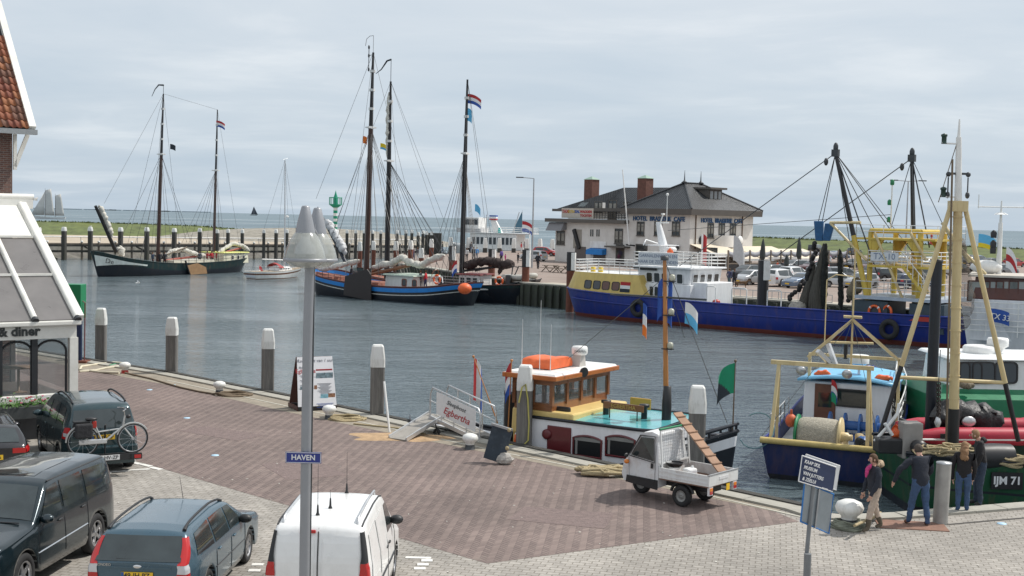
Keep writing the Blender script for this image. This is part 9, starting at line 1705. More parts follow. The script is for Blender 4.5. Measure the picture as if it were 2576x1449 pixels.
# ================================================================ STREET FURNITURE
def lamp_post():
 p=PY(767,1449,16); t=thing('lamp_post','tall grey lamp post with twin bell-shaped glass heads in the foreground','street lamp',(p.x,p.y,0)); gm=mat('light_grey_lacquer',(0.30,0.31,0.33),0.42,0.3,var=0.06); B=lambda u,v:PY(u,v,16)-Vector((p.x,p.y,0))
 top=B(776,640); MB().tube((0,0,0),(0,0,5.0),0.078,0.070,20).build('pole',gm,t); MB().tube((0,0,5.0),(0.02,0,top.z+0.25),0.070,0.066,20).build('upper_pole',gm,t)
 for x in (0.072,): MB().box((x,-0.02,3.2),(0.012,0.02,6.0)).build('pole_groove',dsteel,t)
 MB().box((0.045,0.04,6.05),(0.035,0.035,1.0)).build('arm_bracket',gm,t)
 gl=mat('frosted_lamp_glass',(0.44,0.46,0.43),0.18,var=0.08,scale=6,spec=0.5,alpha=0.62,coat=0.6)
 for k,(u,dy) in enumerate(((767,-0.16),(797,0.45))):
  c=PY(u,654,16+dy)-Vector((p.x,p.y,0)); c.y=dy
  h=MB().lathe([(0.125,0.34),(0.12,0.38),(0.095,0.50),(0.052,0.67),(0.042,0.685),(0,0.69)],c,24); hd=h.build('lamp_hood',gm,t); MB().lathe([(0.268,0.0),(0.262,0.05),(0.24,0.13),(0.20,0.23),(0.155,0.31),(0.126,0.345)],c,28,cap=False).build('glass_bell',gl,t)
  MB().lathe([(0.27,-0.02),(0.275,-0.005),(0.275,0.02),(0.26,0.025)],c,28,cap=False).build('rim_ring',gm,t); MB().lathe([(0.255,-0.015),(0.18,-0.08),(0,-0.11)],c,24).build('bottom_glass',gl,t)
  MB().lathe([(0.15,0.08),(0.13,0.17),(0.07,0.24),(0.05,0.36)],c,20,cap=False).build('reflector',chrome,t); MB().tube(c+Vector((0,0,0.3)),(0.03,0.05,c.z+0.42),0.03,n=6).build('head_arm',gm,t)
 q=B(766,1148); o=MB().box((q.x,-0.085,q.z),(0.46,0.012,0.145)).build('street_sign',mat('enamel_blue',(0.012,0.03,0.22),0.3,coat=0.4,var=0.03),t); mb=MB()
 for dx,dz,w,h in ((0,0.064,0.45,0.006),(0,-0.064,0.45,0.006),(0.222,0,0.006,0.132),(-0.222,0,0.006,0.132)): mb.box((q.x+dx,-0.093,q.z+dz),(w,0.004,h))
 mb.build('sign_border',nlwhite,o); text('sign_lettering','HAVEN',0.095,nlwhite,o,(q.x,-0.094,q.z),(1,0,0),(0,0,1),0.002,bold=0.002)
lamp_post()
def museum_sign():
 p=PY(2030,1449,18); t=thing('direction_sign','dark blue museum direction sign on a grey post at lower right','sign',(p.x,p.y,0)); B=lambda u,v,Y=18:PY(u,v,Y)-Vector((p.x,p.y,0)); gm=mat('sign_post_grey',(0.2,0.21,0.22),0.5,0.3)
 MB().tube((0,0,0),(0,0,1.9),0.055,n=12).build('post_base',gm,t); tp=B(2060,1150); MB().tube((0,0.06,1.9),(tp.x*0.75,0.10,tp.z-0.1),0.032,n=12).build('post',gm,t); nb=mat('navy_sign_face',(0.028,0.045,0.11),0.4,var=0.05)
 a,b_,c,d=B(2014,1143),B(2099,1172,18.35),B(2090,1233,18.35),B(2005,1207)
 for k in range(2):
  s=Vector((0.06*k*1.6,0.16*k,-0.01*k)); n=Vector((0.25,-0.97,0))*0.02; P=[q+s+Vector((0,-0.1,0)) for q in (d,c,b_,a)]
  m=MB().hexa([q-n for q in P],[q+n*0.2 for q in P]); o=m.build('sign_panel',nlwhite if k else nb,t); rm=MB().path(P+[P[0]],0.010,5); rm.build('white_rim',nlwhite,o)
 xd=(b_-a).normalized(); yd=(a-d).normalized(); cc=(a+b_+c+d)/4+Vector((0.0,-0.155,0)); w=(b_-a).length
 for k,tx in enumerate(('KAAP SKIL','MUSEUM','VAN JUTTERS','& ZEELUI')): text('sign_lettering',tx,0.07,nlwhite,t,cc+yd*(0.125-0.083*k)-xd*(w*0.43),xd,yd,0.002,'LEFT',0.0015)
 mb=MB(); 
 for k in range(5): mb.box(cc-yd*0.165+xd*(0.12+k*0.025),(0.018,0.004,0.012))
 mb.build('arrow_dots',nlwhite,t)
 a2,b2,c2,d2=B(2024,1215),B(2097,1243,18.3),B(2085,1342,18.3),B(2014,1312); P=[d2,c2,b2,a2]; o=MB().hexa([q for q in P],[q+Vector((0.01,0.02,0)) for q in P]).build('lower_panel_back',mat('grey_sign_back',(0.30,0.34,0.37),0.4,0.4,var=0.12),t); MB().path(P+[P[0]],0.014,5).build('blue_rim',mat('sign_rim_blue',(0.02,0.16,0.45),0.4),o); m=(a2+b2)/2; MB().beam(m+Vector((0,-0.02,0)),(c2+d2)/2+Vector((0,-0.02,0)),0.03,0.02).build('clamp_rail',steel,o)
museum_sign()
def bollard(u,v,lab,s=1.0,redb=False):
 t=thing('mooring_bollard',lab,'bollard',G(u,v),0,'white bollards on the near quay'); MB().lathe([(0.17*s,0),(0.15*s,0.03),(0.13*s,0.14*s)],n=18).build('base',red if redb else dsteel,t); MB().lathe([(0.13*s,0.14*s),(0.13*s,0.19*s),(0.21*s,0.26*s),(0.235*s,0.33*s),(0.20*s,0.41*s),(0.10*s,0.455*s),(0,0.46*s)],n=20).build('head',pcap,t)
for u,v,l,r_ in ((314,939,'white bollard with red foot beside the white rope',True),(552,990,'white bollard next to the brown rope coil',False),(828,1054,'white bollard with a pale rope coil beside the sandwich board',False),(1182,1130,'white bollard between gangway and chalkboard',False)): bollard(u,v,l,1.0,r_)
bollard(2135,1326,'large white bollard with green ropes wound around it',1.35)
def coil(name,label,u,v,r,n,m,th=0.028,h=0.03,squash=0.7):
 p=G(u,v); rs=random.Random(int(u)); pts=[]
 for k in range(n*16): a=2*PI*k/16; rr=r*(0.55+0.45*rs.random()**0.5) if k%16==0 else rr; q=r*(1-0.06*(k//16))+0.05*math.sin(3*a+k//16); pts.append((p.x+q*math.cos(a),p.y+q*squash*math.sin(a),0.03+h*(k//16)*0.6+0.01*math.sin(5*a)))
 tag(MB().path(pts,th,5).build(name,m),label,'rope')
coil('rope_coil','pale rope coil beside the bollard right of the sandwich board',872,1056,0.62,6,rope); coil('rope_coil','brown rope coil beside the second bollard',590,995,0.62,5,rope2,0.035); coil('rope_coil','green-grey rope wound round the large white bollard',2135,1328,0.40,7,mat('green_grey_rope',(0.17,0.18,0.14),0.9,var=0.3),0.03,0.035,0.9)
rs=random.Random(77)
def pile_rope(u,v):
 p=G(u,v); pts=[]
 for k in range(90): a=k*0.9; r=rs.uniform(0.25,0.75); pts.append((p.x+1.25*r*math.cos(a),p.y+0.6*r*math.sin(a),0.05+0.26*(1-r)*rs.random()+0.03))
 tag(MB().path(pts,0.045,6).build('rope_heap',rope),'tangled thick rope heap behind the three-wheeled pickup','rope')
pile_rope(1530,1196)
def ropeline(label,P,m,r,name='mooring_rope'): tag(MB().path([G(u,v,z) if len(q)==3 else None for q in P for (u,v,z) in [q]],r,6).build(name,m),label,'rope')
ropeline('white rope loop lying by the first bollard',[(200,935,.03),(240,932,.03),(270,925,.03),(300,922,.03),(310,914,.03),(285,912,.03),(240,917,.03),(205,922,.03),(200,930,.03),(250,936,.03),(300,938,.1)],mat('white_rope',(0.60,0.55,0.42),0.9,var=0.2),0.05); ropeline('green rope end lying on the quay edge',[(275,920,.04),(292,916,.05),(312,917,.05),(322,921,.03)],green,0.05)
ropeline('dark rope running along the quay from first to second bollard',[(314,938,.12),(345,945,.03),(380,953,.03),(420,965,.03),(455,975,.03),(500,985,.03),(535,991,.03),(552,989,.12)],rope2,0.04); ropeline('long pale rope from coil towards the gangway',[(890,1066,.03),(930,1070,.03),(1000,1077,.03),(1070,1092,.03)],rope,0.03)
ropeline('pale mooring rope leading from large bollard over the quay edge',[(2150,1322,.3),(2172,1312,.25),(2200,1300,.2),(2215,1290,-.1)],rope,0.035)
def sandwich_board():
 a,b_=G(740,1031),G(836,1026); c=(a+b_)/2; d=(b_-a); d.z=0; w=d.length; t=thing('sandwich_board','tall white and brown sandwich board advertising harbour trips','sandwich board',(c.x,c.y,0),math.atan2(d.y,d.x)); h=PL(780,897,c,(0,1)).z; fr=mat('brown_board_frame',(0.09,0.035,0.03),0.5,var=0.15); tz=h
 F=lambda x,z,o=0:Vector((x,-0.42*(1-z/tz)-0.03-o,z)); Bk=lambda x,z:Vector((x,0.55*(1-z/tz)+0.03,z)); hw_=w/2
 o=MB().hexa([F(-hw_,.16),F(hw_,.16),F(hw_*.92,tz),F(-hw_*.92,tz)],[F(-hw_,.16,.03),F(hw_,.16,.03),F(hw_*.92,tz,.03),F(-hw_*.92,tz,.03)]).build('front_panel',mat('poster_white',(0.74,0.74,0.76),0.4,var=0.03),t); MB().hexa([Bk(-hw_,.16),Bk(hw_,.16),Bk(hw_*.92,tz),Bk(-hw_*.92,tz)],[Bk(-hw_,.16)+Vector((0,.04,0)),Bk(hw_,.16)+Vector((0,.04,0)),Bk(hw_*.92,tz)+Vector((0,.04,0)),Bk(-hw_*.92,tz)+Vector((0,.04,0))]).build('back_panel',fr,t); mb=MB()
 for s_ in (-1,1): mb.beam((s_*hw_,-.42,.1),(s_*hw_,.62,.1),0.05,0.14)
 mb.build('side_rail',fr,t); mb=MB(); mb.box((0,-.42,.08),(w,.06,.14)); mb.box((0,.6,.08),(w,.06,.14)); mb.build('foot_rail',black,t)
 yd=Vector((0,0.42/tz,1)); dk=mat('print_grey',(0.16,0.17,0.2),0.6,var=0); X=lambda x,z:F(x*hw_,z*tz,.036)
 text('poster_title','Rondvaart van 1 uur',0.155,dk,o,X(0,.93),(1,0,0),yd,0.002,shear=0.25); text('poster_name','Egbertha',0.2,nlred,o,X(-.52,.74),(1,0,0),yd,0.002); text('poster_small','Sleepboot',0.1,dk,o,X(-.55,.81),(1,0,0),yd,0.002)
 def card(x,z,w_,h_,m,name='poster_picture'): MB().box(X(x,z),(w_,0.006,h_)).build(name,m,o)
 card(.45,.755,.85*hw_,.05,nlred,'red_strip'); pic=mat('photo_print',(0.22,0.30,0.34),0.5,var=0.8,scale=9); p2=mat('photo_print_warm',(0.32,0.16,0.09),0.5,var=0.8,scale=9); card(.45,.62,.6,.30,pic); card(.38,.25,.27,.20,mat('sky_print',(0.25,0.5,0.6),0.5,var=0.5,scale=6)); card(.75,.26,.26,.20,p2); card(-.05,.42,.1,.2,p2); card(-.7,.42,.2,.16,pic)
 for k in range(9): card(.42,.50-.022*k,.5-.1*(k%3),.012,dk,'text_line'); card(-.5,.66-.022*k,.45-.08*(k%4),.012,dk,'text_line')
 for k in range(4): card(.4,.13-.022*k,.6-.1*(k%3),.012,nlblue,'text_line')
sandwich_board()
def gangway():
 f0=TG.W(TG.q(1252,1100,-1.9)); p0,p1=G(1108,1080,.45),None; a=G(1105,1046,0.75); b_=f0+Vector((0,0,0.0)); a=PL(1100,1045,G(1100,1085),(0,1)); b_=PL(1225,1105,G(1215,1105),(0,1)); t=thing('gangway','aluminium gangway with railings and red-lettered name banner leading to the tug','gangway',a); d=b_-a; sx=Vector((-d.y,d.x,0)).normalized()*0.38; up=Vector((0,0,1))
 MB().beam((0,0,0),d,0.72,0.09).build('walkway',mat('grey_tread',(0.25,0.24,0.22),0.7,var=0.2),t)
 for s_ in (-1,1):
  o=sx*s_; H=up*0.95; mb=MB(); mb.beam(o,d+o,0.05,0.12); mb.path([o+d*.02,o+d*.02+H*.75,o+d*.06+H,o+d*.98+H,o+d*1.02+H*.8,o+d],0.026,7)
  for k in (.25,.5,.75): mb.tube(o+d*k,o+d*k+H,0.022,n=6)
  mb.tube(o+H*.55,o+d+H*.55,0.018,n=6); mb.build('railing',aluf,t)
 o=sx*(-1 if sx.y>0 else 1); n=-o.normalized() if o.y>0 else o.normalized(); P=[o*1.08+d*.16+up*.22,o*1.08+d*.94+up*.22,o*1.08+d*.94+up*.9,o*1.08+d*.16+up*.9]; bn=MB().hexa(P,[q+n*0.01 for q in P]).build('banner',mat('white_pvc',(0.70,0.70,0.70),0.5,var=0.06,bump=0.2),t); dn=d.normalized()
 text('banner_lettering','Sleepboot',0.19,dsteel,bn,o*1.08+d*.56+up*.72+n*.02,dn,up,0.003,shear=0.2); text('banner_name','Egbertha',0.30,nlred,bn,o*1.08+d*.57+up*.44+n*.02,dn,up,0.003,shear=0.2)
 w=MB(); 
 for s_ in (-1,1): w.torus(sx*s_*1.1+d*.18+Vector((0,0,-a.z+.14)),.10,.045,tuple(sx),14,6)
 w.build('wheels',rubber,t); mb=MB(); mb.tube(sx*1.1+d*.18+Vector((0,0,-a.z+.14)),-sx*1.1+d*.18+Vector((0,0,-a.z+.14)),.02,n=5)
 for s_ in (-1,1): mb.tube(sx*s_+d*.18+Vector((0,0,-a.z+.14)),sx*s_+d*.1,.02,n=5)
 mb.build('axle_frame',black,t)
 r0=G(1000,1108); r=thing('gangway_ramp','low aluminium ramp from the sand up to the gangway','ramp',r0); e=a-r0+Vector((0,0,.02)); MB().beam((0,0,.03),e,.62,.04).build('ramp_plate',mat('worn_ramp_tread',(0.30,0.28,0.25),0.6,var=0.2),r); s2=Vector((-e.y,e.x,0)).normalized()*.32
 for s_ in (-1,1): MB().beam(s2*s_+Vector((0,0,.06)),e+s2*s_+Vector((0,0,.03)),.04,.12).build('ramp_side',aluf,r)
gangway()
p=G(1248,1166); t=thing('chalkboard','weathered blue-black chalkboard leaning on a stone at the quay','chalkboard',p,R(-25)); MB().box((0,0.1,.52),(.62,.05,.95),tilt=Matrix.Rotation(-.22,3,'X')@Matrix.Rotation(.18,3,'Y')).build('board',mat('chalky_navy',(0.022,0.035,0.05),0.6,var=0.4,scale=3,dirt=(0.25,0.28,0.3),damt=0.25),t,bevel=.008); MB().box((.1,.1,1.0),(.64,.06,.06),tilt=Matrix.Rotation(.18,3,'Y')).build('top_ledge',steel,t)
for q in ((.36,.02,.95),(.32,.0,.45)): MB().ell(q,(.06,.05,.06),8,6).build('rope_knot',rope,t)
p=G(1270,1168); mb=MB(); rs2=random.Random(5); mb.ell((0,0,.14),(.24,.18,.17),9,6); mb.v=[(x*rs2.uniform(.85,1.15),y*rs2.uniform(.85,1.15),max(0,z*rs2.uniform(.9,1.1))) for x,y,z in mb.v]; mb.s=[False]*len(mb.s); tag(mb.build('rubble_stone',mat('broken_concrete',(0.38,0.36,0.33),0.9,var=0.3,scale=8,bump=.5),loc=p),'broken concrete block wedged against the chalkboard','stone')
p=G(980,1088); tag(MB().tube((0,0,0),PL(962,965,p,(0,1))-p+Vector((0,.5,0)),.035,n=8).build('leaning_pole',white,loc=p),'thin white pole leaning against the timber pile','pole')
p=G(2365,1316); t=thing('steel_post','thick grey steel post behind the visitors on the quay','post',p); h=PL(2370,1166,p,(0,1)).z; MB().tube((0,0,0),(.03,0,h),.165,n=20).build('shaft',mat('galvanised_post',(0.36,0.35,0.33),0.55,.3,var=.2,scale=3),t); MB().lathe([(.17,0),(.17,.03),(0,.05)],(.03,0,h),20).build('cap',steel,t)
q=TG.W(TG.q(1318,1000,-2.1)); b5=G(1318,1120); tag(MB().path([b5+Vector((dx,-.27,z)) for dx,z in ((-.18,1.3),(-.1,1.75),(.0,1.85),(.08,1.4),(.13,.7),(.12,.2),(.0,.06),(-.5,.05))],.022,6).build('water_hose',mat('yellow_hose',(.5,.45,.12),.6)),'yellow hose hanging from the pile beside the wheelhouse','hose')
# green hoist at the left
p=G(196,912); t=thing('quay_hoist','blue steel quay hoist post with a green box beside the diner','hoist',p); Zv=lambda v:PL(196,v,p,(0,1)).z; MB().box((.05,0,Zv(740)/2),(.2,.2,Zv(740))).build('post',mat('dark_blue_steel',(.015,.03,.08),.5,var=.2),t); MB().box((-.35,.1,(Zv(715)+Zv(800))/2),(1.1,.7,Zv(715)-Zv(800))).build('green_box',green,t,bevel=.02); MB().box((0,0,.05),(.9,.6,.1)).build('foot_plate',rustpile,t); MB().path([(.28,0,0),(.3,0,2.6),(.15,0,2.7)],.03,5).build('conduit',mat('dull_red_conduit',(.18,.07,.07),.6),t)
# beacon, lamp masts, red buoy
p=PY(843,592,250); t=thing('harbour_beacon','green and white striped harbour light with green gallery','beacon',(p.x,p.y,p.z)); H=PY(843,478,250).z-p.z; s=H/9
for k in range(10): MB().lathe([(.42*s,k*.55*s),(.42*s,(k+1)*.55*s)],n=10).build('green_band' if k%2==0 else 'white_band',MATS['turquoise_green'] if 'turquoise_green' in MATS else mat('turquoise_green',(.01,.28,.17),.5),t) if k%2==0 else MB().lathe([(.42*s,k*.55*s),(.42*s,(k+1)*.55*s)],n=10).build('white_band',white,t)
tg_=MATS['turquoise_green']; MB().lathe([(.5*s,5.5*s),(1.3*s,6.1*s),(1.3*s,6.2*s),(0,6.2*s)],n=12).build('gallery',tg_,t); mb=MB()
for k in range(12): a=k*PI/6; mb.tube((1.25*s*math.cos(a),1.25*s*math.sin(a),6.2*s),(1.25*s*math.cos(a),1.25*s*math.sin(a),7.5*s),.05*s,n=4)
mb.torus((0,0,7.5*s),1.25*s,.08*s,n=14,k=4); mb.build('gallery_rail',tg_,t); MB().lathe([(.4*s,6.2*s),(.4*s,7.6*s),(.2*s,8.2*s),(0,9*s)],n=10).build('lantern',tg_,t)
def lampmast(u,v,vt,Y,arms,lab):
 p=PY(u,v,Y); z=PY(u,vt,Y).z-FZ; t=thing('lamp_mast',lab,'street lamp',(p.x,p.y,FZ)); MB().tube((0,0,0),(0,0,z),.12,.07,8).build('mast',steel,t)
 for a in arms: MB().beam((0,0,z),(a*1.6,0,z+.1),.1,.08).build('lamp_arm',steel,t); MB().box((a*1.7,0,z+.1),(.9,.3,.12)).build('lamp_head',dsteel,t)
lampmast(1338,668,449,150,(-1,),'tall grey lamp mast left of the hotel'); lampmast(2277,650,456,150,(-1,1),'twin-armed lamp mast rising behind the trawler gantry')
p=PY(2343,608,420); t=thing('channel_buoy','small red channel buoy on the sea beyond the dike','buoy',(p.x,p.y,WZ)); k=PY(2343,597,420).z-WZ; MB().lathe([(1.2,0),(1.2,k*.5),(.6,k*.6),(.5,k*.9),(0,k)],n=10).build('body',red,t); MB().lathe([(.4,k),(.4,k+.8),(0,k+1)],n=8).build('topmark',red,t)
# ================================================================ PEOPLE
def skel(H,feet,hands,lean,look,bulk,elb):
 s=H/1.75; V=[];E=[];Rr=[];Bn=[]
 def v(p,r,par,bone):
  V.append(Vector(p)*s); Rr.append((r[0]*s,r[1]*s) if isinstance(r,tuple) else (r*s,r*s)); i=len(V)-1
  if par is not None: E.append((par,i)); Bn.append((par,i,bone))
  return i
 L=Vector((lean,0,0)); pz=.95; pel=v((0,0,pz),(.15*bulk,.115*bulk),None,'hip'); wa=v(L*.35+Vector((0,0,1.10)),(.135*bulk,.105*bulk),pel,'top'); ch=v(L*.8+Vector((0,0,1.33)),(.155*bulk,.115*bulk),wa,'top'); nk=v(L*1.0+Vector((0,0,1.47)),.06,ch,'top'); n2=v(L*1.05+look*.25+Vector((0,0,1.535)),.055,nk,'head'); hc=v(L*1.1+look+Vector((0,0,1.63)),.088,n2,'head'); v(L*1.1+look*1.2+Vector((0,0,1.705)),.062,hc,'head')
 for sg,f,h,eb in ((1,feet[0],hands[0],elb[0]),(-1,feet[1],hands[1],elb[1])):
  sh=v(L*.9+Vector((0,sg*.185,1.41)),.068*bulk,ch,'top'); a=V[sh]/s; h=Vector(h); e=a.lerp(h,.5)+Vector(eb); el=v(e,.052*bulk,sh,'top'); wr=v(h,.034*bulk,el,'top'); v(h+(h-e).normalized()*.07,.036,wr,'hand')
  hp=v((0,sg*.095,.90),.112,pel,'leg'); f=Vector(f); kn=v((f*.5+Vector((0,sg*.095,.9))*.5).to_tuple()[:2]+(.50,),.078,hp,'leg'); V[kn]+=Vector((.035,0,0))*s; an=v((f.x,f.y,f.z+.09),.055,kn,'leg'); v((f.x+.14,f.y+sg*.02,f.z+.045),(.042,.038),an,'foot')
 return V,E,Rr,Bn,s
def body_mesh(H,feet,hands,lean=0.0,look=(0.02,0,0),bulk=1.0,elb=((-.05,.05,0),(-.05,-.05,0)),sub=2,fingers=True,mats=None,boots=0.0):
 V,E,Rr,Bn,s=skel(H,[Vector(f) for f in feet],hands,lean,Vector(look),bulk,elb); me=bpy.data.meshes.new('body'); me.from_pydata(V,E,[]); o=bpy.data.objects.new('body_tmp',me); COL.objects.link(o); sk=o.modifiers.new('skin','SKIN'); sk.use_smooth_shade=True
 for i,d in enumerate(me.skin_vertices[0].data): d.radius=Rr[i]; d.use_root=(i==0)
 sb=o.modifiers.new('sub','SUBSURF'); sb.levels=sub; dg=bpy.context.evaluated_depsgraph_get(); dg.update(); out=bpy.data.meshes.new_from_object(o.evaluated_get(dg)); bpy.data.objects.remove(o)
 order=['top','leg','foot','head','hand']
 for m in mats: out.materials.append(m)
 for p in out.polygons:
  p.use_smooth=True; c=p.center; best=None
  for a,b_,bn in Bn:
   A,B2=V[a],V[b_]; d=B2-A; t_=max(0,min(1,(c-A).dot(d)/d.length_squared)); q=(A+d*t_-c).length-Rr[b_][0]*.6
   if best is None or q<best[0]: best=(q,bn)
  bn='leg' if best[1]=='hip' else best[1]
  if bn=='leg' and c.z<boots*s: bn='foot'
  if bn in('top',) and c.z<.93*s and abs(c.y)<.17*s: bn='leg' if c.z<.86*s else 'top'
  p.material_index=order.index(bn)
 from mathutils import noise as mn
 cloth={i for p in out.polygons if p.material_index<2 for i in p.vertices}
 for i in cloth: q=out.vertices[i]; q.co+=q.normal*(.016*mn.noise(q.co*9)+.010*mn.noise(Vector((q.co.x*9,q.co.y*9,q.co.z*26))))
 if fingers:
  bm=bmesh.new(); bm.from_mesh(out); tmp=MB()
  for a,b_,bn in Bn:
   if bn!='hand': continue
   A,B2=V[a],V[b_]; d=(B2-A).normalized(); sd=d.cross(Vector((1,0,0))).normalized() if abs(d.x)<.9 else Vector((0,1,0)); fw=sd.cross(d)
   for k,L_ in enumerate((.075,.085,.08,.062)): q=B2+fw*(k-1.5)*.019; tmp.path([q,q+d*L_*.55,q+d*L_+sd*.015],[.009,.0085,.006],5)
   tmp.path([A+d*.02+fw*-.03,A+d*.05-fw*.055,A+d*.09-fw*.06],[.011,.010,.007],5)
  m2=tmp.mesh('f',[mats[4]]); 
  for p in m2.polygons: p.material_index=4
  bm.from_mesh(m2); bm.to_mesh(out); bm.free()
 return out,V,s
def add_head(t,V,s,hairm,style,face=True):
 c=V[5]; mb=MB(); k=s
 mb.ell(c+Vector((-.022,0,.022))*k,(.102*k,.093*k,.112*k),14,9); mb.v=[(x,y,z) if not (x>c.x+.045*k and z<c.z+.055*k) else (c.x+.03*k,y*.85+c.y*.15,z) for x,y,z in mb.v]; mb.build('hair',hairm,t)
 if style=='long': lumpy([c+Vector((-.05,0,.05))*k,c+Vector((-.09,0,-.08))*k,c+Vector((-.115,.0,-.24))*k,c+Vector((-.10,0,-.33))*k],.095*k,hairm,'long_hair',t,10,3,12,.25)
 if style=='tail': lumpy([c+Vector((-.09,0,.02))*k,c+Vector((-.13,0,-.06))*k],.04*k,hairm,'ponytail',t,8,4,6,.2)
 mb=MB(); mb.ell(c+Vector((.092,0,-.012))*k,(.018*k,.012*k,.022*k),7,5)
 for sg in (1,-1): mb.ell(c+Vector((-.005,sg*.086,-.005))*k,(.02*k,.010*k,.028*k),7,5)
 mb.build('nose_and_ears',skin_m,t); mb=MB()
 for sg in (1,-1): mb.ell(c+Vector((.080,sg*.032,.012))*k,(.008*k,.013*k,.007*k),7,5)
 mb.ell(c+Vector((.082,0,-.052))*k,(.007*k,.024*k,.005*k),7,5); mb.build('eyes_and_mouth',mat('eye_dark',(.05,.03,.025),.4),t)
cl=lambda n,c,**k:mat(n,c,.85,var=.25,scale=14,bump=.25,bscale=30,**k)
navy=cl('navy_jacket',(.018,.022,.034)); blackj=cl('black_jacket',(.014,.013,.015)); beige=cl('beige_trousers',(.46,.37,.30)); jeans=cl('blue_jeans',(.045,.085,.17)); jeans2=cl('dark_jeans',(.03,.045,.075)); boot=cl('grey_brown_boots',(.11,.09,.065)); shoe=cl('brown_shoes',(.16,.075,.045)); mshoe=cl('maroon_shoes',(.09,.02,.02)); hairb=cl('brown_hair',(.10,.055,.03)); hairf=cl('fair_brown_hair',(.26,.15,.08)); hairg=cl('grey_brown_hair',(.07,.055,.045)); pink=cl('pink_scarf',(.55,.05,.20)); fur=cl('fur_trim',(.36,.27,.18))
def person(label,p,hd,H,mats,hairm,style,**k):
 t=thing('person',label,'person',p,hd,'visitors on the near quay'); me,V,s=body_mesh(H,mats=mats,**k); o=bpy.data.objects.new('body',me); COL.objects.link(o); o.parent=t; add_head(t,V,s,hairm,style); return t,V,s
t,V,s=person('person in a navy parka with pink scarf and beige trousers walking past the bollard',G(2196,1336),R(195),1.72,[navy,beige,boot,skin_m,skin_m],hairb,'tail',feet=[(.20,.10,0),(-.25,-.08,.02)],hands=[(.22,.22,.86),(.16,-.2,.84)],lean=.03,look=(.05,0,-.01),bulk=1.32,boots=.30)
lumpy([V[4]+Vector((-.02,.13,-.03)),V[4]+Vector((-.13,.08,-.01)),V[4]+Vector((-.15,0,0)),V[4]+Vector((-.13,-.08,-.01)),V[4]+Vector((-.02,-.13,-.03))],.07,fur,'fur_hood',t,9,8,14,.5); lumpy([V[4]+Vector((.07,.03,.0)),V[4]+Vector((.15,.0,-.14)),V[4]+Vector((.18,.0,-.30))],.045,pink,'scarf',t,8,9,8,.3)
person('person in a dark jacket and jeans bending slightly forward beside the steel post',G(2312,1322),R(100),1.84,[navy,jeans,shoe,skin_m,skin_m],hairg,'short',feet=[(.08,.20,0),(-.10,-.14,0)],hands=[(.22,.50,.92),(.25,-.22,.95)],lean=.10,look=(.08,0,-.03),bulk=1.3,elb=((-.04,.10,.02),(-.06,-.10,0)))
person('person with long fair hair in a black jacket and jeans watching the boats',G(2420,1290),R(72),1.70,[blackj,jeans,mshoe,skin_m,skin_m],hairf,'long',feet=[(.0,.10,0),(.05,-.10,0)],hands=[(.14,.24,.80),(.14,-.22,.82)],lean=.03,look=(.03,0,-.02),bulk=1.2)
t,V,s=person('tall person in a black hooded jacket standing behind the long-haired one',G(2464,1273),R(168),1.90,[blackj,jeans2,cl('dark_shoes',(.03,.03,.028)),skin_m,skin_m],hairf,'short',feet=[(.0,.12,0),(.06,-.12,0)],hands=[(.18,.22,.85),(.16,-.24,.85)],lean=.06,look=(.11,0,-.05),bulk=1.25)
lumpy([V[4]+Vector((-.05,.11,-.05)),V[4]+Vector((-.13,0,-.05)),V[4]+Vector((-.05,-.11,-.05))],.07,blackj,'hood',t,8,3,8,.3)
FARM,FV,FS=body_mesh(1.74,[(.12,.09,0),(-.12,-.09,0)],[(.12,.23,.85),(-.05,-.23,.85)],sub=1,fingers=False,mats=[navy,jeans,shoe,skin_m,skin_m],bulk=1.12); hm=MB().ell(FV[5]+Vector((-.02,0,.02)),(.105,.098,.115),8,6).mesh('hair',[hairb])
def fperson(label,p,top,leg,sc=1.0,hd=0.0,hair=None,group='people in the distance'):
 t=thing('person',label,'person',p,hd,group); m=FARM.copy(); m.materials[0]=cl('cloth_%02d_%02d_%02d'%tuple(int(c*99) for c in top),top); m.materials[1]=cl('cloth_%02d_%02d_%02d'%tuple(int(c*99) for c in leg),leg); o=bpy.data.objects.new('body',m); COL.objects.link(o); o.parent=t; h=bpy.data.objects.new('hair',hm); COL.objects.link(h); h.parent=t; t.scale=(sc,sc,sc)
DK=(.02,.022,.03); JN=(.05,.08,.15); WH=(.6,.6,.6); RD=(.5,.03,.04)
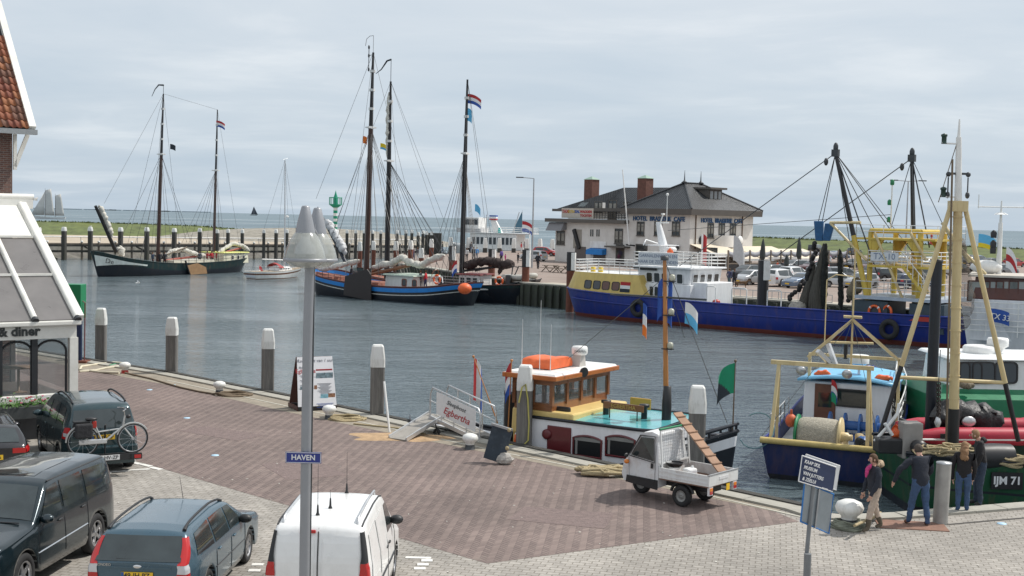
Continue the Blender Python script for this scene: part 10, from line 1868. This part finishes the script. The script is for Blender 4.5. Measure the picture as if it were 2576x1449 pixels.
for u,v,a,b_,sc,l in ((1174,656,WH,DK,1,'person in a white jacket with dark backpack on the far quay'),(1191,654,DK,DK,1.05,'dark-clad person beside the one in a blue jacket'),(1199,653,(.02,.22,.55),JN,1,'person in a bright blue jacket on the far quay'),(1185,636,DK,JN,1.05,'person in black striding past the ferry bow'),(1261,660,(.12,.07,.28),DK,1,'adult in purple-grey holding a child in pink'),(1271,660,(.6,.05,.25),(.5,.03,.2),.65,'small child dressed in pink on the far quay'),(1303,663,DK,DK,.8,'child in dark clothes near the silver car'),(1311,636,RD,WH,1.05,'person in red jacket and white trousers before the ferry'),(1319,634,(.08,.04,.10),DK,1.05,'person in dark purple beside the one in red'),(1353,677,DK,DK,1.1,'person all in black standing left of the hotel'),(1834,723,(.05,.06,.12),(.09,.14,.16),1.02,'man in navy walking a dog along the car park'),(1847,722,DK,DK,.98,'woman in black walking with the man in navy'),(1028,657,(.4,.4,.42),JN,1,'person in pale grey in the group left on the far quay'),(1040,655,(.10,.03,.09),JN,1.05,'person in plum in the group left on the far quay'),(1050,655,(.12,.12,.13),WH,1,'person in grey with white trousers in the left group'),(1018,660,(.5,.1,.12),DK,.7,'child with red cap in the left group'),(2088,657,(.5,.05,.3),DK,.8,'child in magenta below the grass dike'),(1955,693,(.6,.12,.06),DK,1,'terrace guest in orange-red'),(1968,695,DK,DK,1.05,'terrace guest in black'),(1862,690,DK,DK,1.1,'dark figure under the hotel awning')): fperson(l,G(u,v,FZ),a,b_,sc,random.uniform(0,6.2))
def onboat(b,u,y,z,top,leg,l,sc=1.0): q=b.q(u,690,y); fperson(l,b.W((q.x,y,z)),top,leg,sc,random.uniform(0,6.2),group='people aboard the boats')
for u,a,l in ((384,(.04,.07,.12),'crew member in blue standing at the main mast of the green barge'),(402,DK,'crew member in black by the green barge main mast'),(414,DK,'dark-clad crew member just right of the green barge mast'),(502,(.06,.07,.09),'grey-clad person amidships on the green barge'),(521,(.3,.03,.04),'person in dark red amidships on the green barge'),(532,RD,'person in bright red left of the mizzen mast'),(546,RD,'second person in bright red at the cream deckhouse')): onboat(BL,u,.6,1.05,a,DK,l)
onboat(BB,884,.3,1.2,DK,JN,'person in black on the foredeck of the blue-banded barge'); onboat(BB,1071,.3,1.2,RD,(.03,.04,.1),'person in red at the helm of the blue-banded barge'); onboat(BB,1058,.6,1.2,(.1,.1,.11),DK,'person in grey beside the helmsman in red')
# cyclist and dog
p=G(1113,640,FZ); fperson('cyclist in dark jacket at the left end of the far quay',p+Vector((0,0,.25)),(.06,.07,.06),JN,1,0.3); t=thing('bicycle','bicycle under the cyclist at the left end of the far quay','bicycle',p,.3)
for x in (-.52,.52): MB().torus((x,0,.34),.32,.03,(0,1,0),16,5).build('wheel',rubber,t)
MB().path([(-.52,0,.34),(-.2,0,.85),(.4,0,.85),(.0,0,.34),(-.2,0,.85)],.03,5).build('frame',aluf,t); MB().tube((.52,0,.34),(.38,0,1.05),.025,n=5).build('fork',aluf,t)
p=G(1864,726,FZ); V=[(0,0,.55),(.28,0,.56),(.45,0,.56),(.58,0,.72),(.70,0,.76),(.86,0,.72),(-.25,0,.55),(-.40,0,.54),(-.62,0,.62)]; E=[(0,1),(1,2),(2,3),(3,4),(4,5),(0,6),(6,7),(7,8)]; Rd=[.13,.15,.12,.075,.08,.04,.12,.10,.025]
for x,pr in ((.40,2),(-.36,7)):
 for sg in (1,-1): i=len(V); V+=[(x,sg*.09,.42),(x+(.06 if x<0 else -.02),sg*.09,.26),(x-(.05 if x<0 else 0),sg*.09,.13),(x+.02,sg*.09,.03)]; E+=[(pr,i),(i,i+1),(i+1,i+2),(i+2,i+3)]; Rd+=[.075,.045,.03,.03]
me=bpy.data.meshes.new('dog'); me.from_pydata(V,E,[]); o=bpy.data.objects.new('dog',me); COL.objects.link(o); o.modifiers.new('skin','SKIN').use_smooth_shade=True
for i,d in enumerate(me.skin_vertices[0].data): d.radius=(Rd[i],Rd[i]); d.use_root=(i==0)
o.modifiers.new('sub','SUBSURF').levels=1; me.materials.append(cl('brown_dog_coat',(.12,.07,.035))); o.location=p; o.rotation_euler=(0,0,R(-10)); tag(o,'brown dog walked along the car park by the couple','dog')
# gulls
def gull(p,hd,lab,fly=False):
 t=thing('gull',lab,'gull',p,hd); MB().ell((0,0,.1),(.2,.08,.08),10,6).build('body',white,t); MB().ell((.19,0,.17),(.06,.05,.05),8,5).build('head',white,t); MB().tube((.24,0,.17),(.30,0,.16),.012,.004,5).build('beak',yellow,t)
 for sg in (1,-1):
  P=[(.08,sg*.06,.12),(.06,sg*.35,.32),(-.02,sg*.7,.22)] if fly else [(.1,sg*.07,.13),(-.1,sg*.09,.12),(-.28,sg*.04,.1)]; MB().path(P,[.05,.04,.01],6).build('wing',mat('gull_grey',(.35,.37,.40),.7),t)
gull(G(345,722,WZ)+Vector((0,0,.3)),.4,'white gull flying low over the water below the green barge',True); q=PL(227,571,JA,(jn.x,jn.y)); gull(q,.2,'gull perched on the third jetty pile')
